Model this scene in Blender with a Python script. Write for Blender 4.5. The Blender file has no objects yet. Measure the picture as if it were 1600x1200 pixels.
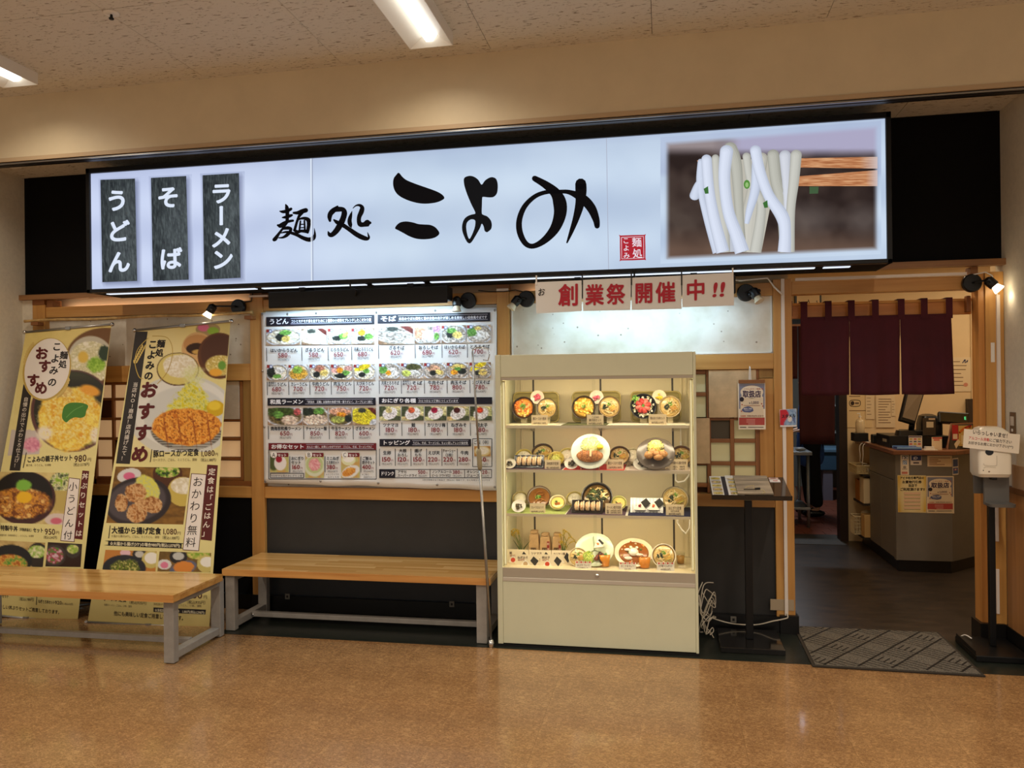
import bpy, math, random
import numpy as np
from mathutils import Vector, Matrix
from mathutils.geometry import tessellate_polygon, delaunay_2d_cdt

S = bpy.context.scene
COL = S.collection
PI = math.pi

# ------------------------------------------------------------------ camera
F = 1236.0
def _ray(px, py): return np.array([(px-800.0)/F, -(py-600.0)/F, -1.0])
_dY = _ray(1037, 600); _dY /= np.linalg.norm(_dY)
_v = -_ray(-5647, 675); _v = _v-_dY*(_v@_dY); _X = _v/np.linalg.norm(_v)
_Z = np.cross(_X, _dY)
RW = np.array([_X, _dY, _Z])
CAM = np.array([0.0, -5.2913, 1.6])
cd = bpy.data.cameras.new('camera'); cam = bpy.data.objects.new('camera', cd); COL.objects.link(cam)
cd.sensor_fit = 'HORIZONTAL'; cd.sensor_width = 36; cd.lens = 36*F/1600
cd.clip_start = 0.05; cd.clip_end = 100
cam.matrix_world = Matrix([[*RW[0], CAM[0]], [*RW[1], CAM[1]], [*RW[2], CAM[2]], [0, 0, 0, 1]])
S.camera = cam
S.view_settings.view_transform = 'Standard'
S.view_settings.look = 'None'
S.view_settings.gamma = 1
S.view_settings.use_curve_mapping = False
S.view_settings.exposure = 0.0
S.cycles.transparent_max_bounces = 40

def lin(c):
    c = np.asarray(c, float)/255.0
    return np.where(c <= 0.04045, c/12.92, ((c+0.055)/1.055)**2.4)
def L4(c): return (*[float(q) for q in lin(c)], 1.0)

# ------------------------------------------------------------------ world + lights
W = bpy.data.worlds.new('world'); S.world = W; W.use_nodes = True
W.node_tree.nodes['Background'].inputs[0].default_value = (1.0, 0.88, 0.74, 1)
W.node_tree.nodes['Background'].inputs[1].default_value = 0.48

def area(name, loc, size, power, color, rot=(0, 0, 0), spread=180):
    l = bpy.data.lights.new(name, 'AREA'); l.shape = 'RECTANGLE'; l.size, l.size_y = size
    l.energy = power; l.color = color; l.spread = math.radians(spread)
    o = bpy.data.objects.new(name, l); o.location = loc; o.rotation_euler = rot; COL.objects.link(o)
    return o
WARM = (1.0, 0.87, 0.72)
# the mall corridor's rows of ceiling fluorescents (two of them in frame)
TROFFERS = [(-1.29, -0.915), (-4.02, -0.915), (1.44, -2.45), (-1.29, -3.9), (-4.02, -3.9), (1.44, -5.0), (4.1, -3.0), (-1.29, -6.6), (-6.7, -2.4)]
for tx, ty in TROFFERS:
    area('corridor_light', (tx, ty-0.63, 3.567), (0.05, 1.16), 14 if ty > -1 else 43, WARM, spread=145)
# cool linear wall washers under the sign
area('washer_light', (-2.02, -0.2, 2.162), (1.2, 0.04), 15, (0.56, 0.80, 1.0), (math.radians(20), 0, 0))
area('washer_light', (-0.15, -0.2, 2.162), (1.1, 0.04), 7.5, (0.5, 0.76, 1.0), (math.radians(14), 0, 0))
# dining room and kitchen
area('dining_light', (1.7, 1.3, 2.75), (1.2, 0.6), 15, (1.0, 0.78, 0.52))
area('dining_light', (3.3, 2.2, 2.75), (1.2, 0.6), 17, (1.0, 0.78, 0.52))
area('kitchen_light', (1.5, 5.2, 2.7), (0.6, 0.2), 26.0, (0.85, 0.92, 1.0))
area('dining_light', (1.4, 0.75, 2.8), (0.8, 0.4), 9, (1.0, 0.78, 0.50))
# warm lights added behind the beam to brighten the recess, no known fixture
for x, w in ((-3.8, 1.5), (-0.2, 1.4)):
    area('recess_fill', (x, 0.118, 2.20), (w, 0.02), 1.6, (1.0, 0.80, 0.58), (math.radians(160), 0, 0))
# display case tubes: one under the header, one under each shelf
for z, p in ((1.635, 4.5), (1.325, 2.6), (1.05, 2.6), (0.78, 2.6)):
    area('case_light', (-0.41, -0.475, z), (1.08, 0.02), p*0.82, (1.0, 0.82, 0.56), (math.radians(30), 0, 0))

# ------------------------------------------------------------------ pixel helpers
def P(px, py, x=None, y=None, z=None):
    r = RW@_ray(px, py)
    if y is not None: t = (y-CAM[1])/r[1]
    elif z is not None: t = (z-CAM[2])/r[2]
    else: t = (x-CAM[0])/r[0]
    return CAM+t*r
def Parr(xy, Y):
    xy = np.asarray(xy, float)
    r = np.stack([(xy[:, 0]-800)/F, -(xy[:, 1]-600)/F, -np.ones(len(xy))], 1)@RW.T
    t = (Y-CAM[1])/r[:, 1]
    return CAM+r*t[:, None]

# ------------------------------------------------------------------ object helpers
WM = {}
def root(name, label, cat, loc=(0, 0, 0), group=None):
    o = bpy.data.objects.new(name, None); COL.objects.link(o); o.location = loc; o.empty_display_size = 0.05
    o['label'] = label; o['category'] = cat
    if group: o['group'] = group
    WM[o.name] = Vector(loc)
    return o
def tag(o, label, cat, group=None):
    o['label'] = label; o['category'] = cat
    if group: o['group'] = group
    return o

_ico = {}
def ico(level):
    if level not in _ico:
        import bmesh
        b = bmesh.new(); bmesh.ops.create_icosphere(b, subdivisions=level, radius=1)
        _ico[level] = (np.array([v.co[:] for v in b.verts]), [tuple(v.index for v in f.verts) for f in b.faces]); b.free()
    return _ico[level]

class MB:
    def __init__(s, M=None, col=(200, 200, 200)):
        s.v = []; s.f = []; s.c = []; s.M = M or Matrix(); s.col = col
    def add(s, vs, fs, col=None):
        k = len(s.v); M = s.M
        cc = L4(col if col is not None else s.col)
        for p in vs:
            s.v.append(tuple(M@Vector(p))); s.c.append(cc)
        for f in fs: s.f.append(tuple(i+k for i in f))
        return s
    def box(s, x0, y0, z0, x1, y1, z1, col=None):
        x0, x1 = sorted((x0, x1)); y0, y1 = sorted((y0, y1)); z0, z1 = sorted((z0, z1))
        vs = [(x0, y0, z0), (x1, y0, z0), (x1, y1, z0), (x0, y1, z0), (x0, y0, z1), (x1, y0, z1), (x1, y1, z1), (x0, y1, z1)]
        return s.add(vs, [(0, 3, 2, 1), (4, 5, 6, 7), (0, 1, 5, 4), (1, 2, 6, 5), (2, 3, 7, 6), (3, 0, 4, 7)], col)
    def prism(s, pts, d, col=None):   # planar loop (3d) extruded by vector d
        n = len(pts); d = Vector(d); vs = [tuple(p) for p in pts]+[tuple(Vector(p)+d) for p in pts]
        fs = [tuple(range(n-1, -1, -1)), tuple(range(n, 2*n))]+[(i, (i+1) % n, n+(i+1) % n, n+i) for i in range(n)]
        return s.add(vs, fs, col)
    def tube(s, pts, r, n=8, col=None, cap=True):
        pts = [Vector(p) for p in pts]; rs = r if isinstance(r, (list, tuple)) else [r]*len(pts)
        vs = []; fs = []; up = None
        for i, p in enumerate(pts):
            t = (pts[min(i+1, len(pts)-1)]-pts[max(i-1, 0)]).normalized()
            if up is None: up = t.orthogonal().normalized()
            up = (up-t*up.dot(t)).normalized(); w = t.cross(up)
            for k in range(n):
                a = 2*PI*k/n; vs.append(tuple(p+(up*math.cos(a)+w*math.sin(a))*rs[i]))
        for i in range(len(pts)-1):
            for k in range(n): fs.append((i*n+k, i*n+(k+1) % n, (i+1)*n+(k+1) % n, (i+1)*n+k))
        if cap: fs += [tuple(range(n-1, -1, -1)), tuple(range((len(pts)-1)*n, len(pts)*n))]
        return s.add(vs, fs, col)
    def lathe(s, prof, n=24, c=(0, 0, 0), col=None, sx=1, sy=1, cap=True):
        vs = []; fs = []; m = len(prof)
        for r, z in prof:
            for k in range(n):
                a = 2*PI*k/n; vs.append((c[0]+r*sx*math.cos(a), c[1]+r*sy*math.sin(a), c[2]+z))
        for i in range(m-1):
            for k in range(n): fs.append((i*n+k, i*n+(k+1) % n, (i+1)*n+(k+1) % n, (i+1)*n+k))
        if cap and prof[0][0] > 1e-5: fs.append(tuple(range(n-1, -1, -1)))
        if cap and prof[-1][0] > 1e-5: fs.append(tuple(range((m-1)*n, m*n)))
        return s.add(vs, fs, col)
    def blob(s, c, r, col=None, lvl=1, jit=0.0, rng=random):
        V, Fs = ico(lvl); r = r if isinstance(r, (tuple, list)) else (r, r, r)
        vs = [(c[0]+v[0]*r[0]*(1+rng.uniform(-jit, jit)), c[1]+v[1]*r[1]*(1+rng.uniform(-jit, jit)), c[2]+v[2]*r[2]*(1+rng.uniform(-jit, jit))) for v in V]
        return s.add(vs, Fs, col)
    def surf(s, fn, nu, nv, col=None, thick=None):
        vs = [tuple(fn(i/nu, j/nv)) for j in range(nv+1) for i in range(nu+1)]
        fs = [(j*(nu+1)+i, j*(nu+1)+i+1, (j+1)*(nu+1)+i+1, (j+1)*(nu+1)+i) for j in range(nv) for i in range(nu)]
        if thick is not None:
            d = Vector(thick); n = len(vs); vs += [tuple(Vector(p)+d) for p in vs]
            fs += [tuple(n+i for i in reversed(f)) for f in list(fs)]
            rim = [i for i in range(nu+1)]+[j*(nu+1)+nu for j in range(1, nv+1)]+[nv*(nu+1)+i for i in range(nu-1, -1, -1)]+[j*(nu+1) for j in range(nv-1, 0, -1)]
            fs += [(rim[(k+1) % len(rim)], rim[k], n+rim[k], n+rim[(k+1) % len(rim)]) for k in range(len(rim))]
        return s.add(vs, fs, col)
    def build(s, name, m, parent=None, bevel=0, smooth=False, label=None, kind=None, seg=2, auto=False):
        me = bpy.data.meshes.new(name)
        off = WM.get(parent.name, Vector((0, 0, 0))) if parent else Vector((0, 0, 0))
        v = np.array(s.v, float).reshape(-1, 3)
        org = Vector((0, 0, 0))
        if parent is None and len(v):
            org = Vector(((v[:, 0].min()+v[:, 0].max())/2, (v[:, 1].min()+v[:, 1].max())/2, v[:, 2].min()))
        sub = org if parent is None else off
        v = v-np.array(sub)
        me.from_pydata(v.tolist(), [], s.f)
        ca = me.color_attributes.new('Col', 'FLOAT_COLOR', 'POINT')
        ca.data.foreach_set('color', np.array(s.c, np.float32).ravel())
        if smooth: me.shade_smooth()
        me.materials.append(m); me.update()
        o = bpy.data.objects.new(name, me); COL.objects.link(o)
        if parent: o.parent = parent; WM[o.name] = off.copy()
        else: o.location = org; WM[o.name] = org.copy()
        if bevel:
            b = o.modifiers.new('bevel', 'BEVEL'); b.width = bevel; b.segments = seg; b.limit_method = 'ANGLE'; b.angle_limit = math.radians(40)
        if auto:
            me.shade_smooth()
            try: me.set_sharp_from_angle(angle=math.radians(35))
            except Exception: pass
        if label: o['label'] = label
        if kind: o['kind'] = kind
        return o

# ------------------------------------------------------------------ materials
def newmat(name):
    m = bpy.data.materials.new(name); m.use_nodes = True; nt = m.node_tree
    return m, nt, nt.nodes['Principled BSDF']
def mat(name, col, rough=0.5, metal=0.0, noise=0.0, nscale=8, stretch=(1, 1, 1), bump=0.0, bscale=None, spec=0.5, coat=0, trans=0, alpha=1, ior=1.45, col2=None, emis=None, estr=0):
    m, nt, b = newmat(name)
    b.inputs['Base Color'].default_value = L4(col); b.inputs['Roughness'].default_value = rough
    b.inputs['Metallic'].default_value = metal; b.inputs['Specular IOR Level'].default_value = spec
    b.inputs['Coat Weight'].default_value = coat; b.inputs['Transmission Weight'].default_value = trans; b.inputs['IOR'].default_value = ior
    if emis: b.inputs['Emission Color'].default_value = L4(emis); b.inputs['Emission Strength'].default_value = estr
    if noise or bump or col2:
        tc = nt.nodes.new('ShaderNodeTexCoord'); mp = nt.nodes.new('ShaderNodeMapping'); mp.inputs['Scale'].default_value = stretch
        nt.links.new(tc.outputs['Object'], mp.inputs[0])
        n = nt.nodes.new('ShaderNodeTexNoise'); n.inputs['Scale'].default_value = nscale; n.inputs['Detail'].default_value = 6; n.inputs['Roughness'].default_value = 0.65
        nt.links.new(mp.outputs[0], n.inputs['Vector'])
        if noise or col2:
            cr = nt.nodes.new('ShaderNodeValToRGB')
            c1 = np.array(col, float); c2 = np.array(col2, float) if col2 else c1*(1-noise)
            cr.color_ramp.elements[0].position = 0.36; cr.color_ramp.elements[1].position = 0.64
            cr.color_ramp.elements[0].color = L4(c2); cr.color_ramp.elements[1].color = L4(np.minimum(c1*(1+noise*0.3), 255))
            nt.links.new(n.outputs[0], cr.inputs[0]); nt.links.new(cr.outputs[0], b.inputs['Base Color'])
        if bump:
            bp = nt.nodes.new('ShaderNodeBump'); bp.inputs['Strength'].default_value = bump; bp.inputs['Distance'].default_value = 0.004
            if bscale:
                n2 = nt.nodes.new('ShaderNodeTexNoise'); n2.inputs['Scale'].default_value = bscale; n2.inputs['Detail'].default_value = 4
                nt.links.new(mp.outputs[0], n2.inputs['Vector']); nt.links.new(n2.outputs[0], bp.inputs['Height'])
            else: nt.links.new(n.outputs[0], bp.inputs['Height'])
            nt.links.new(bp.outputs[0], b.inputs['Normal'])
    return m
def vmat(name, rough=0.5, spec=0.5, coat=0, emit=0.0, bump=0, bscale=60):
    m, nt, b = newmat(name)
    a = nt.nodes.new('ShaderNodeVertexColor'); a.layer_name = 'Col'
    b.inputs['Roughness'].default_value = rough; b.inputs['Specular IOR Level'].default_value = spec; b.inputs['Coat Weight'].default_value = coat
    if emit:
        b.inputs['Base Color'].default_value = (0.004, 0.004, 0.004, 1)
        nt.links.new(a.outputs[0], b.inputs['Emission Color']); b.inputs['Emission Strength'].default_value = emit
    else: nt.links.new(a.outputs[0], b.inputs['Base Color'])
    if bump:
        tc = nt.nodes.new('ShaderNodeTexCoord'); n = nt.nodes.new('ShaderNodeTexNoise'); n.inputs['Scale'].default_value = bscale
        bp = nt.nodes.new('ShaderNodeBump'); bp.inputs['Strength'].default_value = bump; bp.inputs['Distance'].default_value = 0.003
        nt.links.new(tc.outputs['Object'], n.inputs['Vector']); nt.links.new(n.outputs[0], bp.inputs['Height']); nt.links.new(bp.outputs[0], b.inputs['Normal'])
    return m
V_MATTE = vmat('painted_matte', 0.7, 0.3)
V_PRINT = vmat('printed_sheet', 0.45, 0.35)
V_GLOSS = vmat('glazed', 0.18, 0.5)
V_FOOD = vmat('wax_food', 0.35, 0.5, bump=0.3, bscale=150)
V_CLOTH = vmat('cloth', 0.9, 0.1)
V_LIT = vmat('backlit_film', 0.4, 0.0, emit=1.0)

def wood(name, c1, c2, axis='Z', scale=1.0, rough=0.42, coat=0.0):
    m, nt, b = newmat(name)
    tc = nt.nodes.new('ShaderNodeTexCoord'); mp = nt.nodes.new('ShaderNodeMapping')
    st = {'X': (0.35, 6, 6), 'Y': (6, 0.35, 6), 'Z': (6, 6, 0.35)}[axis]
    mp.inputs['Scale'].default_value = tuple(q*scale for q in st)
    geo = nt.nodes.new('ShaderNodeObjectInfo')
    ad = nt.nodes.new('ShaderNodeVectorMath'); ad.operation = 'ADD'
    mu = nt.nodes.new('ShaderNodeMath'); mu.operation = 'MULTIPLY'; mu.inputs[1].default_value = 7
    nt.links.new(geo.outputs['Random'], mu.inputs[0]); nt.links.new(tc.outputs['Object'], ad.inputs[0]); nt.links.new(mu.outputs[0], ad.inputs[1])
    nt.links.new(ad.outputs[0], mp.inputs[0])
    n = nt.nodes.new('ShaderNodeTexNoise'); n.inputs['Scale'].default_value = 3; n.inputs['Detail'].default_value = 7; n.inputs['Distortion'].default_value = 0.7
    nt.links.new(mp.outputs[0], n.inputs['Vector'])
    cr = nt.nodes.new('ShaderNodeValToRGB'); cr.color_ramp.elements[0].position = 0.35; cr.color_ramp.elements[1].position = 0.66
    cr.color_ramp.elements[0].color = L4(c2); cr.color_ramp.elements[1].color = L4(c1)
    nt.links.new(n.outputs[0], cr.inputs[0]); nt.links.new(cr.outputs[0], b.inputs['Base Color'])
    b.inputs['Roughness'].default_value = rough; b.inputs['Coat Weight'].default_value = coat; b.inputs['Coat Roughness'].default_value = 0.15
    bp = nt.nodes.new('ShaderNodeBump'); bp.inputs['Strength'].default_value = 0.08; bp.inputs['Distance'].default_value = 0.002
    nt.links.new(n.outputs[0], bp.inputs['Height']); nt.links.new(bp.outputs[0], b.inputs['Normal'])
    return m
WOODZ = wood('honey_wood_upright', (200, 150, 82), (180, 128, 64), 'Z')
WOODX = wood('honey_wood_level', (200, 150, 82), (180, 128, 64), 'X')
WOODD = wood('brown_wood_bar', (150, 98, 52), (128, 78, 38), 'Z')
WOODDX = wood('brown_wood_bar_level', (150, 98, 52), (128, 78, 38), 'X')
BENCHW = wood('bench_laminate', (204, 156, 90), (178, 128, 66), 'X', 1.4, rough=0.28, coat=0.35)
BLACKPAN = mat('black_panel', (12, 12, 13), 0.8, spec=0.15, bump=0.05, nscale=40)
CHARPAN = mat('charcoal_panel', (44, 43, 42), 0.5, noise=0.08, nscale=5)
BASEB = mat('black_baseboard', (16, 15, 15), 0.35)
BLACKM = mat('black_metal', (18, 18, 19), 0.38, metal=0.3)
BLACKP = mat('black_plastic', (20, 20, 20), 0.35)
CHROME = mat('chrome', (200, 200, 200), 0.18, metal=1.0)
STEEL = mat('brushed_steel', (160, 158, 154), 0.35, metal=1.0, bump=0.04, nscale=60)
GREYPAINT = mat('grey_painted_steel', (150, 145, 138), 0.45, noise=0.06, nscale=12)
WHITEP = mat('white_plastic', (232, 228, 220), 0.4)
CREAMP = mat('cream_plastic', (236, 226, 205), 0.3, coat=0.3)
WALLP = mat('textured_wallpaper', (220, 212, 192), 0.85, noise=0.03, nscale=30, bump=0.25, bscale=90)
FASCIA = mat('beige_fascia_paint', (218, 202, 168), 0.55, noise=0.02, nscale=4)
SALMON = mat('pale_recess_wall', (226, 196, 160), 0.8)
GREYCAB = mat('greige_laminate', (112, 107, 100), 0.45, noise=0.03, nscale=6)
# thin clear glass
gm, nt, bb = newmat('clear_door_glass'); 
for nd_ in list(nt.nodes):
    if nd_.type != 'OUTPUT_MATERIAL': nt.nodes.remove(nd_)
tr = nt.nodes.new('ShaderNodeBsdfTransparent'); gs = nt.nodes.new('ShaderNodeBsdfGlossy'); gs.inputs['Roughness'].default_value = 0.03; tr.inputs[0].default_value = (0.97, 0.975, 0.96, 1)
fz = nt.nodes.new('ShaderNodeFresnel'); fz.inputs[0].default_value = 1.35; ms = nt.nodes.new('ShaderNodeMixShader')
mn_ = nt.nodes.new('ShaderNodeMath'); mn_.operation = 'MINIMUM'; mn_.inputs[1].default_value = 0.10; nt.links.new(fz.outputs[0], mn_.inputs[0]); nt.links.new(mn_.outputs[0], ms.inputs[0]); nt.links.new(tr.outputs[0], ms.inputs[1]); nt.links.new(gs.outputs[0], ms.inputs[2]); nt.links.new(ms.outputs[0], nt.nodes['Material Output'].inputs[0])

# ------------------------------------------------------------------ special surface materials
def floor_mat():
    m, nt, b = newmat('cork_pattern_vinyl')
    tc = nt.nodes.new('ShaderNodeTexCoord'); mp = nt.nodes.new('ShaderNodeMapping'); mp.inputs['Scale'].default_value = (1, 1.6, 1)
    nt.links.new(tc.outputs['Object'], mp.inputs[0])
    n1 = nt.nodes.new('ShaderNodeTexNoise'); n1.inputs['Scale'].default_value = 40; n1.inputs['Detail'].default_value = 5; n1.inputs['Roughness'].default_value = 0.7; n1.inputs['Distortion'].default_value = 1.0
    n2 = nt.nodes.new('ShaderNodeTexNoise'); n2.inputs['Scale'].default_value = 2.2; n2.inputs['Detail'].default_value = 3
    oi = nt.nodes.new('ShaderNodeObjectInfo')
    cr = nt.nodes.new('ShaderNodeValToRGB')
    es = cr.color_ramp.elements; es[0].position = 0.30; es[1].position = 0.72
    es[0].color = L4((138, 98, 58)); es[1].color = L4((190, 150, 102))
    for p, c in ((0.42, (176, 138, 94)), (0.48, (118, 84, 50)), (0.54, (160, 122, 80))): e = es.new(p); e.color = L4(c)
    mx = nt.nodes.new('ShaderNodeMix'); mx.data_type = 'RGBA'; mx.blend_type = 'MULTIPLY'; mx.inputs[0].default_value = 0.45
    c2 = nt.nodes.new('ShaderNodeValToRGB'); c2.color_ramp.elements[0].color = (0.68, 0.60, 0.54, 1); c2.color_ramp.elements[1].color = (1, 1, 1, 1); c2.color_ramp.elements[0].position = 0.35; c2.color_ramp.elements[1].position = 0.6
    nt.links.new(mp.outputs[0], n1.inputs['Vector']); nt.links.new(mp.outputs[0], n2.inputs['Vector'])
    nt.links.new(n1.outputs[0], cr.inputs[0]); nt.links.new(n2.outputs[0], c2.inputs[0])
    nt.links.new(cr.outputs[0], mx.inputs[6]); nt.links.new(c2.outputs[0], mx.inputs[7])
    nt.links.new(mx.outputs[2], b.inputs['Base Color'])
    b.inputs['Roughness'].default_value = 0.26; b.inputs['Specular IOR Level'].default_value = 0.5
    b.inputs['Coat Weight'].default_value = 0.45; b.inputs['Coat Roughness'].default_value = 0.08
    bp = nt.nodes.new('ShaderNodeBump'); bp.inputs['Strength'].default_value = 0.06; bp.inputs['Distance'].default_value = 0.002
    nt.links.new(n1.outputs[0], bp.inputs['Height']); nt.links.new(bp.outputs[0], b.inputs['Normal'])
    return m
FLOORM = floor_mat()
def ceil_mat():
    m, nt, b = newmat('fissured_ceiling_board')
    tc = nt.nodes.new('ShaderNodeTexCoord'); mp = nt.nodes.new('ShaderNodeMapping'); mp.inputs['Scale'].default_value = (0.32, 1, 1)
    nt.links.new(tc.outputs['Object'], mp.inputs[0])
    n = nt.nodes.new('ShaderNodeTexNoise'); n.inputs['Scale'].default_value = 70; n.inputs['Detail'].default_value = 3; n.inputs['Roughness'].default_value = 0.6; n.inputs['Distortion'].default_value = 0.8
    nt.links.new(mp.outputs[0], n.inputs['Vector'])
    cr = nt.nodes.new('ShaderNodeValToRGB'); cr.color_ramp.elements[0].position = 0.33; cr.color_ramp.elements[1].position = 0.42
    cr.color_ramp.elements[0].color = L4((140, 128, 108)); cr.color_ramp.elements[1].color = L4((216, 211, 198))
    nt.links.new(n.outputs[0], cr.inputs[0]); nt.links.new(cr.outputs[0], b.inputs['Base Color']); b.inputs['Roughness'].default_value = 0.9
    bp = nt.nodes.new('ShaderNodeBump'); bp.inputs['Strength'].default_value = 0.4; bp.inputs['Distance'].default_value = 0.003
    nt.links.new(cr.outputs[0], bp.inputs['Height']); nt.links.new(bp.outputs[0], b.inputs['Normal'])
    return m
CEILM = ceil_mat()
def washi_mat():
    m, nt, b = newmat('washi_paper')
    tc = nt.nodes.new('ShaderNodeTexCoord')
    n = nt.nodes.new('ShaderNodeTexNoise'); n.inputs['Scale'].default_value = 5; n.inputs['Detail'].default_value = 8
    v = nt.nodes.new('ShaderNodeTexVoronoi'); v.inputs['Scale'].default_value = 14; v.inputs['Randomness'].default_value = 1
    nt.links.new(tc.outputs['Object'], n.inputs['Vector']); nt.links.new(tc.outputs['Object'], v.inputs['Vector'])
    cr = nt.nodes.new('ShaderNodeValToRGB'); cr.color_ramp.elements[0].color = L4((206, 194, 172)); cr.color_ramp.elements[1].color = L4((228, 221, 206)); cr.color_ramp.elements[0].position = 0.35; cr.color_ramp.elements[1].position = 0.62
    c2 = nt.nodes.new('ShaderNodeValToRGB'); c2.color_ramp.elements[0].color = (0.25, 0.18, 0.1, 1); c2.color_ramp.elements[1].color = (1, 1, 1, 1); c2.color_ramp.elements[0].position = 0.07; c2.color_ramp.elements[1].position = 0.10
    mx = nt.nodes.new('ShaderNodeMix'); mx.data_type = 'RGBA'; mx.blend_type = 'MULTIPLY'; mx.inputs[0].default_value = 0.8
    nt.links.new(n.outputs[0], cr.inputs[0]); nt.links.new(v.outputs['Distance'], c2.inputs[0])
    nt.links.new(cr.outputs[0], mx.inputs[6]); nt.links.new(c2.outputs[0], mx.inputs[7]); nt.links.new(mx.outputs[2], b.inputs['Base Color'])
    b.inputs['Roughness'].default_value = 0.6
    bp = nt.nodes.new('ShaderNodeBump'); bp.inputs['Strength'].default_value = 0.5; bp.inputs['Distance'].default_value = 0.01
    nt.links.new(n.outputs[0], bp.inputs['Height']); nt.links.new(bp.outputs[0], b.inputs['Normal'])
    return m
WASHI = washi_mat()
MARBLE = mat('dark_green_marble', (16, 22, 17), 0.3, noise=0.5, nscale=30, col2=(34, 38, 33))
DARKVIN = mat('dark_stone_vinyl', (54, 45, 38), 0.34, noise=0.3, nscale=5, stretch=(1, 2.5, 1), bump=0.05)
REDTILE = mat('terracotta_quarry_tile', (124, 66, 46), 0.5, noise=0.15, nscale=10)

def struct(name, mb, m, parent=None, **k):
    o = mb.build(name, m, parent, **k)
    if parent is None: o['kind'] = 'structure'
    return o

# ------------------------------------------------------------------ floor
XL, XR = -4.86, 2.04       # return walls either side of the shop front
fb = MB(); fb.box(-9, -10, -0.06, 7, -0.57, -0.003); fb.box(-9, -0.57, -0.06, -2.88, 0.05, -0.003)
floor = struct('floor', fb, mat('floor_joint', (140, 100, 60), 0.6))
tile_me = {}
def share(name, key, maker, m, parent, loc, cache=tile_me, **k):
    """copy of a small piece that shares its mesh with its alike pieces"""
    if key not in cache:
        o = maker().build(name, m, None, **k); cache[key] = o
    else:
        o = cache[key].copy(); COL.objects.link(o)
    o.name = name; o.parent = parent; o.location = Vector(loc)-WM[parent.name]; WM[o.name] = Vector(loc)
    return o
T = 0.46; x0 = -0.585-12*T
def tilemb(w, d, t):
    return lambda: MB().box(-w/2, -d/2, 0, w/2, d/2, t)
ys = [-0.57-0.395]+[-0.57-0.395-T*k for k in range(1, 5)]
for i in range(22):
    cx = x0+T*(i+0.5)
    share('tile', 'f0', tilemb(T-0.0006, 0.393, 0.003), FLOORM, floor, (cx, -0.57-0.1975, -0.003))
    for k in range(4):
        share('tile', 'f1', tilemb(T-0.0006, T-0.0006, 0.003), FLOORM, floor, (cx, ys[k]-T/2, -0.003))
    if cx < -2.88-T/2: share('tile', 'f1', None, FLOORM, floor, (cx, -0.57+T/2, -0.003))
yb = ys[4]
MB().box(-9, -10, -0.003, 7, yb-0.001, 0).build('outer_floor', FLOORM, floor)
struct('trim_1', MB().box(-2.88, -0.57, -0.03, XR, 0.0, 0.002), MARBLE)      # dark marble sill along the shop front
o = struct('floor_dining', MB().box(-0.2, 0.0, -0.05, 4.6, 3.17, 0.0), DARKVIN)
struct('trim_2', MB().box(0.9, 2.93, -0.04, 1.75, 3.47, 0.004), mat('grey_threshold_strip', (58, 56, 52), 0.6, noise=0.2))
kf = struct('floor_kitchen', MB().box(0.4, 3.47, -0.05, 4.2, 7.6, -0.003), mat('tile_grout', (60, 42, 34), 0.8))
for i in range(16):
    for j in range(21):
        if i > 11: continue
        share('quarry_tile', 'k', tilemb(0.196, 0.196, 0.006), REDTILE, kf, (0.55+0.2*i+(0.1 if j % 2 else 0), 3.57+0.2*j, -0.003))
    
# ------------------------------------------------------------------ ceiling
ZC = 3.625
ceil = struct('ceiling', MB().box(-9, -10, ZC+0.012, 7, -0.6, ZC+0.06), mat('ceiling_backing', (70, 58, 42), 0.9))
PX = 0.955
for i in range(8):
    cx = -0.043+PX*(i-4.5)
    share('ceiling_board', 'c0', tilemb(PX-0.003, 0.917, 0.012), CEILM, ceil, (cx, -0.648-0.4585, ZC))
    share('ceiling_board', 'c1', tilemb(PX-0.003, 1.9, 0.012), CEILM, ceil, (cx, -1.568-0.951, ZC))
MB().box(-9, -0.645, ZC, 7, -0.6, ZC+0.012).build('edge_board', CEILM, ceil)
for (a, b, c, d) in ((-9, -10, 7, -3.474), (-9, -3.47, -0.043-PX*5, -0.648), (-0.043+PX*3, -3.47, 7, -0.648)):
    MB().box(a, b, ZC, c, d, ZC+0.012).build('outer_board', CEILM, ceil)
rs = struct('ceiling_recess', MB().box(XL, -0.58, 3.262, XR, 0.3, 3.30), mat('recess_joint', (60, 50, 38), 0.9))
for i in range(8):
    a = XL+0.9*i; b = min(a+0.897, XR)
    if b > a: MB().box(a, -0.575, 3.25, b, 0.02, 3.262).build('ceiling_board', CEILM, rs)

# ------------------------------------------------------------------ fascia above the shop front
fa = struct('wall_fascia', MB().box(-9, -0.6, 3.205, 7, -0.5, ZC+0.06), FASCIA)
MB().box(-9, -0.606, 3.178, 7, -0.5, 3.2045).build('fascia_lip', mat('beige_trim', (190, 165, 130), 0.5), fa)
MB().box(-9, -0.592, 3.1705, 7, -0.5, 3.1775).build('shutter_slot', BLACKM, fa)
MB().box(-9, -0.598, 3.162, 7, -0.585, 3.171).build('shutter_rail', STEEL, fa)
MB().box(-9, -0.56, 3.164, 7, -0.54, 3.18).build('shutter_rail', mat('dark_rail', (70, 66, 64), 0.4, metal=0.6), fa)

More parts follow.
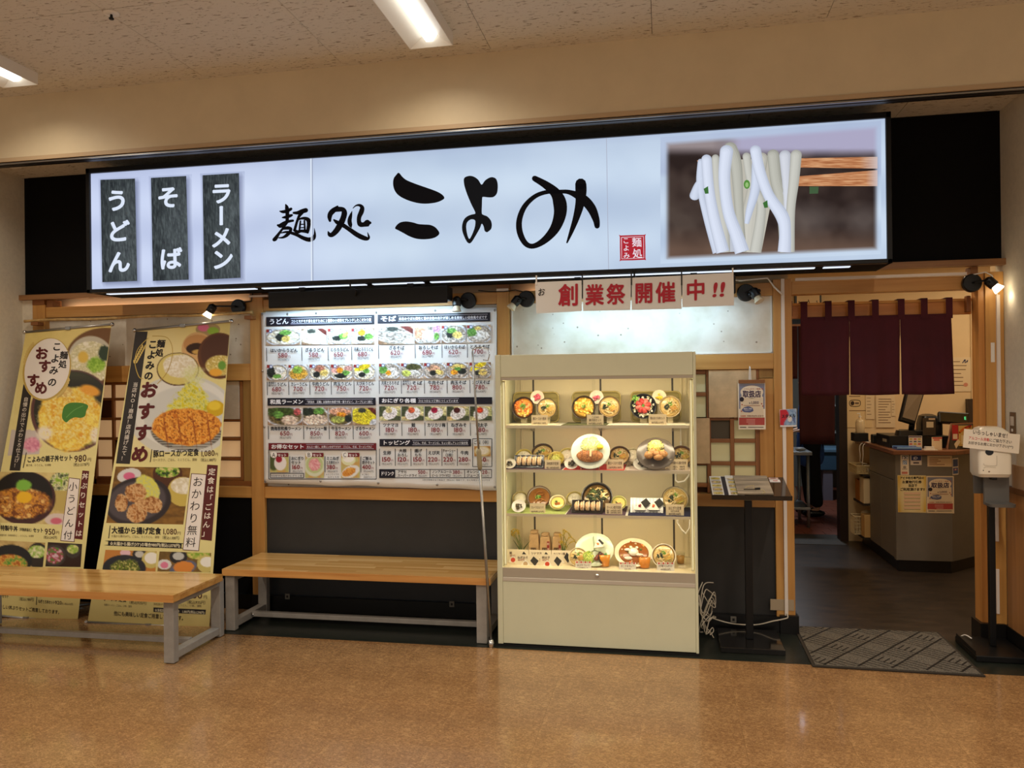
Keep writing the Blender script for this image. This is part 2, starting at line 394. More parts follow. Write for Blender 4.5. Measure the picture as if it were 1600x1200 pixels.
# ------------------------------------------------------------------ return walls and what lies beyond them
struct('wall_left', MB().box(-9, -0.56, 0, XL, 0.4, 3.62), WALLP)
wr = struct('wall_right', MB().box(XR, -0.56, 0, 7, 0.1195, 3.62), WALLP)
wp = MB().box(XR-0.012, -0.56, 0.10, XR, -0.03, 0.93).build('wainscot_board', wood('oak_wainscot', (176, 126, 78), (146, 100, 58), 'Z', 0.8), wr)
MB().box(XR-0.022, -0.565, 0.93, XR, -0.03, 0.965).build('wainscot_rail', wood('walnut_rail', (112, 70, 40), (92, 56, 30), 'Y'), wr)
struct('baseboard_right', MB().box(XR-0.018, -0.57, 0, XR, 0.0, 0.115), BASEB)
struct('baseboard_left', MB().box(XL, -0.56, 0, XL+0.012, 0.0, 0.09), BASEB)

# ------------------------------------------------------------------ the timber shop front
wf = struct('wall_front', MB().box(XL, 0.03, 2.32, XR, 0.12, 3.25), BLACKPAN)
MB().box(XL, -0.035, 2.30, XR, 0.03, 2.338).build('cornice_board', wood('cornice_wood', (150, 108, 66), (126, 88, 52), 'X'), wf)
MB().box(XL, 0.135, 2.15, 0.80, 0.15, 2.32).build('recess_wall', SALMON, wf)
MB().box(XL, 0.0, 0, -4.77, 0.12, 2.30).build('side_filler', WALLP, wf)
POSTS = [(-4.77, -4.66), (-2.95, -2.85), (-1.115, -1.03), (0.694, 0.808), (1.935, 2.038)]
for a, b in POSTS: MB().box(a, 0, 0.10, b, 0.12, 2.262).build('post', WOODZ, wf, bevel=0.002)
MB().box(1.90, 0.012, 0.10, 1.934, 0.12, 2.262).build('door_jamb', wood('jamb_wood', (206, 146, 78), (186, 124, 58), 'Z'), wf, bevel=0.001)
for a, b in ((-4.66, -2.95), (-2.85, -1.115), (-1.03, 0.694), (0.808, 1.90)):
    MB().box(a+.0005, 0.008, 2.162, b-.0005, 0.10, 2.243).build('beam', WOODX, wf, bevel=0.002)
for x in (-4.62, -4.50): pass
for a, b in POSTS[:3]: MB().box(a+0.002, -0.004, 2.262, b-0.002, 0.1, 2.30).build('post_cap', WOODDX, wf)
MB().box(-4.655, 0.01, 2.244, -4.60, 0.1, 2.298).build('packing_block', WOODDX, wf)
MB().box(1.86, 0.01, 2.244, 1.90, 0.1, 2.298).build('packing_block', WOODDX, wf)
# lower black panels, sill rails, baseboards
for a, b, z in ((-4.66, -2.95, 0.805), (-2.85, -1.115, 0.805), (-1.03, 0.694, 0.80)):
    MB().box(a+.0005, 0.03, 0.0, b-.0005, 0.10, z-.001).build('lower_panel', CHARPAN if a > -3 else BLACKPAN, wf)
    MB().box(a+.0005, 0.006, z, b-.0005, 0.10, z+0.082).build('sill_rail', WOODX, wf, bevel=0.002)
for a, b in ((-4.77, -2.955), (-2.955, -1.03), (-1.03, 0.71), ):
    struct('baseboard_front', MB().box(a+.001, -0.012, 0, b-.001, 0.029, 0.105), BASEB)
struct('baseboard_jamb_left', MB().box(0.711, -0.03, 0, 0.825, 0.12, 0.118), BASEB)
struct('baseboard_jamb_right', MB().box(1.88, -0.02, 0, 2.02, 0.13, 0.118), BASEB)
# washi paper transoms
for a, b, z0, z1 in ((-4.66, -2.95, 1.783, 2.161), (-2.85, -1.115, 0.89, 2.161), (-1.03, 0.694, 1.79, 2.161)):
    MB().box(a+.0005, 0.045, z0, b-.0005, 0.06, z1).build('washi_panel', WASHI, wf)
MB().box(-4.6595, 0.006, 1.66, -2.9505, 0.10, 1.7825).build('middle_rail', WOODX, wf, bevel=0.002)
MB().box(-1.0295, 0.006, 1.69, 0.6935, 0.10, 1.7895).build('middle_rail', WOODX, wf, bevel=0.002)
MB().box(-1.02, 0.03, 1.79, -1.012, 0.045, 2.161, ).build('paper_edge', WHITEP, wf)
for zz in (1.7925,): MB().box(-1.012, 0.03, zz, 0.69, 0.045, zz+0.006).build('paper_edge', WHITEP, wf)
MB().box(0.684, 0.03, 1.79, 0.692, 0.045, 2.161).build('paper_edge', WHITEP, wf)
# bamboo pole on brackets across the left bay
bp = root('bamboo_pole', 'long pale bamboo pole on wooden brackets across the left bay, above the tall banners', 'pole', (-3.8, -0.04, 2.14))
pts = []; rr = []
for i in range(61):
    t = i/60; x = -4.80+t*(-2.905+4.80); nd = (i % 6 == 0)
    pts.append((x, -0.045+0.004*math.sin(t*9), 2.135+0.012*t+0.004*math.sin(t*14))); rr.append(0.0125 if nd else 0.0105)
MB(col=(196, 158, 96)).tube(pts, rr, 10).build('bamboo', mat('bamboo_skin', (200, 164, 104), 0.45, noise=0.15, nscale=20), bp, smooth=True)
for x in (-4.70, -2.93): MB().box(x-0.03, -0.065, 2.10, x+0.03, -0.001, 2.126).build('bracket', WOODDX, bp, bevel=0.003)

# ------------------------------------------------------------------ lattice windows
PANE = mat('frosted_lattice_pane_glow', (236, 204, 156), 0.5, emis=(226, 184, 134), estr=0.32)  # emission stands in for room light coming through the panes
PANEG = mat('olive_frosted_pane_glow', (206, 198, 152), 0.45, emis=(196, 186, 136), estr=0.12)  # fainter emission for the same backlit look, the pane is no lamp
PANED = mat('dark_gauze_pane', (86, 78, 66), 0.8)
OLIVE = wood('olive_wood_board', (170, 136, 78), (150, 118, 64), 'Z')
def lattice(name, x0, x1, z0, z1, xs, zs, special, skip, panem, y=0.04):
    w = MB().box(x0, y+0.03, z0, x1, y+0.045, z1); o = struct(name, w, mat(name+'_backing', (92, 60, 34), 0.7))
    bw = 0.020
    for x in xs: MB().box(x-bw/2, y-0.012, z0, x+bw/2, y+0.029, z1).build('upright_bar', WOODD, o, bevel=0.002)
    for z in zs: 
        for a, b in zip(xs[:-1], xs[1:]):
            if (round(a, 3), round(z, 3)) in skip: continue
            MB().box(a+bw/2, y-0.008, z-bw/2, b-bw/2, y+0.0285, z+bw/2).build('cross_bar', WOODDX, o, bevel=0.002)
    for i, (a, b) in enumerate(zip(xs[:-1], xs[1:])):
        for j, (c, d) in enumerate(zip(zs[:-1], zs[1:])):
            mm = special.get((i, j), panem)
            if mm is None: continue
            MB().box(a+bw/2+.001, y+0.008, c+bw/2+.001, b-bw/2-.001, y+0.02, d-bw/2-.001).build('pane', mm, o)
    return o
pitch = 0.1535; xs = [-4.104+pitch*k for k in range(-3, 8)]
xs = [q for q in xs if -4.66 < q < -3.2]
zs = [0.94, 1.084, 1.231, 1.3805, 1.53, 1.645]; zs = [0.935, 1.085, 1.232, 1.382, 1.531, 1.65]
DKR = mat('dark_red_wood_pane', (70, 34, 16), 0.6)
sp = {(len([q for q in xs if q < -4.11])-1, 3): DKR, (len([q for q in xs if q < -4.09])-1+0, 1): BLACKP}
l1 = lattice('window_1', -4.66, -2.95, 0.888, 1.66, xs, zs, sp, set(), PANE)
MB().box(-4.659, 0.028, 0.8885, -2.951, 0.0685, 0.925).build('bottom_bar', WOODDX, l1)
xa = xs[-1]
MB().box(-3.19, 0.02, 1.378, -3.055, 0.032, 1.655).build('paper_board', mat('grey_washi_board', (190, 172, 146), 0.8, noise=0.06, nscale=9), l1)
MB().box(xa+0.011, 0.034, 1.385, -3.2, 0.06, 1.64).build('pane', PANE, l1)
for z in (0.935, 1.085, 1.232, 1.372): MB().box(xa+0.011, 0.032, z-0.01, -3.035, 0.0685, z+0.01).build('cross_bar', WOODDX, l1, bevel=0.002)
MB().box(-3.052, 0.026, 0.93, -3.03, 0.069, 1.655).build('upright_bar', WOODD, l1, bevel=0.002)
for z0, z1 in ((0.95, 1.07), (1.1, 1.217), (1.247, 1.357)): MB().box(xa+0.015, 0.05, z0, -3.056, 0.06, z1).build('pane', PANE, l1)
MB().box(-3.026, 0.03, 0.925, -2.951, 0.069, 1.659).build('side_board', OLIVE, l1)

l2 = struct('window_2', MB().box(-1.03, 0.072, 0.883, 0.694, 0.086, 1.69), mat('window_2_backing', (92, 60, 34), 0.7))
for x in (-0.6, -0.45, -0.3, -0.15, 0.0, 0.13): MB().box(x-0.012, 0.028, 0.884, x+0.012, 0.0715, 1.689).build('upright_bar', WOODD, l2, bevel=0.002)
for x in (0.286, 0.434, 0.592): MB().box(x-0.013, 0.028, 0.884, x+0.013, 0.0715, 1.689 if x < 0.3 or x > .5 else 1.372).build('upright_bar', WOODD, l2, bevel=0.002)
for z in (0.93, 1.078, 1.226, 1.372):
    for a, b in ((0.299, 0.421), (0.447, 0.579)): MB().box(a, 0.03, z-0.013, b, 0.0705, z+0.013).build('cross_bar', WOODDX, l2, bevel=0.002)
for z in (0.935, 1.08, 1.53, 1.675): MB().box(0.142, 0.03, z-0.013, 0.272, 0.0705, z+0.013).build('cross_bar', WOODDX, l2, bevel=0.002)
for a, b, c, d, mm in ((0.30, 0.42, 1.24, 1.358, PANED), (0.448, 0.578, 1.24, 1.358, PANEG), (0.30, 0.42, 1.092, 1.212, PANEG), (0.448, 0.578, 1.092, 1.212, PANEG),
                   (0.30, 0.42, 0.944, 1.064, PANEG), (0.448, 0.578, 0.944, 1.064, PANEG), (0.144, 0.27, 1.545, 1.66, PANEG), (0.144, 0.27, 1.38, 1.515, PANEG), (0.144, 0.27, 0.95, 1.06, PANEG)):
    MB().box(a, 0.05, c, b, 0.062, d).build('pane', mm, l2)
bd = mat('speckled_washi_board', (206, 176, 134), 0.8, noise=0.08, nscale=9)
MB().box(0.288, 0.012, 1.378, 0.585, 0.0275, 1.686).build('paper_board', bd, l2)
MB().box(0.15, 0.014, 1.078, 0.291, 0.0275, 1.374).build('paper_board', bd, l2)
MB().box(0.606, 0.024, 0.884, 0.6935, 0.0715, 1.628).build('side_board', WOODZ, l2)
MB().box(0.606, 0.03, 1.632, 0.6935, 0.0715, 1.689).build('side_board', OLIVE, l2)

# ------------------------------------------------------------------ printed matter: flat ink shapes laid on a sheet
_gl = {}
def glyph(ch, off=0.0, res=2):
    """outline of one character as triangles; off thickens it with a rim round every outline"""
    k = (ch, round(off, 3), res)
    if k not in _gl:
        cu = bpy.data.curves.new('g', 'FONT'); cu.body = ch; cu.size = 1; cu.resolution_u = res
        ob = bpy.data.objects.new('g', cu); COL.objects.link(ob)
        me = ob.to_mesh(); n = len(me.vertices)
        v = np.zeros(n*3); me.vertices.foreach_get('co', v); v = v.reshape(-1, 3)[:, :2]
        f = [tuple(p.vertices) for p in me.polygons]
        ob.to_mesh_clear(); bpy.data.objects.remove(ob); bpy.data.curves.remove(cu)
        full = ord(ch) > 0x2E80 or ch in '　、。！（）「」☆￥'
        adv = 1.0 if full else ((v[:, 0].max()+0.07) if n else 0.3)
        if off > 0.008 and n:
            key = lambda i: (round(v[i, 0], 5), round(v[i, 1], 5)); cnt = {}
            for t in f:
                for i in range(3):
                    e = tuple(sorted((key(t[i]), key(t[(i+1) % 3])))); cnt[e] = cnt.get(e, 0)+1
            nv = [v]; m = n
            for e, c in cnt.items():
                if c != 1: continue
                p, q = np.array(e[0]), np.array(e[1]); d = q-p; l = np.linalg.norm(d)
                if l < 1e-6: continue
                d = d/l*off; w = np.array([-d[1], d[0]])
                nv.append(np.array([p-d*.4-w*.7, p-d*.7, p-d*.4+w*.7, p+w, q+w, q+d*.4+w*.7, q+d*.7, q+d*.4-w*.7, q-w, p-w])); f.append(tuple(range(m, m+10))); m += 10
            v = np.concatenate(nv)   # merge the overlapping pieces into one flat union
            def ccw(t): a = v[list(t)]; x, y = a[:, 0], a[:, 1]; return list(t) if (x*np.roll(y, -1)-np.roll(x, -1)*y).sum() > 0 else list(t)[::-1]
            f = [ccw(t) for t in f]; src = [v[t] for t in f]
            cv, _e, cf, _a, _b, fo_ = delaunay_2d_cdt([Vector(p) for p in v.tolist()], [], [list(t) for t in f], 0, 1e-5)
            v = np.array([tuple(p) for p in cv]); cf = [t for t in cf if len(t) == 3]; cen = np.array([v[list(t)].mean(0) for t in cf]); ins = np.zeros(len(cf), bool)
            for t in src:
                if t.shape[0] and abs(np.cross(t[1]-t[0], t[2]-t[0])) < 1e-9: continue
                ok = np.ones(len(cf), bool)
                for i in range(len(t)): e_ = t[(i+1) % len(t)]-t[i]; ok &= (e_[0]*(cen[:, 1]-t[i][1])-e_[1]*(cen[:, 0]-t[i][0])) > -1e-9
                ins |= ok
            f = [tuple(t) for t, q in zip(cf, ins) if q]
        _gl[k] = (v, f, adv)
    return _gl[k]
def smooth_loop(pts, n=4, closed=True):
    pts = [np.array(p, float) for p in pts]; m = len(pts); out = []
    for i in range(m if closed else m-1):
        if closed: a, b, c, d = pts[i-1], pts[i], pts[(i+1) % m], pts[(i+2) % m]
        else: a, b, c, d = pts[max(i-1, 0)], pts[i], pts[i+1], pts[min(i+2, m-1)]
        for k in range(n):
            t = k/n; out.append(0.5*((2*b)+(-a+c)*t+(2*a-5*b+4*c-d)*t*t+(-a+3*b-3*c+d)*t**3))
    if not closed: out.append(pts[-1])
    return out

class Print:
    """ink on a sheet; coordinates are read off the photograph and projected on the sheet's real surface"""
    def __init__(s, Yfn, step=0.00035):
        s.Y = Yfn if callable(Yfn) else (lambda xy, _y=Yfn: np.full(len(xy), _y)); s.step = step
        s.v = []; s.f = []; s.c = []; s.n = 0
    def put(s, xy, faces, cols, L=1):
        xy = np.asarray(xy, float).reshape(-1, 2)
        w = Parr(xy, s.Y(xy)); w[:, 1] -= L*s.step
        s.v.append(w); k = s.n; s.f += [tuple(i+k for i in f) for f in faces]; s.n += len(xy)
        cols = np.asarray(cols, float)
        if cols.ndim == 1: cols = np.tile(lin(cols), (len(xy), 1))
        s.c.append(np.concatenate([cols, np.ones((len(xy), 1))], 1))
    def poly(s, loops, col, L=1):
        if not isinstance(loops[0][0], (list, tuple, np.ndarray)): loops = [loops]
        flat = [p for l in loops for p in l]
        tr = tessellate_polygon([[Vector((p[0], p[1], 0)) for p in l] for l in loops])
        s.put([(p[0], p[1]) for p in flat], tr, col, L)
    def rast(s, quad, nx, ny, fn, L=1):
        (ax, ay), (bx, by), (cx, cy), (dx, dy) = quad   # TL TR BR BL
        U, V = np.meshgrid(np.linspace(0, 1, nx+1), np.linspace(0, 1, ny+1))
        X = (ax*(1-U)+bx*U)*(1-V)+(dx*(1-U)+cx*U)*V; Y = (ay*(1-U)+by*U)*(1-V)+(dy*(1-U)+cy*U)*V
        c = fn(X, Y, U, V) if callable(fn) else np.broadcast_to(np.array(fn, float), X.shape+(3,))
        c = lin(np.clip(c, 0, 255)).reshape(-1, 3)
        w = nx+1; fs = [(j*w+i, (j+1)*w+i, (j+1)*w+i+1, j*w+i+1) for j in range(ny) for i in range(nx)]
        s.put(np.stack([X.ravel(), Y.ravel()], 1), fs, c, L)
    def rect(s, x0, y0, x1, y1, col, L=1, sk=0.0, nx=1, ny=1):   # sk: slope of the horizontals
        s.rast([(x0, y0), (x1, y0+(x1-x0)*sk), (x1, y1+(x1-x0)*sk), (x0, y1)], nx, ny, col, L)
    def stroke(s, pts, col, L=2, scale=1.0, org=(0, 0), n=5, round_=True):
        P3 = smooth_loop(pts, n, closed=False); q = np.array(P3); q[:, :2] = q[:, :2]/scale+np.array(org); q[:, 2] = np.maximum(q[:, 2], 1)/scale/2
        xy = []; m = len(q)
        for i in range(m):
            t = q[min(i+1, m-1), :2]-q[max(i-1, 0), :2]; t = t/(np.linalg.norm(t)+1e-9); nn = np.array([-t[1], t[0]])
            xy += [q[i, :2]+nn*q[i, 2], q[i, :2]-nn*q[i, 2]]
        s.put(xy, [(2*i, 2*i+1, 2*i+3, 2*i+2) for i in range(m-1)], col, L)
        if round_:
            for e in (0, m-1):
                a = [(q[e, 0]+q[e, 2]*math.cos(k*PI/5), q[e, 1]+q[e, 2]*math.sin(k*PI/5)) for k in range(10)]
                s.put(a, [tuple(range(10))], col, L)
    def ell(s, cx, cy, rx, ry, col, L=1, n=20, rot=0, wob=0.0):
        if max(rx, ry) > 15:   # big discs follow the sheet: laid as a fine grid of rings
            ca, sa = math.cos(rot), math.sin(rot); pts = [(cx, cy)]; m = 6
            for j in range(1, m+1):
                for k in range(n):
                    a = 2*PI*k/n; w = (1+wob*math.sin(3*a+cx)+wob*0.6*math.sin(7*a+cy))*j/m; x, y = rx*w*math.cos(a), ry*w*math.sin(a); pts.append((cx+x*ca-y*sa, cy+x*sa+y*ca))
            fs = [(0, 1+k, 1+(k+1) % n) for k in range(n)]+[(1+j*n+k, 1+(j+1)*n+k, 1+(j+1)*n+(k+1) % n, 1+j*n+(k+1) % n) for j in range(m-1) for k in range(n)]
            s.put(pts, fs, col, L); return
        ca, sa = math.cos(rot), math.sin(rot); pts = []
        for k in range(n):
            a = 2*PI*k/n; w = 1+wob*math.sin(3*a+cx)+wob*0.6*math.sin(7*a+cy); x, y = rx*w*math.cos(a), ry*w*math.sin(a)
            pts.append((cx+x*ca-y*sa, cy+x*sa+y*ca))
        s.put(pts, [tuple(range(n))], col, L)
    def line(s, x0, y0, x1, y1, w, col, L=2):
        s.stroke([(x0, y0, w), (x1, y1, w)], col, L, n=1, round_=False)
    def text(s, t, x0, y0, x1, y1, h, col, L=3, off=0.0, res=2, up=None):
        if not t: return
        gs = [glyph(c, off, res) for c in t]; tot = sum(g[2] for g in gs)
        d = np.array([x1-x0, y1-y0], float)/tot; u = np.array(up if up else (0, -1), float)*h; p = np.array([x0, y0], float)
        for g in gs:
            if len(g[0]): s.put(p+g[0][:, :1]*d+g[0][:, 1:]*u, g[1], col, L)
            p = p+d*g[2]
    def vtext(s, t, x0, y0, x1, y1, w, col, L=3, off=0.0, res=2, h=None, right=None):
        """column of characters, centres running from (x0,y0) to (x1,y1)"""
        n = len(t); h = h or w; r = np.array(right if right else (1, 0), float)*w
        ax = np.array([x1-x0, y1-y0], float); ax = ax/(np.linalg.norm(ax)+1e-9) if n > 1 else np.array([0, 1.0])
        for i, c in enumerate(t):
            g = glyph(c, off, res); q = i/max(n-1, 1); p = np.array([x0+(x1-x0)*q, y0+(y1-y0)*q])
            if not len(g[0]): continue
            v = g[0]-np.array([g[2]/2, 0.38])
            if c in 'ー～（）': v = np.stack([-v[:, 1], -v[:, 0]], 1) if c == 'ー' else v
            s.put(p+v[:, :1]*r-v[:, 1:]*ax*h, g[1], col, L)
    def build(s, name, m, parent=None, **k):
        b = MB(); b.v = np.concatenate(s.v); b.c = np.concatenate(s.c); b.f = s.f
        return b.build(name, m, parent, **k)

# value noise for printed photographs
_rn = np.random.RandomState(7); _lat = _rn.rand(64, 64)
def vn(X, Y, sc, seed=0):
    x = X*sc+seed*17.3+1000; y = Y*sc+seed*9.1+1000; xi = np.floor(x).astype(int); yi = np.floor(y).astype(int); fx = x-xi; fy = y-yi
    fx = fx*fx*(3-2*fx); fy = fy*fy*(3-2*fy); g = lambda a, b: _lat[a % 64, b % 64]
    return (g(xi, yi)*(1-fx)+g(xi+1, yi)*fx)*(1-fy)+(g(xi, yi+1)*(1-fx)+g(xi+1, yi+1)*fx)*fy
def fbm(X, Y, sc, seed=0): return (vn(X, Y, sc, seed)+0.5*vn(X, Y, sc*2.1, seed+3)+0.3*vn(X, Y, sc*4.3, seed+5))/1.8
def over(base, mask, col):
    m = np.clip(mask, 0, 1)[..., None]; return base*(1-m)+np.asarray(col, float)*m
def em(X, Y, cx, cy, rx, ry, soft=0.08, rot=0, wob=0.0, seed=0):
    ca, sa = math.cos(rot), math.sin(rot); dx, dy = X-cx, Y-cy; x = (dx*ca+dy*sa)/rx; y = (-dx*sa+dy*ca)/ry
    d = np.sqrt(x*x+y*y)
    if wob: d = d+wob*(fbm(X, Y, 2.2/max(rx, ry)*2, seed)-0.5)*2
    return np.clip((1-d)/soft+0.5, 0, 1)
def mixn(X, Y, cols, sc, seed=0, k=1.0):
    n = np.clip((fbm(X, Y, sc, seed)-0.5)*2.4*k+0.5, 0, 1)*(len(cols)-1); c = np.array(cols, float)
    i = np.clip(np.floor(n).astype(int), 0, len(cols)-2); f = (n-i)[..., None]
    return c[i]*(1-f)+c[i+1]*f
def bowl2d(b, X, Y, cx, cy, rx, ry, rim, inner, food, sc, seed, fr=0.86, rot=0):
    b = over(b, em(X, Y, cx, cy, rx, ry, 0.05, rot), rim); b = over(b, em(X, Y, cx, cy, rx*0.94, ry*0.94, 0.06, rot), inner)
    return over(b, em(X, Y, cx, cy+ry*0.05, rx*fr, ry*fr, 0.12, rot, 0.06, seed), mixn(X, Y, food, sc, seed))

# ------------------------------------------------------------------ big backlit sign
YS = -0.35
zs0, zs1, xs0, xs1 = 2.289, 3.170, -4.0, 1.315
sg = root('lightbox_sign', 'long black-framed backlit sign with the restaurant name and noodle picture above the shop front', 'sign', ((xs0+xs1)/2, -0.175, zs0))
MB().box(xs0+.002, YS+0.03, zs0+.002, xs1-.002, -0.001, zs1-.002).build('sign_box', BLACKPAN, sg)
fr = MB(); fw = 0.032
fr.box(xs0, YS-0.014, zs0, xs1, YS+0.029, zs0+fw*0.8); fr.box(xs0, YS-0.014, zs1-fw*1.1, xs1, YS+0.029, zs1)
fr.box(xs0, YS-0.014, zs0, xs0+fw*0.9, YS+0.029, zs1); fr.box(xs1-fw*0.9, YS-0.014, zs0, xs1, YS+0.029, zs1)
fr.build('sign_frame', BLACKM, sg, bevel=0.003)
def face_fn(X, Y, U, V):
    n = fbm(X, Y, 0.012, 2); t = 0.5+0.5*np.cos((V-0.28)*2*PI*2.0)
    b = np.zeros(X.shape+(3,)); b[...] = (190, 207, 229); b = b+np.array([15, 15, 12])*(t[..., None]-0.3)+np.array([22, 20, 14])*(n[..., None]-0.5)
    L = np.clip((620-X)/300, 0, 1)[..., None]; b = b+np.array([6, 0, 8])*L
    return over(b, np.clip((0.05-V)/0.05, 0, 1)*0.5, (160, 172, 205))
pr = Print(YS+0.004)
FQ = [(139, 269), (1386, 181), (1386, 406), (142, 453)]
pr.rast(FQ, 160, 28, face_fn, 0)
pr.line(486, 246, 487, 441, 1.6, (228, 236, 246), 5); pr.line(488.2, 246, 489.2, 441, 1.2, (150, 158, 180), 5)
pr.line(947.5, 213, 951, 424, 1.0, (172, 178, 196), 5)
BK = (12, 10, 12)
def Z8(p): return [(600+a/8, 250+b/8) for a, b in p]
pr.poly(smooth_loop(Z8([(185, 160), (235, 215), (290, 255), (400, 300), (520, 342), (640, 385), (710, 420), (750, 458), (748, 488), (690, 520), (620, 538), (520, 547), (430, 540), (330, 515), (240, 478), (180, 440), (145, 400), (122, 350), (113, 290), (122, 230), (150, 190)])), BK, 2)
pr.poly(smooth_loop(Z8([(140, 845), (165, 808), (210, 778), (280, 768), (360, 780), (430, 800), (500, 806), (580, 812), (640, 840), (680, 885), (693, 915), (680, 940), (640, 968), (580, 985), (490, 992), (400, 983), (320, 955), (240, 912), (180, 880), (145, 862)])), BK, 2)
yo = Z8([(1000, 290), (998, 240), (1020, 212), (1075, 198), (1130, 212), (1180, 250), (1220, 308), (1260, 260), (1310, 225), (1355, 215), (1400, 235), (1420, 290), (1422, 360), (1410, 420), (1370, 462), (1310, 468), (1240, 462), (1228, 480), (1225, 560), (1223, 660), (1240, 685), (1290, 705), (1335, 755), (1348, 810), (1340, 860), (1310, 890), (1285, 903), (1258, 885), (1245, 830), (1222, 798), (1200, 850), (1150, 940), (1100, 1020), (1068, 1043), (1035, 1020), (1000, 950), (978, 880), (978, 810), (1000, 745), (1040, 705), (1095, 682), (1138, 672), (1135, 640), (1090, 550), (1040, 430), (1010, 340)])
yh = Z8([(1142, 790), (1138, 755), (1110, 742), (1075, 748), (1040, 780), (1028, 830), (1035, 900), (1052, 965), (1068, 985), (1085, 965), (1115, 900), (1135, 840)])
pr.poly([smooth_loop(yo), smooth_loop(yh)[::-1]], (18, 18, 20), 2)
o4 = (780, 200)
pr.stroke([(222, 316, 36), (290, 355, 48), (350, 405, 64), (378, 465, 84), (380, 540, 78), (348, 628, 62), (285, 700, 44), (215, 738, 32), (165, 722, 34), (130, 655, 38), (126, 575, 36), (158, 492, 32), (220, 430, 28), (290, 402, 26), (370, 398, 24), (440, 402, 30), (520, 440, 56), (575, 500, 58), (605, 570, 44), (612, 612, 34)], BK, 2, 4, o4)
pr.stroke([(510, 350, 70), (511, 400, 70), (505, 470, 58), (482, 560, 42), (450, 650, 26), (424, 716, 10)], BK, 3, 4, o4)
s8 = 8.889; o8 = (420, 300)
for st in ([(955, 200, 20), (900, 255, 55), (858, 300, 55), (845, 350, 48), (850, 400, 28)],
           [(900, 250, 50), (960, 240, 55), (1030, 245, 50), (1050, 290, 60), (1035, 360, 62), (1000, 440, 66), (945, 530, 62), (885, 590, 52), (845, 590, 45), (824, 550, 12)],
           [(905, 388, 18), (950, 422, 42), (1020, 455, 44), (1120, 520, 46), (1220, 590, 52), (1310, 635, 52), (1368, 648, 40), (1390, 630, 26), (1384, 600, 18), (1372, 562, 6)],
           [(1157, 268, 6), (1138, 330, 34), (1122, 400, 46), (1134, 460, 42), (1146, 492, 12)],
           [(1170, 225, 8), (1210, 190, 16), (1260, 184, 28), (1296, 215, 44), (1288, 270, 54), (1258, 340, 48), (1252, 400, 46), (1270, 448, 54), (1320, 452, 50), (1375, 432, 74), (1408, 428, 30)],
           [(235, 175, 14), (252, 220, 42), (258, 300, 42), (255, 405, 36)], [(155, 268, 14), (200, 275, 34), (260, 262, 38), (310, 235, 30)],
           [(190, 355, 15), (230, 350, 32), (290, 333, 36), (322, 322, 24)], [(125, 462, 22), (165, 468, 50), (215, 432, 38), (270, 410, 32), (335, 398, 26)],
           [(255, 430, 20), (200, 500, 24), (140, 580, 30), (95, 645, 44), (75, 662, 40)], [(190, 515, 20), (255, 500, 38), (308, 512, 32), (288, 560, 36), (250, 600, 38), (200, 630, 25), (140, 637, 12)],
           [(170, 570, 12), (240, 556, 24), (310, 568, 32), (400, 600, 36), (480, 640, 42), (560, 662, 48), (618, 640, 48), (640, 590, 26), (632, 505, 6)],
           [(345, 290, 24), (400, 290, 38), (460, 270, 48), (515, 254, 50)], [(460, 285, 42), (420, 340, 32), (390, 420, 28), (362, 520, 30)],
           [(398, 400, 12), (440, 372, 22), (500, 366, 34), (550, 392, 48), (556, 450, 42), (546, 520, 38), (540, 562, 28)], [(355, 530, 30), (400, 555, 38), (450, 542, 32), (530, 548, 40)],
           [(440, 405, 18), (432, 480, 22), (425, 540, 20)], [(495, 400, 20), (502, 530, 22)], [(440, 450, 12), (495, 448, 12)], [(440, 497, 12), (495, 495, 12)]):
    pr.stroke([(x, y, w*1.3) for x, y, w in st], BK, 2, s8, o8)
# three printed boards
for q, t, cs in (([(157, 281), (211, 279), (214.5, 439), (160, 441)], 'うどん', ((183, 313), (185, 361), (186, 409))),
             ([(236, 278), (291, 275), (295, 437), (239, 439)], 'そば', ((263, 308), (267, 404))),
             ([(316.5, 274), (373.5, 270.5), (376, 434), (319, 437)], 'ラーメン', ((346, 302), (346, 337), (346, 371), (348, 405)))):
    sh = [(x+5, y+4) for x, y in q]
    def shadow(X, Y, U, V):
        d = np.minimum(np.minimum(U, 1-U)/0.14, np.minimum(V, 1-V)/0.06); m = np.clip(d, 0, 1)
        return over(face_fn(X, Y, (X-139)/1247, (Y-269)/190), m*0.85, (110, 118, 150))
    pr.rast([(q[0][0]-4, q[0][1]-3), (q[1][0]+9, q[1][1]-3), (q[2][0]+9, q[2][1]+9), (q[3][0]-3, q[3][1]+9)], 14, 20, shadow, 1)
    def grain(X, Y, U, V):
        n = fbm(X*4, Y*0.6, 0.25, 4)*0.6+vn(X, Y, 0.9, 2)*0.4; w = em(U, V, 0.75, 0.6, 0.45, 0.5, 0.9)
        b = mixn(X*4, Y*0.5, [(38, 42, 46), (52, 58, 60), (76, 84, 86)], 0.22, 3, 0.8); return over(b, w*n*0.45, (140, 150, 155))
    pr.rast(q, 40, 60, grain, 2)
    for c, (x, y) in zip(t, cs):
        pr.vtext(c, x, y, x, y, 36 if t != 'ラーメン' else 35, (222, 232, 250), 4, 0.032, 5, right=(1, -0.05))
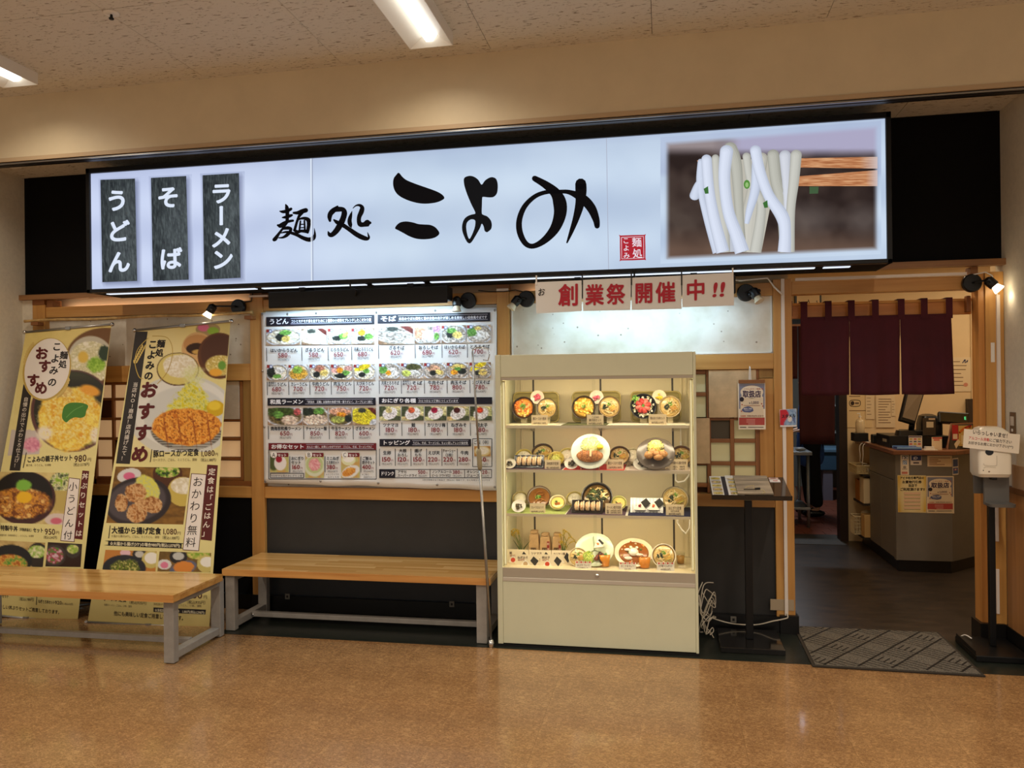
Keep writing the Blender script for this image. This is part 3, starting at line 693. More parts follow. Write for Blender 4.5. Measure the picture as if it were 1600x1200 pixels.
# red seal
pr.poly(smooth_loop([(968.5, 370), (970, 368), (1006, 367), (1008, 369), (1008.5, 403), (1006, 406), (971, 407), (969, 405)], 2), (176, 40, 52), 2)
pr.stroke([(971, 371, .8), (1005.5, 369.5, .8), (1006, 403, .8), (971.5, 404.5, .8), (971, 371, .8)], (230, 210, 220), 3, n=1, round_=False)
pr.vtext('麺処', 995, 378.5, 996, 396, 15.5, (235, 222, 232), 4, 0.012, 3); pr.vtext('こよみ', 978, 376, 979, 399, 10.5, (235, 222, 232), 4, 0.012, 3)
# noodle picture
def Zp(a, b): return (1030+a/4.324, 190+b/4.324)
def pic(X, Y, U, V):
    x = (X-1030)*4.324; y = (Y-190)*4.324
    b = mixn(X, Y, [(44, 34, 32), (62, 50, 46), (78, 66, 60)], 0.02, 1)
    b = over(b, np.clip((y-700)/160, 0, 1)*0.8, (112, 88, 74)); b = over(b, em(x, y, 1020, 650, 160, 90, 1.2)*0.35, (150, 140, 134)); b = over(b, em(x, y, 1380, 660, 120, 90, 1.2)*0.35, (150, 140, 134))
    b = over(b, np.clip((250-y)/70, 0, 1)*np.clip((x-330)/200, 0.1, 1), (172, 168, 196)); b = over(b, np.clip((230-y)/60, 0, 1)*np.clip((560-x)/200, 0, 1), (150, 138, 140))
    e = np.minimum(np.minimum(x-40, 1480-x)/32, np.minimum(y-(150-(x-50)*0.078)+15, (925-(x-50)*0.046)-y+12)/32)
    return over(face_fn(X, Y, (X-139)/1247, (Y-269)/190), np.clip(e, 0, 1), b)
pr.rast([Zp(8, 105), Zp(1500, -5), Zp(1500, 895), Zp(8, 960)], 130, 80, pic, 1)
def chop(X, Y, U, V): return over(mixn(X*0.12, Y*1.6, [(166, 104, 66), (192, 130, 88), (214, 162, 118)], 0.5, 5), np.clip((U-0.9)/0.1, 0, 1), (206, 190, 190))
pr.rast([Zp(255, 262), Zp(1475, 238), Zp(1475, 318), Zp(270, 300)], 60, 30, chop, 2); pr.rast([Zp(680, 390), Zp(1475, 328), Zp(1475, 436), Zp(680, 436)], 40, 36, chop, 2)
for a, b in ((1015, 440), ): pr.poly([Zp(a, b), Zp(a+62, b), Zp(a+58, b+46), Zp(a, b+48)], (66, 92, 62), 2)
NC = [(202, 211, 230), (194, 194, 186), (210, 218, 236), (182, 182, 172)]
def nd(pts, c, L):
    sh = lambda k: tuple(max(0, min(255, q+k)) for q in c)
    pts = [(a, min(b, 882), w) for a, b, w in pts]
    for j, (o_, ww, k) in enumerate(((0, 1.0, -26), (-.04, .86, -12), (-.08, .66, 0), (-.12, .42, 5), (-.16, .2, 9))):
        q = [(a+w*o_, b+(3*j if i_ == 0 else 0), w*ww) for i_, (a, b, w) in enumerate(pts)]
        pr.stroke(q, sh(k), L+j*.15, 4.324, (1030, 190), round_=False)
        a, b, w = q[0]; pr.ell(1030+a/4.324, 190+b/4.324, w/8.65, w/9.5, sh(k), L+j*.15, 16)
pr.poly([Zp(300, 260), Zp(930, 250), Zp(885, 500), Zp(800, 420), Zp(745, 600), Zp(690, 880), Zp(370, 880), Zp(270, 520)], (188, 184, 172), 2.6)
nd([(320, 250, 60), (380, 500, 90), (450, 700, 130), (470, 900, 160)], (190, 196, 208), 3)
nd([(690, 250, 90), (640, 500, 110), (610, 700, 140), (600, 905, 160)], (196, 194, 184), 3)
nd([(280, 270, 40), (280, 400, 60), (290, 520, 45), (340, 700, 60), (400, 905, 80)], NC[0], 4)
nd([(240, 500, 70), (262, 430, 50), (290, 380, 20)], NC[0], 4)
nd([(380, 245, 50), (400, 500, 60), (440, 700, 60), (450, 905, 60)], NC[1], 4)
nd([(320, 255, 70), (335, 450, 72), (370, 650, 78), (430, 905, 90)], NC[2], 5)
nd([(480, 180, 90), (520, 300, 80), (540, 600, 60), (560, 905, 60)], NC[3], 5)
nd([(455, 200, 90), (440, 380, 80), (465, 600, 80), (520, 760, 90), (560, 905, 100)], NC[2], 6)
nd([(590, 235, 55), (620, 420, 50), (690, 560, 60), (650, 905, 80)], NC[1], 5)
nd([(655, 290, 60), (650, 450, 65), (610, 600, 50), (590, 690, 30)], NC[0], 6)
nd([(770, 225, 80), (790, 400, 80), (830, 560, 80), (860, 905, 90)], NC[3], 6)
nd([(850, 230, 80), (860, 420, 60), (870, 600, 70)], (204, 208, 218), 6)
nd([(925, 225, 75), (910, 400, 70), (888, 600, 60), (885, 905, 60)], NC[1], 7)
nd([(650, 195, 75), (680, 340, 75), (740, 500, 75), (830, 640, 90), (850, 740, 80), (845, 905, 90)], NC[2], 8)
for a, b in ((300, 445), (700, 540)): pr.poly([Zp(a, b+10), Zp(a+30, b-8), Zp(a+34, b+42), Zp(a+10, b+44)], (62, 110, 54), 9)
pr.ell(*Zp(592, 425), 5, 7, (84, 140, 60), 9); pr.ell(*Zp(592, 428), 2.6, 4, (150, 190, 120), 10)
pr.build('sign_face', V_LIT, sg)
# translucent slots under the box
st = MB(col=(225, 235, 250))
for a, b in ((-3.9, -2.75), (-2.7, -1.95), (-1.9, -1.55), (-1.5, 0.9), (0.95, 1.1)): st.box(a, YS+0.06, zs0-0.004, b, YS+0.10, zs0+0.001)
st.build('light_slot', vmat('slot_glow', 0.4, 0.2, emit=1.2), sg)

# ------------------------------------------------------------------ linear washers under the sign
for i, (a, b) in enumerate(((-2.66, -1.39), (-0.78, 0.44))):
    wl = root('linear_wall_washer', ('long black trough lamp above the white menu board' , 'long black trough lamp behind the red-lettered paper banner')[i], 'lamp', ((a+b)/2, -0.2, 2.16), 'black trough lamps under the sign')
    hb = MB()
    def prof(x): return [(x, -0.27, 2.158), (x, -0.262, 2.150), (x, -0.256, 2.150), (x, -0.25, 2.172), (x, -0.15, 2.172), (x, -0.13, 2.19), (x, -0.13, 2.262), (x, -0.27, 2.262)]
    hb.prism(prof(a), (b-a, 0, 0)); hb.build('housing', BLACKM, wl, bevel=0.004)
    for x in (a+0.25, b-0.25): MB().box(x-0.02, -0.28, 2.262, x+0.02, -0.12, 2.2885).build('hanger', BLACKM, wl)
    MB(col=(230, 242, 255)).box(a+0.03, -0.24, 2.1655, b-0.03, -0.165, 2.1715).build('diffuser', vmat('cool_tube', 0.4, 0.2, emit=1.3), wl)
    MB().tube([((a+b)/2, -0.271, 2.215), ((a+b)/2+0.02, -0.30, 2.25), ((a+b)/2, -0.36, 2.262), ((a+b)/2, -0.37, 2.31)], 0.006, 6).build('clip', BLACKM, wl)

# ------------------------------------------------------------------ spot lamps
def spot(cx, cz, hx, hz, hy, lit, label, aim, frac=0.6):
    r = root('wall_spotlight', label, 'lamp', (cx, 0.0, cz), 'black swivel spotlights on the timber beam')
    M = Matrix.Translation((cx, -0.001, cz))@Matrix.Rotation(PI/2, 4, 'X')
    MB(M).lathe([(0.048, 0), (0.056, 0.004), (0.056, 0.026), (0.05, 0.034), (0, 0.036)], 28).build('base_disc', BLACKP, r, auto=True)
    h = Vector((hx, hy, hz)); c0 = Vector((cx, -0.036, cz)); d = Vector(aim).normalized()
    MB().tube([c0, c0+Vector((0, -0.03, 0)), h-d*0.02+Vector((0, 0, .006))], 0.006, 8).build('arm', BLACKM, r)
    q = Vector((0, 0, 1)).rotation_difference(d).to_matrix().to_4x4(); M = Matrix.Translation(h-d*0.03)@q
    MB(M).lathe([(0.012, -0.012), (0.026, 0), (0.030, 0.004), (0.030, 0.05), (0.027, 0.056), (0, 0.056)], 20).build('lamp_holder', BLACKP, r, auto=True)
    MB(M@Matrix.Rotation(PI/2, 4, 'X')@Matrix.Translation((0, 0.02, 0))).lathe([(0.008, -0.04), (0.012, -0.036), (0.012, 0.036), (0.008, 0.04)], 12).build('pivot_knob', BLACKM, r)
    MB(M).lathe([(0.02, 0.056), (0.022, 0.062), (0.031, 0.088), (0.031, 0.092), (0.027, 0.093), (0, 0.088)], 20).build('bulb', BULB_ON if lit else BULB_OFF, r, auto=True)
    if lit:
        l = bpy.data.lights.new('bulb_light', 'SPOT'); l.energy = lit; l.color = (1, 0.82, 0.6); l.spot_size = math.radians(95); l.spot_blend = 0.8; l.shadow_soft_size = 0.02
        lo = bpy.data.objects.new('bulb_light', l); COL.objects.link(lo); lo.location = h+d*0.075; lo.rotation_euler = d.to_track_quat('-Z', 'Y').to_euler()
BULB_ON = mat('lit_bulb', (255, 240, 210), 0.4, emis=(255, 236, 200), estr=9)
BULB_OFF = mat('frosted_bulb_glass', (214, 200, 170), 0.15)
spot(-3.03, 2.195, -3.215, 2.178, -0.07, 2.2, 'black spotlight with lit bulb aimed at the tall banners on the left', (-0.5, -0.15, -0.85))
spot(-1.31, 2.188, -1.375, 2.17, -0.08, 0, 'black spotlight hanging straight down above the menu board corner', (0, -0.1, -1))
spot(-0.905, 2.185, -0.965, 2.165, -0.08, 0, 'black spotlight at the left end of the red-lettered paper banner', (-0.55, -0.2, -0.75))
spot(0.525, 2.18, 0.575, 2.165, -0.08, 0, 'black spotlight at the right end of the red-lettered paper banner', (0.35, -0.3, -0.75))
spot(1.855, 2.195, 1.945, 2.185, -0.07, 0.5, 'black spotlight with lit bulb on the far right post beside the doorway', (0.65, -0.25, -0.75))

# ------------------------------------------------------------------ white cable ducts and wires
DUCT = mat('white_cable_duct', (228, 218, 208), 0.45)
d = MB().box(0.742, -0.016, 0.09, 0.762, -0.0005, 2.262).build('cable_duct', DUCT); tag(d, 'long white cable duct running down the door post behind the menu lectern', 'cable duct', )
d = MB().box(1.993, -0.014, 1.10, 2.012, -0.0005, 2.12).build('cable_duct', DUCT); tag(d, 'white cable duct down the rightmost wooden post above the sanitiser', 'cable duct')
d = MB().box(1.975, -0.012, 0.62, 1.99, -0.0005, 0.98); d.box(1.975, -0.012, 0.18, 1.99, -0.0005, 0.45)
tag(d.build('cable_duct', DUCT), 'short white duct pieces low on the rightmost post behind the black pole', 'cable duct')
d = MB().box(0.83, -0.014, 2.246, 1.83, 0.008, 2.264).build('cable_duct', DUCT); tag(d, 'horizontal white cable duct above the doorway beam', 'cable duct')
tag(MB().box(-1.113, -0.018, 2.246, -1.03, -0.0045, 2.262).build('cable_duct', DUCT), 'short white duct across the post between menu board and display case', 'cable duct')
tag(MB().box(-2.948, -0.018, 2.262, -2.80, -0.0045, 2.276).build('cable_duct', DUCT), 'short white duct on the post above the top left corner of the menu board', 'cable duct')
WIREW = mat('white_wire', (235, 230, 222), 0.4)
tag(MB().tube([(1.86, -0.03, 2.245), (1.92, -0.05, 2.255), (1.96, -0.04, 2.235), (1.985, -0.01, 2.19), (2.0, -0.008, 2.12)], 0.004, 6).build('white_wire', WIREW, smooth=True), 'thin white wire looping over the right spotlight', 'wire')
tag(MB().tube([(0.30, -0.02, 2.28), (0.5, -0.02, 2.26), (0.66, -0.02, 2.27), (0.70, -0.02, 2.21), (0.75, -0.02, 2.16)], 0.006, 6).build('grey_wire', WIREW, smooth=True), 'pale wire bending down onto the door post at the top', 'wire')
tag(MB().tube([(-2.92, -0.012, 2.29), (-2.93, -0.012, 2.235), (-3.0, -0.012, 2.225), (-3.01, -0.03, 2.215)], 0.004, 6).build('black_wire', BLACKP, smooth=True), 'thin black wire feeding the left lit spotlight', 'wire')
tag(MB().tube([(-1.24, -0.012, 2.255), (-1.17, -0.012, 2.245), (-1.06, -0.019, 2.24), (-0.98, -0.012, 2.25), (-0.93, -0.012, 2.235)], 0.0035, 6).build('black_wire', BLACKP, smooth=True), 'thin dark wire crossing the post right of the menu board', 'wire')
tag(MB().box(1.962, -0.004, 1.71, 1.984, -0.0005, 1.83).build('white_plate', WHITEP, bevel=0.002), 'small white plate on the right post above the sanitiser', 'plate')
tag(MB().box(1.945, -0.003, 0.90, 1.972, -0.0005, 0.985).build('tape_strip', mat('cream_tape', (225, 205, 165), 0.6)), 'cream tape strip on the right post below the drip tray', 'tape')

# ------------------------------------------------------------------ hanging red-lettered banner of four sheets
hq = [(836, 441, 909, 438, 909, 486, 838, 490), (911, 437.5, 986, 434, 985, 484.5, 911, 486), (987, 434, 1064, 430.5, 1065, 482.5, 987, 484.5), (1066, 430, 1146, 426, 1147, 477.5, 1066, 480)]
hb = root('paper_banner', 'laminated white paper banner with large red characters hanging under the sign', 'banner', tuple(P(990, 488, y=-0.375)))
SHEETM = vmat('laminated_sheet', 0.25, 0.5)
for i, q in enumerate(hq):
    c = [P(q[k], q[k+1], y=-0.376) for k in (0, 2, 4, 6)]
    MB(col=(226, 224, 220)).prism(c, (0, 0.0012, 0)).build('sheet', SHEETM, hb)
RD = (176, 36, 52)
LT = (('創', 872, 905, 475, 474, 36), ('業', 914, 944, 474, 473, 34), ('祭', 947, 977, 473, 472, 34), ('開', 991, 1021, 471, 470, 34), ('催', 1024, 1056, 470, 469, 34), ('中', 1071, 1103, 467, 465, 34), ('!', 1111, 1121, 464, 463, 31), ('!', 1122, 1133, 463, 462.5, 31))
for x0_, x1_ in ((830, 909), (910, 986), (987, 1065), (1066, 1150)):
    pr = Print(-0.378)
    for t, x0, x1, y0, y1, h in LT:
        if x0_ < x0 < x1_: pr.text(t, x0, y0, x1, y1, h, RD, 2, 0.026, 4, up=(0.12, -1) if t == '!' else None)
    if x0_ == 830: pr.text('お', 840, 462, 852, 460, 13, (30, 26, 26), 2, 0.012, 4)
    pr.build('lettering', V_PRINT, hb)
for x in (838, 909.8, 986.5, 1065, 1145):
    p = P(x, 433, y=-0.376); MB().box(p[0]-0.004, -0.379, p[2]-0.05, p[0]+0.004, -0.364, 2.292).build('tape_tab', BLACKP if x not in (838, 1145) else WHITEP, hb)

# ------------------------------------------------------------------ menu board (vinyl sheet)
YM = -0.022
mn = root('menu_board', 'large white vinyl menu sheet with noodle photos and red prices pinned to the wall', 'menu', (-1.98, -0.01, 0.90))
mc = [P(408, 488.5, y=-0.012), P(776, 480.5, y=-0.012), P(776, 766, y=-0.012), P(413, 755, y=-0.012)]
def msurf(u, v):
    a = Vector(mc[0]).lerp(Vector(mc[1]), u); b = Vector(mc[3]).lerp(Vector(mc[2]), u); p = a.lerp(b, v)
    w = 0.004*math.sin(u*17)+0.003*math.sin(u*31+1)
    if v > 0.97: p.y -= abs(w)*0.8; p.z += w*0.8
    if v < 0.03: p.y -= abs(w)*0.3
    return p
MB(col=(228, 228, 226)).surf(msurf, 70, 34, thick=(0, 0.001, 0)).build('sheet', vmat('vinyl_sheet', 0.28, 0.5, bump=0.12, bscale=14), mn, smooth=True)
for px, py in ((409.5, 492), (449, 491), (494, 490), (588, 488.5), (680, 485.5), (773, 485), (410, 580), (413, 667), (415, 752), (501, 752), (591, 755), (683, 757.5), (773, 761)):
    p = P(px, py, y=-0.014); MB(Matrix.Translation((p[0], -0.0135, p[2]))@Matrix.Rotation(PI/2, 4, 'X')).lathe([(0.0085, 0), (0.009, 0.001), (0.006, 0.0025), (0.003, 0.004), (0, 0.0055)], 12).build('eyelet', STEEL, mn)
pr = Print(YM+0.004)
NV = (22, 22, 36); MR = (112, 24, 34); PR_ = (132, 30, 40); DK = (40, 40, 44)
LG = (70, 70, 72)
UD = [(240, 234, 220), (214, 200, 168), (250, 248, 240)]; SB = [(150, 138, 128), (206, 198, 188), (120, 108, 98)]
def dish(kind, seed):
    def fn(X, Y, U, V):
        b = mixn(U, V, [(130, 96, 70), (176, 150, 122), (206, 196, 186)], 1.6, seed)
        noodles = SB if kind[0] == 's' else (UD if kind[0] == 'u' else [(70, 60, 40), (120, 104, 60), (40, 36, 26)])
        x, y = U+0.0*V, V
        if kind[1] == 'z':
            b = over(b, em(x, y, 0.45, 0.5, 0.62, 0.46, 0.1, 0.3), mixn(x, y*1.6, noodles if kind[0] != 'r' else [(214, 196, 30), (236, 222, 70), (180, 160, 30)], 9, seed))
            b = over(b, em(x, y, 0.4, 0.16, 0.17, 0.14, 0.4, 0, .3, seed), (52, 58, 52)); b = over(b, em(x, y, 0.95, 0.95, 0.22, 0.3, 0.1), (214, 218, 226)); return over(b, em(x-y*0.0, y, 0.9, 0.2, 0.1, 0.5, 0.2, -0.7), (96, 40, 34))
        if kind[1] == 'm':   # rice ball
            b = mixn(x, y, [(176, 178, 120), (214, 204, 150), (206, 176, 120)], 2, seed); b = over(b, em(x, y, 0.06, 0.3, 0.3, 0.42, 0.2), (70, 78, 52)); b = over(b, em(x, y, 0.78, 0.95, 0.38, 0.3, 0.2), (74, 82, 58))
            b = over(b, em(x, y, 0.5, 0.5, 0.33, 0.45, 0.1, 0.35, .05, seed), (234, 226, 224)); return over(b, em(x, y, 0.45, 0.27, 0.15, 0.2, 0.2, 0, .1, seed), kind[2])
        b = over(b, em(x, y, 0.5, 0.5, 0.56, 0.60, 0.06), (200, 204, 214)); b = over(b, em(x, y, 0.5, 0.52, 0.50, 0.50, 0.05), (150, 138, 120))
        b = over(b, em(x, y, 0.5, 0.53, 0.46, 0.44, 0.1), mixn(x, y, noodles, 9, seed))
        for (cx, cy, rx, ry, c, rot) in kind[2]:
            b = over(b, em(x, y, cx, cy, rx, ry, 0.25, rot, 0.25, seed), mixn(x, y, [tuple(q*0.8 for q in c), c, tuple(min(255, q*1.15) for q in c)], 14, seed+1))
        return b
    return fn
GR = (98, 148, 66); BKW = (34, 40, 38); YE = (226, 196, 110); EG = (236, 150, 40); WT = (236, 232, 224); PK = (206, 150, 140); TP = (228, 196, 40)
def bl(*a): return a
def photo(x0, y0, x1, y1, kind, seed, sk=0.0, mark=True):
    pr.rast([(x0, y0), (x1, y0+(x1-x0)*sk), (x1, y1+(x1-x0)*sk*0.6), (x0, y1)], 40, 30, lambda X, Y, U, V: dish(kind, seed)(X, Y, U, V)*(0.72+0.62*vn(U*22, V*17, 1.0, seed))[..., None], 1)
    if mark:
        pr.rect(x0+0.3, y0+0.6, x0+4.2, y0+5, (150, 50, 46), 2); pr.ell(x0+6.5, y0+3, 2.6, 2.8, (70, 96, 160), 2); pr.ell(x0+6.5, y0+3, 1.7, 1.8, (225, 230, 240), 2.5)
def item(x0, x1, yn, name, price, tax, bar=True, dy=0.0, small=None):
    w = x1-x0; c = (x0+x1)/2
    if bar: pr.line(x0, yn-6.5, x0+0.4, yn+14.5, 0.9, DK, 2)
    if small: 
        pr.text(small[0], x0+2, yn-3.2, x0+w*0.46, yn-3.2, 4.2, DK, 3, 0.02); pr.text(small[1], x0+2, yn+0.8, x0+w*0.46, yn+0.8, 4.2, DK, 3, 0.02); pr.text(name, x0+w*0.47, yn, x1-1, yn, 6.2, DK, 3, 0.03)
    else:
        L = min(w-5, len(name)*6.2); pr.text(name, c-L/2+1, yn, c+L/2+1, yn-dy*L, 6.6, DK, 3, 0.03)
    pr.text(price, c-8.5, yn+8.6, c+7, yn+8.6, 10.2, PR_, 3, 0.012); pr.text('円', c+7.2, yn+8.6, c+11.3, yn+8.6, 4.3, PR_, 3)
    pr.text('（税込'+tax+'円）', c-11.5, yn+13.4, c+11.5, yn+13.4, 4.3, LG, 3)
def header(x0, y0, x1, y1, t, sub, tw, col=NV, sk=0.0, lines=True, xs=None):
    pr.rast([(x0, y0), (x1, y0+(x1-x0)*sk), (x1, y1+(x1-x0)*sk), (x0, y1)], 24, 3, np.array(col, float), 1)
    h = y1-y0; yb_ = y1-h*0.26
    pr.text(t, x0+4, yb_, x0+4+tw, yb_+tw*sk, h*0.66, (232, 232, 236), 3, 0.03)
    xa, xb = x0+8+tw, (xs or x1-5)
    pr.text(sub, xa, yb_-h*0.08+(xa-x0)*sk, xb, yb_-h*0.08+(xb-x0)*sk, h*0.36, (222, 222, 228), 3, 0.015)
    for q in (0.2, 0.78): pr.line(xa-1, y0+h*q+(xa-x0)*sk, xb+1, y0+h*q+(xb-x0)*sk, 0.4, (150, 148, 160), 2)
header(416, 495.5, 585, 510, 'うどん', 'コシとモチモチ感を出すために２種類の小麦粉をブレンドしたこだわり麺', 31, sk=-0.022)
header(590, 491.5, 766, 505.5, 'そば', '本来のそばの風味と香ほ白信の出汁が楽しめる美味しい田舎風そばです', 25, sk=-0.02)
cells = [(416, 469), (471, 510), (512, 547), (549, 585)]
kd = [('u', 'b', [(0.42, 0.52, .14, .26, BKW, 0), (0.56, 0.24, .18, .16, GR, 0), (0.58, 0.62, .13, .2, YE, 0)]), ('u', 'z'), ('u', 'b', [(0.35, 0.3, .3, .25, WT, 0), (.42, .62, .22, .16, BKW, 0), (.7, .5, .2, .2, GR, 0), (.8, .4, .1, .2, YE, .5)]), ('u', 'b', [(0.35, 0.5, .3, .3, WT, 0), (.45, .3, .16, .2, EG, 0), (.45, .65, .2, .16, BKW, 0), (.75, .55, .2, .2, GR, 0)])]
nm = [('はいからうどん', '580', '638'), ('ざるうどん', '580', '638'), ('とろろうどん', '650', '715'), ('月見とろろうどん', '680', '748')]
for i, (a, b) in enumerate(cells):
    y = 514.5-(a-416)*0.012; photo(a, y, b, y+24.5, kd[i], i, -0.02, i != 1); item(a+0.5, b, 550-(a-416)*0.014, *nm[i])
cells = [(417, 449), (450.5, 482), (483.5, 516), (517, 551), (552.5, 586)]
kd = [('u', 'b', [(.2, .5, .2, .35, BKW, 0), (.62, .38, .24, .2, WT, .3), (.5, .75, .2, .14, GR, 0)]), ('u', 'b', [(.5, .55, .45, .4, (206, 156, 60), 0), (.45, .35, .25, .25, (140, 176, 70), 0)]), ('u', 'b', [(.5, .3, .25, .25, (170, 110, 90), 0), (.35, .65, .18, .2, BKW, 0), (.7, .55, .2, .2, YE, 0)]),
      ('u', 'b', [(.25, .35, .25, .25, PK, 0), (.8, .3, .2, .2, PK, 0), (.42, .38, .15, .18, EG, 0), (.45, .75, .28, .16, BKW, 0), (.7, .55, .18, .16, GR, 0)]), ('u', 'b', [(.4, .22, .4, .17, TP, -.5), (.4, .68, .17, .16, BKW, 0), (.6, .45, .15, .15, GR, 0)])]
nm = [('うどん', '680', '748'), ('カレーうどん', '700', '770'), ('牛肉うどん', '720', '792'), ('肉玉うどん', '750', '825'), ('えび天うどん', '720', '792')]
for i, (a, b) in enumerate(cells):
    photo(a, 570-(a-416)*0.006, b, 594-(a-416)*0.006, kd[i], 10+i, -0.01); item(a+0.5, b, 603-(a-416)*0.01, *nm[i], small=('焼海苔と', '揚げもちの') if i == 0 else None)
cells = [(591, 645.5), (648, 688), (690, 728), (729.5, 767)]
kd = [('s', 'z'), ('s', 'b', [(.2, .4, .25, .35, (214, 150, 120), 0), (.55, .55, .25, .3, WT, 0), (.85, .2, .15, .2, (180, 130, 160), 0), (.85, .6, .1, .2, GR, 0)]), ('s', 'b', [(.35, .5, .17, .22, BKW, 0), (.42, .3, .2, .15, GR, 0), (.65, .55, .2, .2, YE, .3)]), ('s', 'b', [(.6, .6, .35, .25, WT, 0), (.2, .4, .2, .25, GR, 0), (.45, .2, .15, .1, YE, 0)])]
nm = [('ざるそば', '620', '682'), ('おろしそば', '680', '748'), ('はいからそば', '620', '682'), ('とろろそば', '700', '770')]
for i, (a, b) in enumerate(cells):
    y = 510.5-(a-590)*0.018; photo(a, y, b, y+27.3, kd[i], 20+i, -0.02, i > 1); item(a+0.5, b, 546-(a-590)*0.012, *nm[i])
cells = [(592, 625), (626.5, 661), (662.5, 697), (698, 732), (733.5, 767)]
kd = [('s', 'b', [(.6, .6, .3, .3, WT, 0), (.45, .62, .14, .16, EG, 0), (.2, .4, .2, .25, GR, 0)]), ('s', 'b', [(.55, .25, .35, .2, (70, 72, 40), 0), (.62, .62, .25, .17, WT, .3), (.25, .65, .2, .2, (180, 190, 90), 0)]), ('s', 'b', [(.45, .35, .3, .22, (196, 150, 120), 0), (.42, .65, .16, .16, BKW, 0), (.7, .6, .2, .15, YE, .5)]),
      ('s', 'b', [(.5, .25, .35, .14, YE, 0), (.35, .6, .18, .18, EG, 0), (.7, .55, .2, .2, BKW, 0), (.5, .4, .15, .12, GR, 0)]), ('s', 'b', [(.4, .25, .42, .17, TP, -.6), (.4, .68, .15, .16, BKW, 0), (.62, .62, .2, .2, YE, 0)])]
nm = [('月見とろろそば', '720', '792'), ('そば', '720', '792'), ('牛肉そば', '780', '858'), ('肉玉そば', '800', '880'), ('えび天そば', '780', '858')]
for i, (a, b) in enumerate(cells):
    photo(a, 568-(a-590)*0.012, b, 592-(a-590)*0.008, kd[i], 30+i, -0.01); item(a+0.5, b, 601-(a-590)*0.008, *nm[i], small=('焼海苔と', '揚げもちの') if i == 1 else None)
header(418, 622, 587, 634, '和風ラーメン', '「多加水　正麺」は独特の食感で味・香りがよく、スープによく絡む', 52, sk=-0.004)
header(592, 620.5, 769, 631.5, 'おにぎり各種', 'ひとつひとつ丁寧につくっています', 54, xs=716)
cells = [(418.5, 472.5), (473.5, 512), (513.5, 550), (551, 587.5)]
kd = [('r', 'b', [(.35, .25, .4, .3, (60, 80, 34), 0), (.3, .4, .15, .2, GR, 0), (.64, .72, .24, .28, (220, 196, 176), 0), (.85, .25, .1, .2, (190, 90, 90), 0)]), ('r', 'b', [(.2, .25, .25, .25, (36, 46, 36), 0), (.65, .2, .22, .2, GR, 0), (.5, .7, .5, .3, (222, 200, 180), 0)]),
      ('r', 'b', [(.5, .25, .45, .25, (216, 160, 130), 0), (.55, .4, .2, .15, (226, 140, 40), 0), (.4, .7, .3, .2, (170, 180, 90), 0), (.85, .65, .15, .2, BKW, 0)]), ('r', 'z')]
nm = [('焼海苔和風ラーメン', '650', '715'), ('チャーシュー麺', '850', '935'), ('牛玉ラーメン', '820', '902'), ('ざるラーメン', '600', '660')]
for i, (a, b) in enumerate(cells): photo(a, 637, b, 664, kd[i], 40+i, -0.003, False); item(a+0.7, b, 672, *nm[i])
cells = [(592.5, 626), (627.5, 662), (663.5, 697.5), (698.5, 733), (734.5, 768.5)]
nm = [('ツナマヨ', '180', '198'), ('鮭', '180', '198'), ('カリカリ梅', '180', '198'), ('ねぎみそ', '180', '198'), ('明太子', '180', '198')]
tc = [(196, 180, 120), (214, 96, 60), (150, 24, 60), (70, 22, 24), (220, 70, 40)]
for i, (a, b) in enumerate(cells): photo(a, 635, b, 657, ('x', 'm', tc[i]), 50+i, 0, False); item(a+0.3, b, 666.5, *nm[i])
header(593, 686, 736, 697.5, 'トッピング', 'うどん、そば、ラーメンに、ちょい足しアレンジ自分流', 44)
cells = [(593, 616.5), (617.5, 641), (642, 665), (666.5, 689.5), (690.5, 713.5), (714.5, 737)]
nm = [(('', '生卵'), '150', '165'), (('大根', 'おろし'), '120', '132'), (('揚げ', 'もち'), '150', '165'), (('', 'えび天'), '220', '242'), (('チャーシュー', '（2枚）'), '220', '242'), (('', '牛肉'), '280', '308')]
for i, (a, b) in enumerate(cells):
    c = (a+b)/2; n = nm[i][0]; pr.line(a, 701, a+.2, 728, 0.8, DK, 2)
    if n[0]:
        L = min(20, len(n[0])*6); pr.text(n[0], c-L/2, 706.5, c+L/2, 706.5, 6, DK, 3, .03); L = min(18, len(n[1])*5.6); pr.text(n[1], c-L/2, 713, c+L/2, 713, 5.8, DK, 3, .02)
    else: L = len(n[1])*6.3; pr.text(n[1], c-L/2, 710, c+L/2, 710, 6.6, DK, 3, .03)
    pr.text(nm[i][1], c-9.5, 721.2, c+6, 721.2, 10, PR_, 3, .022); pr.text('円', c+6.2, 721.2, c+10, 721.2, 4.2, PR_, 3); pr.text('（税込'+nm[i][2]+'円）', c-10.5, 726.5, c+10.5, 726.5, 4.2, LG, 3)
def frame(x0, y0, x1, y1, w, c, L=2):
    for a in ((x0, y0, x1, y0), (x1, y0, x1, y1), (x1, y1, x0, y1), (x0, y1, x0, y0)): pr.line(*a, w, c, L)
frame(738.5, 685.5, 768.5, 729, 0.8, DK)
pr.text('ご飯（中）', 740, 693.5, 767, 693.5, 6.4, DK, 3, .02); pr.rast([(741, 697), (766.5, 697), (766.5, 713), (741, 713)], 24, 16, lambda X, Y, U, V: over(over(mixn(X, Y, [(170, 120, 60), (206, 160, 90)], .3), em(U, V, .5, .5, .48, .5, .08), (216, 196, 140)), em(U, V, .5, .45, .38, .36, .15), mixn(X, Y, [(240, 232, 214), (222, 210, 186)], .8)), 1)
pr.text('160', 745, 721.5, 760, 721.5, 10, PR_, 3, .022); pr.text('円', 760, 721.5, 764, 721.5, 4.2, PR_, 3); pr.text('（税込176円）', 743, 727, 765, 727, 4.2, LG, 3)
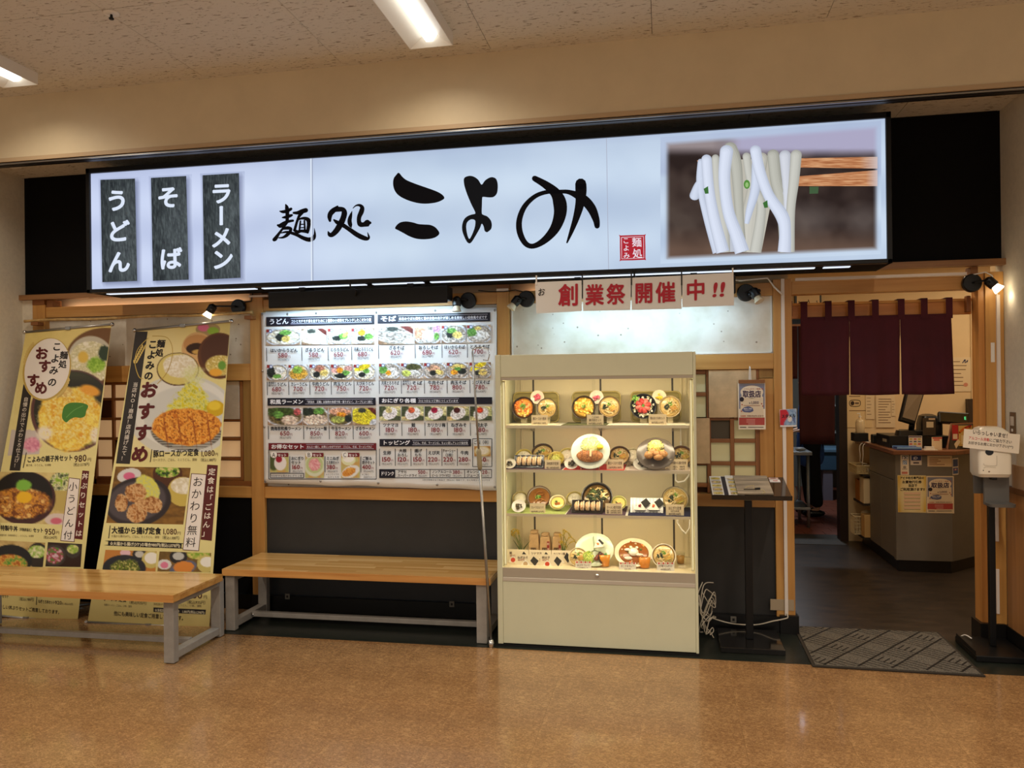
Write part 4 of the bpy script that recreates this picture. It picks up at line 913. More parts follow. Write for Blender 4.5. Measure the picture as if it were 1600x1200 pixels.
frame(593, 733.5, 768, 746.5, 0.7, DK); pr.rect(593, 733.5, 617.5, 746, NV, 2); pr.text('ドリンク', 595, 742.5, 616, 742.5, 7, (235, 235, 238), 4, .03)
for x0, a, b, pz, tx in ((620, 'アサヒ', 'スーパードライ', '500', '550'), (674, 'ノンアルコール', 'ビール（ドライゼロ）', '380', '418'), (728, 'オレンジ', 'ジュース', '120', '132')):
    L = 31 if x0 < 720 else 20
    pr.text(a, x0+1, 739, x0+1+min(L, len(a)*5), 739, 5.2, DK, 3, .025); pr.text(b, x0+1, 744.8, x0+1+L, 744.8, 5, DK, 3, .025)
    pr.text(pz, x0+L+2, 740.5, x0+L+14, 740.5, 8, PR_, 3, .02); pr.text('円', x0+L+14.3, 740.5, x0+L+17.5, 740.5, 3.6, PR_, 3); pr.text('（税込'+tx+'円）', x0+L+1, 745, x0+L+18, 745, 3.6, LG, 3)
for x in (672, 726): pr.line(x, 734, x, 746, .4, DK, 2)
pr.text('※表示価格は全て税抜き（税込み）価格です。また写真はイメージです', 660, 750.8, 766, 751.5, 2.8, LG, 3)
header(419.5, 692.3, 588, 703.5, 'お得なセット', 'めんと一緒に、お得にいかがですか？（うどん、そば、ラーメンでも）', 52, col=MR)
frame(420, 703, 588, 748.5, 0.7, DK)
for x, l, n1, n2, pz, tx, k in ((422, 'A', 'おにぎり', 'セット', '160', '176', 0), (477, 'B', 'ミニねぎ', 'とろ丼セット', '380', '418', 1), (533, 'C', 'ご飯＆', '餃子セット', '400', '440', 2)):
    def fs(X, Y, U, V, k=k):
        b = mixn(X, Y, [(190, 190, 120), (206, 160, 90)], .2, k)
        if k == 0: b = over(b, em(U, V, .2, .4, .3, .5, .2), (80, 90, 50)); b = over(b, em(U, V, .55, .5, .33, .4, .1), (236, 230, 226)); return over(b, em(U, V, .48, .3, .17, .17, .2), (160, 26, 50))
        if k == 1: b = over(b, em(U, V, .5, .5, .55, .45, .06), (216, 220, 190)); b = over(b, em(U, V, .5, .45, .46, .36, .06), (190, 200, 140)); return over(b, em(U, V, .5, .45, .32, .26, .2, 0, .2), mixn(X, Y, [(220, 130, 140), (240, 190, 190)], .6))
        b = over(b, em(U, V, .4, .25, .38, .24, .08), (226, 226, 180)); b = over(b, em(U, V, .4, .2, .3, .16, .1), (244, 240, 230)); b = over(b, em(U, V, .5, .75, .5, .25, .06, -.3), (230, 228, 222)); return over(b, em(U, V, .42, .76, .38, .17, .1, -.3, .1), mixn(X, Y, [(200, 120, 40), (236, 180, 90)], .5))
    pr.rast([(x, 709), (x+29, 709), (x+29, 738 if k == 0 else 746.5), (x, 738 if k == 0 else 746.5)], 24, 30, fs, 1)
    pr.rect(x+8, 707.5, x+28.5, 714, MR, 2); pr.text('セット', x+12, 713, x+26, 713, 5, (240, 230, 230), 3, .03)
    pr.ell(x+6, 710.5, 5.2, 5, (238, 234, 228), 4); pr.text(l, x+3.2, 714, x+8.8, 714, 9.5, DK, 5, .005)
    pr.line(x+31, 713, x+31, 738, .8, DK, 2); pr.text(n1, x+33, 718.5, x+33+min(20, len(n1)*5.2), 718.5, 6, DK, 3, .03); pr.text(n2, x+33, 724.8, x+33+min(20, len(n2)*5.2), 724.8, 6, DK, 3, .03)
    pr.text(pz, x+33, 733, x+47, 733, 9.5, PR_, 3, .022); pr.text('円', x+47.3, 733, x+51, 733, 4, PR_, 3); pr.text('（税込'+tx+'円）', x+32.5, 738, x+53, 738, 4, LG, 3)
    if k: pr.text('※ミニサイズの' if k == 1 else '※ご飯と', x+32.5, 742.5, x+53 if k == 1 else x+44, 742.5, 3.4, LG, 3); pr.text('ねぎとろ丼' if k == 1 else '浜松餃子のセット', x+35, 746.8, x+53, 746.8, 3.4, LG, 3)
frame(422.5, 739.5, 474.5, 746.5, .4, DK); pr.text('※お好きな具のおにぎり１個', 424, 745, 472, 745, 4.2, DK, 3)
pr.build('printed_menu', V_PRINT, mn)

# ------------------------------------------------------------------ tall stand banners
def quad3(y0, v0, y1, v1, y2, v2):
    def f(t):
        return v0*(t-y1)*(t-y2)/((y0-y1)*(y0-y2))+v1*(t-y0)*(t-y2)/((y1-y0)*(y1-y2))+v2*(t-y0)*(t-y1)/((y2-y0)*(y2-y1))
    return f
def banner(name, label, xl, xr, yl, yr, tl, tr, bl_, br, paint):
    XLf = quad3(*xl); XRf = quad3(*xr); YLf = quad3(*yl); YRf = quad3(*yr)
    def Yf(xy):
        xy = np.asarray(xy, float); t = xy[:, 1]; a, b = XLf(t), XRf(t); s = (xy[:, 0]-a)/(b-a); return YLf(t)*(1-s)+YRf(t)*s
    base = P((bl_[0]+br[0])/2, (bl_[1]+br[1])/2, y=-0.42); r = root(name, label, 'banner', (base[0], base[1], 0))
    def sp(u, v):
        yl_ = tl[1]*(1-v)+bl_[1]*v; yr_ = tr[1]*(1-v)+br[1]*v; py = yl_*(1-u)+yr_*u
        px = XLf(yl_)*(1-u)+XRf(yr_)*u
        return px, py
    pts = np.array([sp(i/10, j/40) for j in range(41) for i in range(11)]); w = Parr(pts, Yf(pts))
    b = MB(col=(206, 186, 120)); b.surf(lambda u, v: w[int(round(v*40))*11+int(round(u*10))], 10, 40, thick=(0, 0.0012, 0)); b.build('banner_sheet', V_PRINT, r, smooth=True)
    def top(u, d=0): x, y = sp(u, 0); return Vector(Parr([(x, y-d)], Yf([(x, y)]))[0])
    def bot(u, d=0): x, y = sp(u, 1); return Vector(Parr([(x, y+d)], Yf([(x, y)]))[0])
    a, c = top(-0.01, 2), top(1.01, 2); MB().tube([a, c], 0.009, 10).build('top_rod', STEEL, r, smooth=True)
    for e in (a, c): MB().blob(e, 0.016, lvl=2).build('rod_knob', CHROME, r, smooth=True)
    a, c = bot(-0.01, 1), bot(1.01, 1); MB().tube([a, c], 0.009, 10).build('bottom_rod', STEEL, r, smooth=True)
    for e in (a, c): MB().blob(e, 0.014, lvl=2).build('rod_knob', CHROME, r, smooth=True)
    for f_, dd in ((top, 2), (bot, 1)):
        m_ = f_(0.5, dd); MB().box(m_.x-0.02, m_.y-0.013, m_.z-0.013, m_.x+0.02, m_.y+0.013, m_.z+0.013).build('rod_clamp', mat('grey_clamp', (120, 118, 114), 0.5) if 0 else STEEL, r, bevel=0.003)
    t_, b_ = top(0.5, 2), bot(0.5, 0)
    MB().tube([t_+Vector((0, .012, 0)), Vector((t_.x, t_.y+0.03, 1.3)), Vector((b_.x, b_.y+0.20, 0.5)), Vector((b_.x, b_.y+0.16, 0.02))], 0.008, 8).build('support_pole', STEEL, r, smooth=True)
    MB().tube([Vector((b_.x, b_.y+0.18, 0.012)), Vector((b_.x-0.22, b_.y+0.36, 0.010))], 0.008, 8).tube([Vector((b_.x, b_.y+0.18, 0.012)), Vector((b_.x+0.22, b_.y+0.36, 0.010))], 0.008, 8).tube([Vector((b_.x, b_.y+0.18, 0.012)), b_], 0.008, 8).build('stand_feet', STEEL, r, smooth=True)
    pq = Print(Yf, 0.0005); paint(pq, sp); pq.build('banner_print', V_PRINT, r)
    return r
DR = (92, 26, 26)
def gold(X, Y, U, V):
    b = np.zeros(X.shape+(3,)); b[...] = (234, 224, 156); b = over(b, np.clip((V-0.66)/0.5, 0, 1)*0.6, (176, 146, 70)); b = over(b, np.clip(1-V/0.25, 0, 1)*0.6, (216, 190, 104))
    return b+8*(fbm(X, Y, 0.15, 3)[..., None]-0.5)
EGG = [(234, 170, 56), (246, 206, 70), (244, 222, 130), (240, 194, 60), (252, 230, 110)]
def paint1(p, sp):
    p.rast([sp(0.002, 0), sp(1, 0), sp(1, 1), sp(0.002, 1)], 20, 60, gold, 1)
    def top(X, Y, U, V):
        b = gold(X, Y, U, V*0.3); b = over(b, em(X, Y, 165, 560, 62, 48, .03)*(X > 95), (112, 76, 40)); b = over(b, em(X, Y, 142, 562, 36, 37, .04), (196, 190, 170)); b = over(b, em(X, Y, 141, 566, 34, 33, .04), mixn(X, Y*1.4, [(232, 226, 190), (204, 198, 150), (244, 240, 220)], .22, 2))
        b = over(b, em(X, Y, 150, 570, 14, 12, .3, 0, .2), mixn(X, Y, [(120, 170, 40), (170, 210, 80)], .4)); b = over(b, em(X, Y, 163, 552, 9, 12, .3, 0, .2), (40, 60, 40)); b = over(b, em(X, Y, 130, 558, 8, 9, .4), (226, 190, 80))
        b = over(b, ((X < 62)*(Y > 672)).astype(float), (206, 196, 190)); b = over(b, em(X, Y, 50, 695, 13, 12, .3, 0, .2), mixn(X, Y, [(206, 120, 150), (236, 170, 190)], .3))
        b = over(b, em(X, Y, 113, 642, 65, 64, .02, -.3), (96, 62, 60)); b = over(b, em(X, Y, 114, 641, 61, 60, .02, -.3), (44, 44, 34)); b = over(b, em(X, Y, 113, 641, 61, 60, .1, -.3)*np.clip((600-Y)/20, 0, 1), (70, 74, 52))
        b = over(b, em(X, Y, 111, 655, 52, 50, .08, -.2, .10, 1), mixn(X, Y, EGG, .07, 4)); b = over(b, em(X, Y, 70, 677, 12, 11, .5), (244, 236, 214)); b = over(b, em(X, Y, 141, 610, 16, 8, .4, .3), (240, 170, 60)); b = over(b, em(X, Y, 100, 612, 14, 9, .3), (224, 190, 110)); b = over(b, em(X, Y, 150, 680, 9, 12, .5), (246, 238, 214))
        n = fbm(X, Y, .35, 9); b = over(b, em(X, Y, 110, 655, 50, 46, .3)*(n > .62)*.8, (250, 236, 160)); b = over(b, em(X, Y, 110, 655, 50, 46, .3)*(n < .33)*.35, (206, 136, 40))
        return b
    p.rast([sp(0.003, 0), sp(1, 0), (148.5, 705), (12, 712)], 90, 130, top, 2)
    p.poly(smooth_loop([(97, 650), (100, 636), (108, 630), (118, 629), (130, 630), (138, 634), (135, 642), (133, 650), (126, 653), (118, 652), (110, 655), (104, 660), (99, 656)], 3), (70, 132, 50), 3)
    p.stroke([(104, 652, 1), (116, 641, 1), (130, 634, .6)], (110, 168, 84), 4)
    # oval badge
    p.ell(73.5, 577, 37, 50, (196, 168, 84), 4, 40, 0.25); p.ell(74, 576, 34.5, 48, (238, 232, 224), 5, 40, 0.25)
    for sx, s0 in ((-1, 1), (1, 1)):
        for k in range(9):
            a = (PI*0.98+k*0.09) if sx < 0 else (0.1+k*0.09); x = 74+36*math.cos(a+0.25); y = 576+49*math.sin(a+0.25)*(-1 if sx > 0 and 0 else 1); p.ell(x, y, 3.4, 1.8, (214, 188, 110), 6, 8, a+1.2)
    p.vtext('麺処', 100.5, 555, 98.5, 569, 13, (34, 26, 24), 7, .03, 3); p.vtext('こよみの', 89.5, 541.5, 82, 597, 14.5, (34, 26, 24), 7, .03, 3)
    for c, x, y in (('お', 65.5, 552), ('す', 70.5, 572), ('す', 52.5, 594), ('め', 64.5, 606)): p.vtext(c, x, y, x, y, 20.5, DR, 7, .045, 4)
    p.rast([(37, 600), (49, 618), (31.5, 735.5), (15, 735)], 3, 24, np.array((46, 42, 40), float), 3)
    p.vtext('自慢の出汁でふわとろ仕上げ！', 41, 624, 25.5, 727, 7.6, (228, 220, 206), 5, .01)
    p.line(41.5, 707, 36.5, 731, 1.2, (40, 30, 30), 4); p.text('こよみの親子丼セット', 42.5, 722, 114, 718.5, 10, (34, 28, 26), 4, .03, 3); p.text('980', 116, 722.5, 136, 720, 14.5, (70, 30, 22), 4, .012, 3); p.text('円', 136.5, 720.5, 143, 720, 6, (90, 40, 30), 4)
    p.text('親子丼、小うどん、お漬物', 41, 728.5, 80, 728, 4, (110, 90, 60), 4); p.text('（税込1,078円）', 112, 728.5, 143, 727.5, 6, (60, 40, 30), 4)
    def ph2(X, Y, U, V):
        b = mixn(X, Y, [(200, 176, 110), (224, 206, 140)], .1); b = over(b, em(X, Y, 97, 757, 20, 20, .1), mixn(X, Y, [(140, 180, 50), (236, 232, 190), (60, 80, 40)], .25, 3)); b = over(b, em(X, Y, 94, 780, 20, 18, .1)*(Y > 766), (196, 176, 100)); b = over(b, em(X, Y, 90, 812, 20, 10, .1), (222, 206, 196)); b = over(b, em(X, Y, 88, 814, 9, 5, .3), (214, 110, 130))
        b = over(b, em(X, Y, 38, 778, 49, 42, .03), (70, 40, 40)); b = over(b, em(X, Y, 36, 774, 46, 38, .03), (30, 26, 24)); b = over(b, em(X, Y, 32, 786, 48, 24, .12, 0, .12, 1), mixn(X, Y, [(120, 66, 30), (226, 160, 60), (160, 96, 50), (240, 196, 110)], .16, 5)); b = over(b, em(X, Y, 38, 777, 12, 9, .2), (240, 190, 40)); return over(b, em(X, Y, 37, 758, 12, 9, .3, 0, .2), (130, 190, 70))
    p.rast([(0, 737), (108, 739), (98, 820), (-12, 816)], 70, 54, ph2, 2)
    p.rast([(108, 746), (125.5, 748), (116.5, 847), (94.5, 845)], 3, 18, np.array((92, 30, 30), float), 3); p.rast([(108.8, 747), (124.6, 749), (115.7, 846), (95.5, 844)], 3, 18, np.array((240, 232, 224), float), 4)
    p.vtext('小うどん付', 114.5, 760, 106.5, 836, 14.5, (40, 34, 34), 6, .005, 3)
    p.rast([(129, 735), (139.5, 736), (129, 843), (116.5, 841.5)], 3, 18, np.array((96, 32, 30), float), 3); p.vtext('丼ぶりセットは', 133.5, 744, 123.5, 833, 10.5, (240, 228, 214), 6, .015, 3)
    p.line(0, 818, -1, 838, 1.2, (40, 30, 30), 4); p.text('特製牛丼', 1, 828, 28, 829.5, 9, (34, 28, 26), 4, .03, 3); p.text('（半熟卵添え）', 28, 829, 52, 830.5, 5.5, (34, 28, 26), 4, .02); p.text('セット', 52, 831, 68, 831.5, 8, (34, 28, 26), 4, .03); p.text('950', 70, 835, 87, 835.5, 13, (70, 30, 22), 4, .012, 3); p.text('円', 87.5, 834, 93, 834, 5.5, (90, 40, 30), 4)
    p.text('特製牛丼（半熟卵添え）、小うどん、お漬物', 0, 837.5, 53, 839, 3.8, (110, 90, 60), 4); p.text('（税込1,045円）', 66, 841.5, 92, 842, 5.6, (60, 40, 30), 4)
    def ph3(X, Y, U, V):
        b = mixn(X, Y, [(170, 140, 80), (206, 180, 120)], .1); b = over(b, em(X, Y, 59, 868, 17, 20, .05), (52, 44, 38)); b = over(b, em(X, Y, 58, 862, 14, 10, .1), mixn(X, Y, [(140, 180, 60), (236, 230, 190)], .3)); b = over(b, em(X, Y, 16, 876, 34, 25, .04), (34, 32, 32)); return over(b, em(X, Y, 15, 882, 28, 16, .1), mixn(X, Y, [(170, 90, 30), (226, 170, 80), (90, 150, 50)], .2))
    p.rast([(-2, 844), (71, 848), (67, 886), (-6, 884)], 44, 26, ph3, 2)
    def ph4(X, Y, U, V):
        b = np.zeros(X.shape+(3,))+np.array((54, 36, 28)); b = over(b, em(X, Y, 85, 868, 18, 17, .05), (70, 62, 56)); b = over(b, em(X, Y, 85, 868, 14, 13, .1), mixn(X, Y, [(90, 140, 60), (170, 60, 80), (220, 190, 200)], .3, 3)); b = over(b, em(X, Y, 114, 860, 12, 12, .06), (66, 60, 54)); return over(b, em(X, Y, 114, 858, 9, 7, .1), mixn(X, Y, [(140, 180, 60), (236, 226, 160)], .3))
    p.rast([(75, 847), (128.5, 850), (126, 886), (71, 885)], 34, 26, ph4, 2)
    p.text('（税込1,188円）', 28, 938, 56, 939, 6, (60, 40, 30), 4); p.text('丼セット', 0, 933, 14, 934, 7, (40, 30, 26), 4, .02)
    p.line(58, 930, 57, 945, 1.0, (40, 30, 30), 4); p.text('ねぎとろ丼セット', 60, 941.5, 86, 943.5, 6, (40, 30, 26), 4, .02); p.text('920', 86, 944, 97, 944.5, 8, (60, 34, 26), 4, .01); p.text('円（税込1,012円）', 97, 944.5, 116, 945.5, 3.8, (60, 34, 26), 4)
    p.text('他にも美味しい丼ぶりセットご用意しております。', -22, 948, 96, 959.5, 7, (50, 34, 20), 4, .012, up=(0.06, -1))
banner('tall_banner', 'leftmost tall stand banner with a white oval badge above a large egg rice bowl', (521, 40, 755, 0, 957, -39), (509, 174, 740, 140, 973, 121), (521, -.1, 755, -.30, 957, -.49), (509, -.1, 740, -.29, 973, -.42),
       (40, 521), (174, 509), (-39, 957), (121, 973), paint1)
def paint2(p, sp):
    p.rast([sp(0, 0), sp(1, 0), sp(1, 1), sp(0, 1)], 20, 60, gold, 1)
    def top(X, Y, U, V):
        b = over(gold(X, Y, U, V*0.4), em(X, Y, 270, 525, 60, 30, .8)*.5, (250, 226, 140)); b = over(b, em(X, Y, 250, 620, 70, 110, .6)*.6, (240, 228, 180))  # soft gold lamp highlight near the top is painted into the print
        b = over(b, em(X, Y, 325, 515, 19, 11, .06), (176, 150, 100)); b = over(b, em(X, Y, 318, 512, 9, 6, .2), (226, 120, 150)); b = over(b, em(X, Y, 333, 517, 9, 6, .2), (150, 190, 60))
        b = over(b, em(X, Y, 309, 546, 25, 27, .04), (222, 180, 120)); b = over(b, em(X, Y, 309, 538, 22, 15, .05), (204, 150, 90)); b = over(b, em(X, Y, 308, 545, 17, 9, .08), (54, 30, 14)); b = over(b, em(X, Y, 312, 550, 12, 4, .3), (210, 170, 90))
        b = over(b, em(X, Y, 343, 556, 34, 36, .03), (98, 58, 34)); b = over(b, em(X, Y, 344, 553, 30, 30, .06), (84, 50, 34)); b = over(b, em(X, Y, 345, 571, 24, 16, .1), mixn(X, Y*1.3, [(226, 206, 120), (196, 170, 80), (244, 232, 170)], .25, 2)); b = over(b, em(X, Y, 337, 582, 10, 6, .3), (240, 176, 60)); b = over(b, em(X, Y, 347, 571, 6, 7, .3), (110, 160, 60))
        b = over(b, em(X, Y, 285, 650, 84, 64, .02), (216, 216, 206)); b = over(b, em(X, Y, 286, 646, 76, 55, .03), (232, 232, 224)); b = over(b, em(X, Y, 290, 650, 66, 46, .06), (214, 216, 210))
        b = over(b, em(X, Y, 278, 577, 33, 26, .03), (90, 60, 40)); b = over(b, em(X, Y, 278, 576.5, 31.5, 24.5, .03), (222, 206, 120)); b = over(b, em(X, Y, 281, 572, 26, 18, .1, 0, .08), mixn(X, Y, [(250, 246, 232), (226, 214, 180)], .4, 6))
        tri = np.clip(((Y-583)/62)*46-np.abs(X-300)+6*(fbm(X, Y, .2, 3)-.5)*4, 0, 6)/6*np.clip((650-Y)/6, 0, 1); b = over(b, tri, mixn(X, Y, [(222, 210, 40), (236, 230, 110), (214, 220, 150), (196, 190, 30)], .3, 8)); b = over(b, em(X, Y, 303, 586, 18, 14, .5, 0, .3)*.7, mixn(X, Y, [(214, 220, 130), (232, 232, 190)], .5, 3))
        b = over(b, ((Y-672)/14 > 0)*em(X, Y, 292, 672, 56, 32, .04), (96, 92, 84)); b = over(b, ((Y-672)/14 > 0)*em(X, Y, 292, 672, 56, 32, .04)*(np.sin(Y*1.6) > .2), (180, 178, 168))
        b = over(b, em(X, Y, 337, 638, 14, 12.5, .05), (214, 176, 26)); b = over(b, em(X, Y, 335, 634, 10, 7, .3), (240, 210, 60))
        b = over(b, em(X, Y, 292, 667, 54, 29, .05, .0, .07, 3), mixn(X, Y, [(182, 100, 24), (232, 148, 44), (246, 180, 76), (212, 122, 30)], .22, 5)); n = vn(X, Y, .55, 5); b = over(b, em(X, Y, 292, 667, 50, 26, .1)*(n > .72)*.7, (250, 190, 90)); b = over(b, em(X, Y, 292, 667, 50, 26, .1)*(n < .18)*.8, (130, 54, 14))
        for xc in (258, 280, 303, 326): b = over(b, em(X, Y, xc+(Y-667)*0.15, 672, 1.2, 24, .8)*.7, (140, 60, 16))
        return b
    p.rast([sp(0, 0), sp(1, 0), (343, 706), (200, 706)], 120, 150, top, 2)
    p.rast([sp(0, 0), (231, 518), (203, 725), (181.5, 724)], 4, 30, np.array((48, 44, 42), float), 3)
    for k in range(14):
        a = 2.3+k*0.16; x = 226+22*math.cos(a)+6; y = 560+34*math.sin(-a)*-1-30; 
    p.stroke([(232, 528, 1), (216, 545, 1), (211, 566, 1), (217, 588, 1.4), (224, 592, .5)], (206, 178, 84), 4, round_=False); p.stroke([(238, 525, .7), (262, 528, .7), (270, 550, .7), (262, 580, .7), (246, 600, .7)], (196, 166, 76), 4, round_=False)
    for k in range(8):
        t = k/7; x = 225-13*t; y = 541+24*t
        for dx in (-2.2, 2.2): p.ell(x+dx, y, 1.3, 3, (222, 196, 110), 5, 8, 0.5 if dx > 0 else -0.1)
    p.vtext('当店NO1商品！店内揚げたて！', 212, 601, 193, 716, 8, (230, 222, 210), 5, .01)
    p.vtext('麺処', 252, 537, 249.5, 551, 13, (34, 26, 24), 5, .035, 3); p.vtext('こよみの', 239, 538, 232.5, 587, 14.5, (34, 26, 24), 5, .04, 3)
    p.vtext('おすすめ', 233, 609, 219, 709, 27, DR, 5, .05, 5)
    p.line(237.5, 702, 235, 722, 1.2, (40, 30, 30), 4); p.text('豚ロースかつ定食', 239.5, 713.5, 311, 711, 12, (34, 28, 26), 4, .03, 3); p.text('1,080', 313, 713, 336, 712, 12.5, (70, 30, 22), 4, .012, 3); p.text('円', 336, 712, 341, 712, 5.5, (90, 40, 30), 4)
    p.text('ロースカツ、ごはん、ミニうどん、漬物', 239, 720.5, 308, 720, 5, (110, 90, 60), 4); p.text('（税込1,188円）', 311, 721, 341, 720.5, 6, (60, 40, 30), 4)
    def ph2(X, Y, U, V):
        b = mixn(X, Y*2, [(110, 78, 32), (144, 104, 44)], .1); b = over(b, em(X, Y, 262, 741, 23, 21, .04), (84, 48, 28)); b = over(b, em(X, Y, 262, 736, 19, 10, .06), mixn(X, Y, [(226, 210, 140), (130, 180, 50), (40, 56, 34)], .3, 2))
        b = over(b, em(X, Y, 202, 743, 19, 11, .05, -.2), (222, 222, 220)); b = over(b, em(X, Y, 202, 744, 9, 6, .2), (222, 110, 150)); b = over(b, em(X, Y, 285, 768, 23, 23, .03), (206, 184, 90)); b = over(b, em(X, Y, 287, 759, 20, 13, .06), mixn(X, Y, [(250, 246, 232), (222, 212, 180)], .3))
        b = over(b, em(X, Y, 216, 784, 52, 38, .03, -.2), (52, 44, 46)); b = over(b, em(X, Y, 214, 783, 46, 31, .1, -.2), (84, 76, 80)); b = over(b, em(X, Y, 230, 765, 18, 24, .1, -.5, .1), mixn(X, Y, [(226, 222, 90), (206, 210, 140)], .4))
        for cx, cy, rx, ry in ((190, 786, 10, 14), (212, 770, 17, 15), (214, 802, 16, 15), (238, 789, 16, 13), (222, 788, 12, 9)): b = over(b, em(X, Y, cx, cy, rx, ry, .1, 0, .12, cx), mixn(X, Y, [(150, 92, 44), (206, 156, 100), (226, 190, 140), (186, 120, 60)], .25, cx % 7))
        return b
    p.rast([(181, 729), (298, 731), (286.5, 819.5), (166, 817)], 90, 70, ph2, 2)
    p.rast([(299, 739.5), (323, 741), (311, 861), (285.5, 859.5)], 3, 18, np.array((92, 30, 30), float), 3); p.rast([(300, 740.5), (322, 742), (310.2, 860), (286.5, 858.5)], 3, 18, np.array((242, 234, 226), float), 4); p.vtext('おかわり無料', 309.5, 752.5, 298.5, 847, 16.5, (40, 34, 34), 6, .005, 3)
    p.rast([(324, 726), (340.5, 727), (331, 845), (313.5, 843)], 3, 18, np.array((92, 32, 30), float), 3); p.vtext('定食は「ごはん」', 331.5, 737, 321.5, 833, 11.5, (240, 228, 214), 6, .015, 3)
    p.line(172.5, 821, 170, 841, 1.2, (40, 30, 30), 4); p.text('大福から揚げ定食', 174.5, 832.5, 252, 834, 11.5, (34, 28, 26), 4, .035, 3); p.text('1,080', 253.5, 834.5, 277, 835, 12.5, (80, 30, 26), 4, .012, 3); p.text('円', 277, 835, 283, 835, 5.5, (90, 40, 30), 4)
    p.text('大福から揚げ(4ケ)、ごはん、ミニうどん、漬物', 174, 839, 249, 841, 4.4, (110, 90, 60), 4); p.text('（税込1,188円）', 251, 842, 284, 843, 6, (60, 40, 30), 4)
    p.poly(smooth_loop([(171, 844.5), (282, 848.5), (284, 850), (283.5, 855.5), (281, 857), (170, 852.5), (169, 851), (169.5, 846)], 2), (34, 28, 26), 3); p.text('☆大福から揚げ(3ケ)の場合980円(税込1,078円)', 172, 851.3, 282, 855, 6.2, (236, 226, 190), 5, .02)
    def ph3(X, Y, U, V):
        b = np.zeros(X.shape+(3,))+np.array((196, 130, 60)); b = over(b, em(X, Y, 218, 866, 11, 9, .06), (50, 48, 48)); b = over(b, em(X, Y, 218, 866, 7, 5, .1), (200, 196, 186)); b = over(b, em(X, Y, 196, 864, 8, 6, .1), (230, 190, 200)); b = over(b, em(X, Y, 236, 874, 14, 14, .05), (206, 190, 110)); b = over(b, em(X, Y, 237, 872, 11, 9, .1), (244, 240, 228)); b = over(b, em(X, Y, 194, 888, 34, 21, .04), (44, 46, 52)); return over(b, em(X, Y, 196, 888, 22, 14, .2, 0, .2), mixn(X, Y, [(130, 150, 50), (70, 76, 34), (200, 196, 110)], .4))
    p.rast([(165, 859), (245, 861.5), (243, 893), (160, 891)], 60, 26, ph3, 2)
    def ph4(X, Y, U, V):
        b = mixn(X, Y, [(110, 84, 40), (140, 106, 50)], .2); b = over(b, em(X, Y, 279, 870, 14, 11, .06), (44, 42, 42)); b = over(b, em(X, Y, 279, 869, 9, 6, .1), (196, 196, 190)); b = over(b, em(X, Y, 310, 866, 18, 8, .08), mixn(X, Y, [(226, 206, 120), (130, 170, 50)], .3)); b = over(b, em(X, Y, 257, 882, 11, 8, .06), (222, 220, 216)); b = over(b, em(X, Y, 257, 883, 6, 5, .1), (226, 130, 160)); b = over(b, em(X, Y, 322, 881, 14, 14, .04), (206, 190, 110)); b = over(b, em(X, Y, 324, 878, 11, 8, .08), (244, 240, 228)); b = over(b, em(X, Y, 286, 888, 22, 11, .1, -.3), (100, 104, 130)); return over(b, em(X, Y, 287, 886, 16, 9, .15, 0, .2), (222, 140, 60))
    p.rast([(249.5, 861.5), (330, 864), (329, 894), (246, 892.5)], 60, 26, ph4, 2)
    p.text('ラーメン定食', 161, 938, 198, 940, 9, (34, 28, 26), 4, .03); p.text('（税込935円）', 199, 943, 233, 945, 6.5, (60, 40, 30), 4); p.text('和風ラーメン、ごはん、小鉢、漬物', 163, 946, 206, 949, 4, (110, 90, 60), 4)
    p.text('850', 292, 934, 317, 935, 14, (80, 40, 26), 4, .012, 3); p.text('円', 318, 935, 324, 935, 6, (80, 40, 26), 4); p.text('（税込935円）', 289, 943, 325, 944, 6.5, (60, 40, 30), 4); p.text('浜松餃子、ごはん、ミニうどん、小鉢、漬物', 240, 945, 315, 948.5, 4, (110, 90, 60), 4)
    p.rast([(240, 949), (322, 952.5), (321, 960), (240, 956)], 3, 18, np.array((34, 28, 26), float), 3); p.text('☆浜松餃子12個の場合　1,180円(税込1,298円)', 242, 955, 320, 959, 5, (236, 226, 190), 5, .015)
    p.text('他にも美味しい定食ご用意しております。', 178, 961, 290, 969, 8, (50, 34, 20), 4, .015, up=(0.03, -1))
banner('tall_banner', 'tall stand banner with a huge breaded cutlet and cabbage, behind the near bench end', (518, 212, 728, 181, 971, 137), (504, 360, 726, 341, 981, 327), (518, -.1, 728, -.29, 971, -.49), (504, -.1, 726, -.24, 981, -.44),
       (212, 518), (360, 504), (137, 971), (327, 981), paint2)

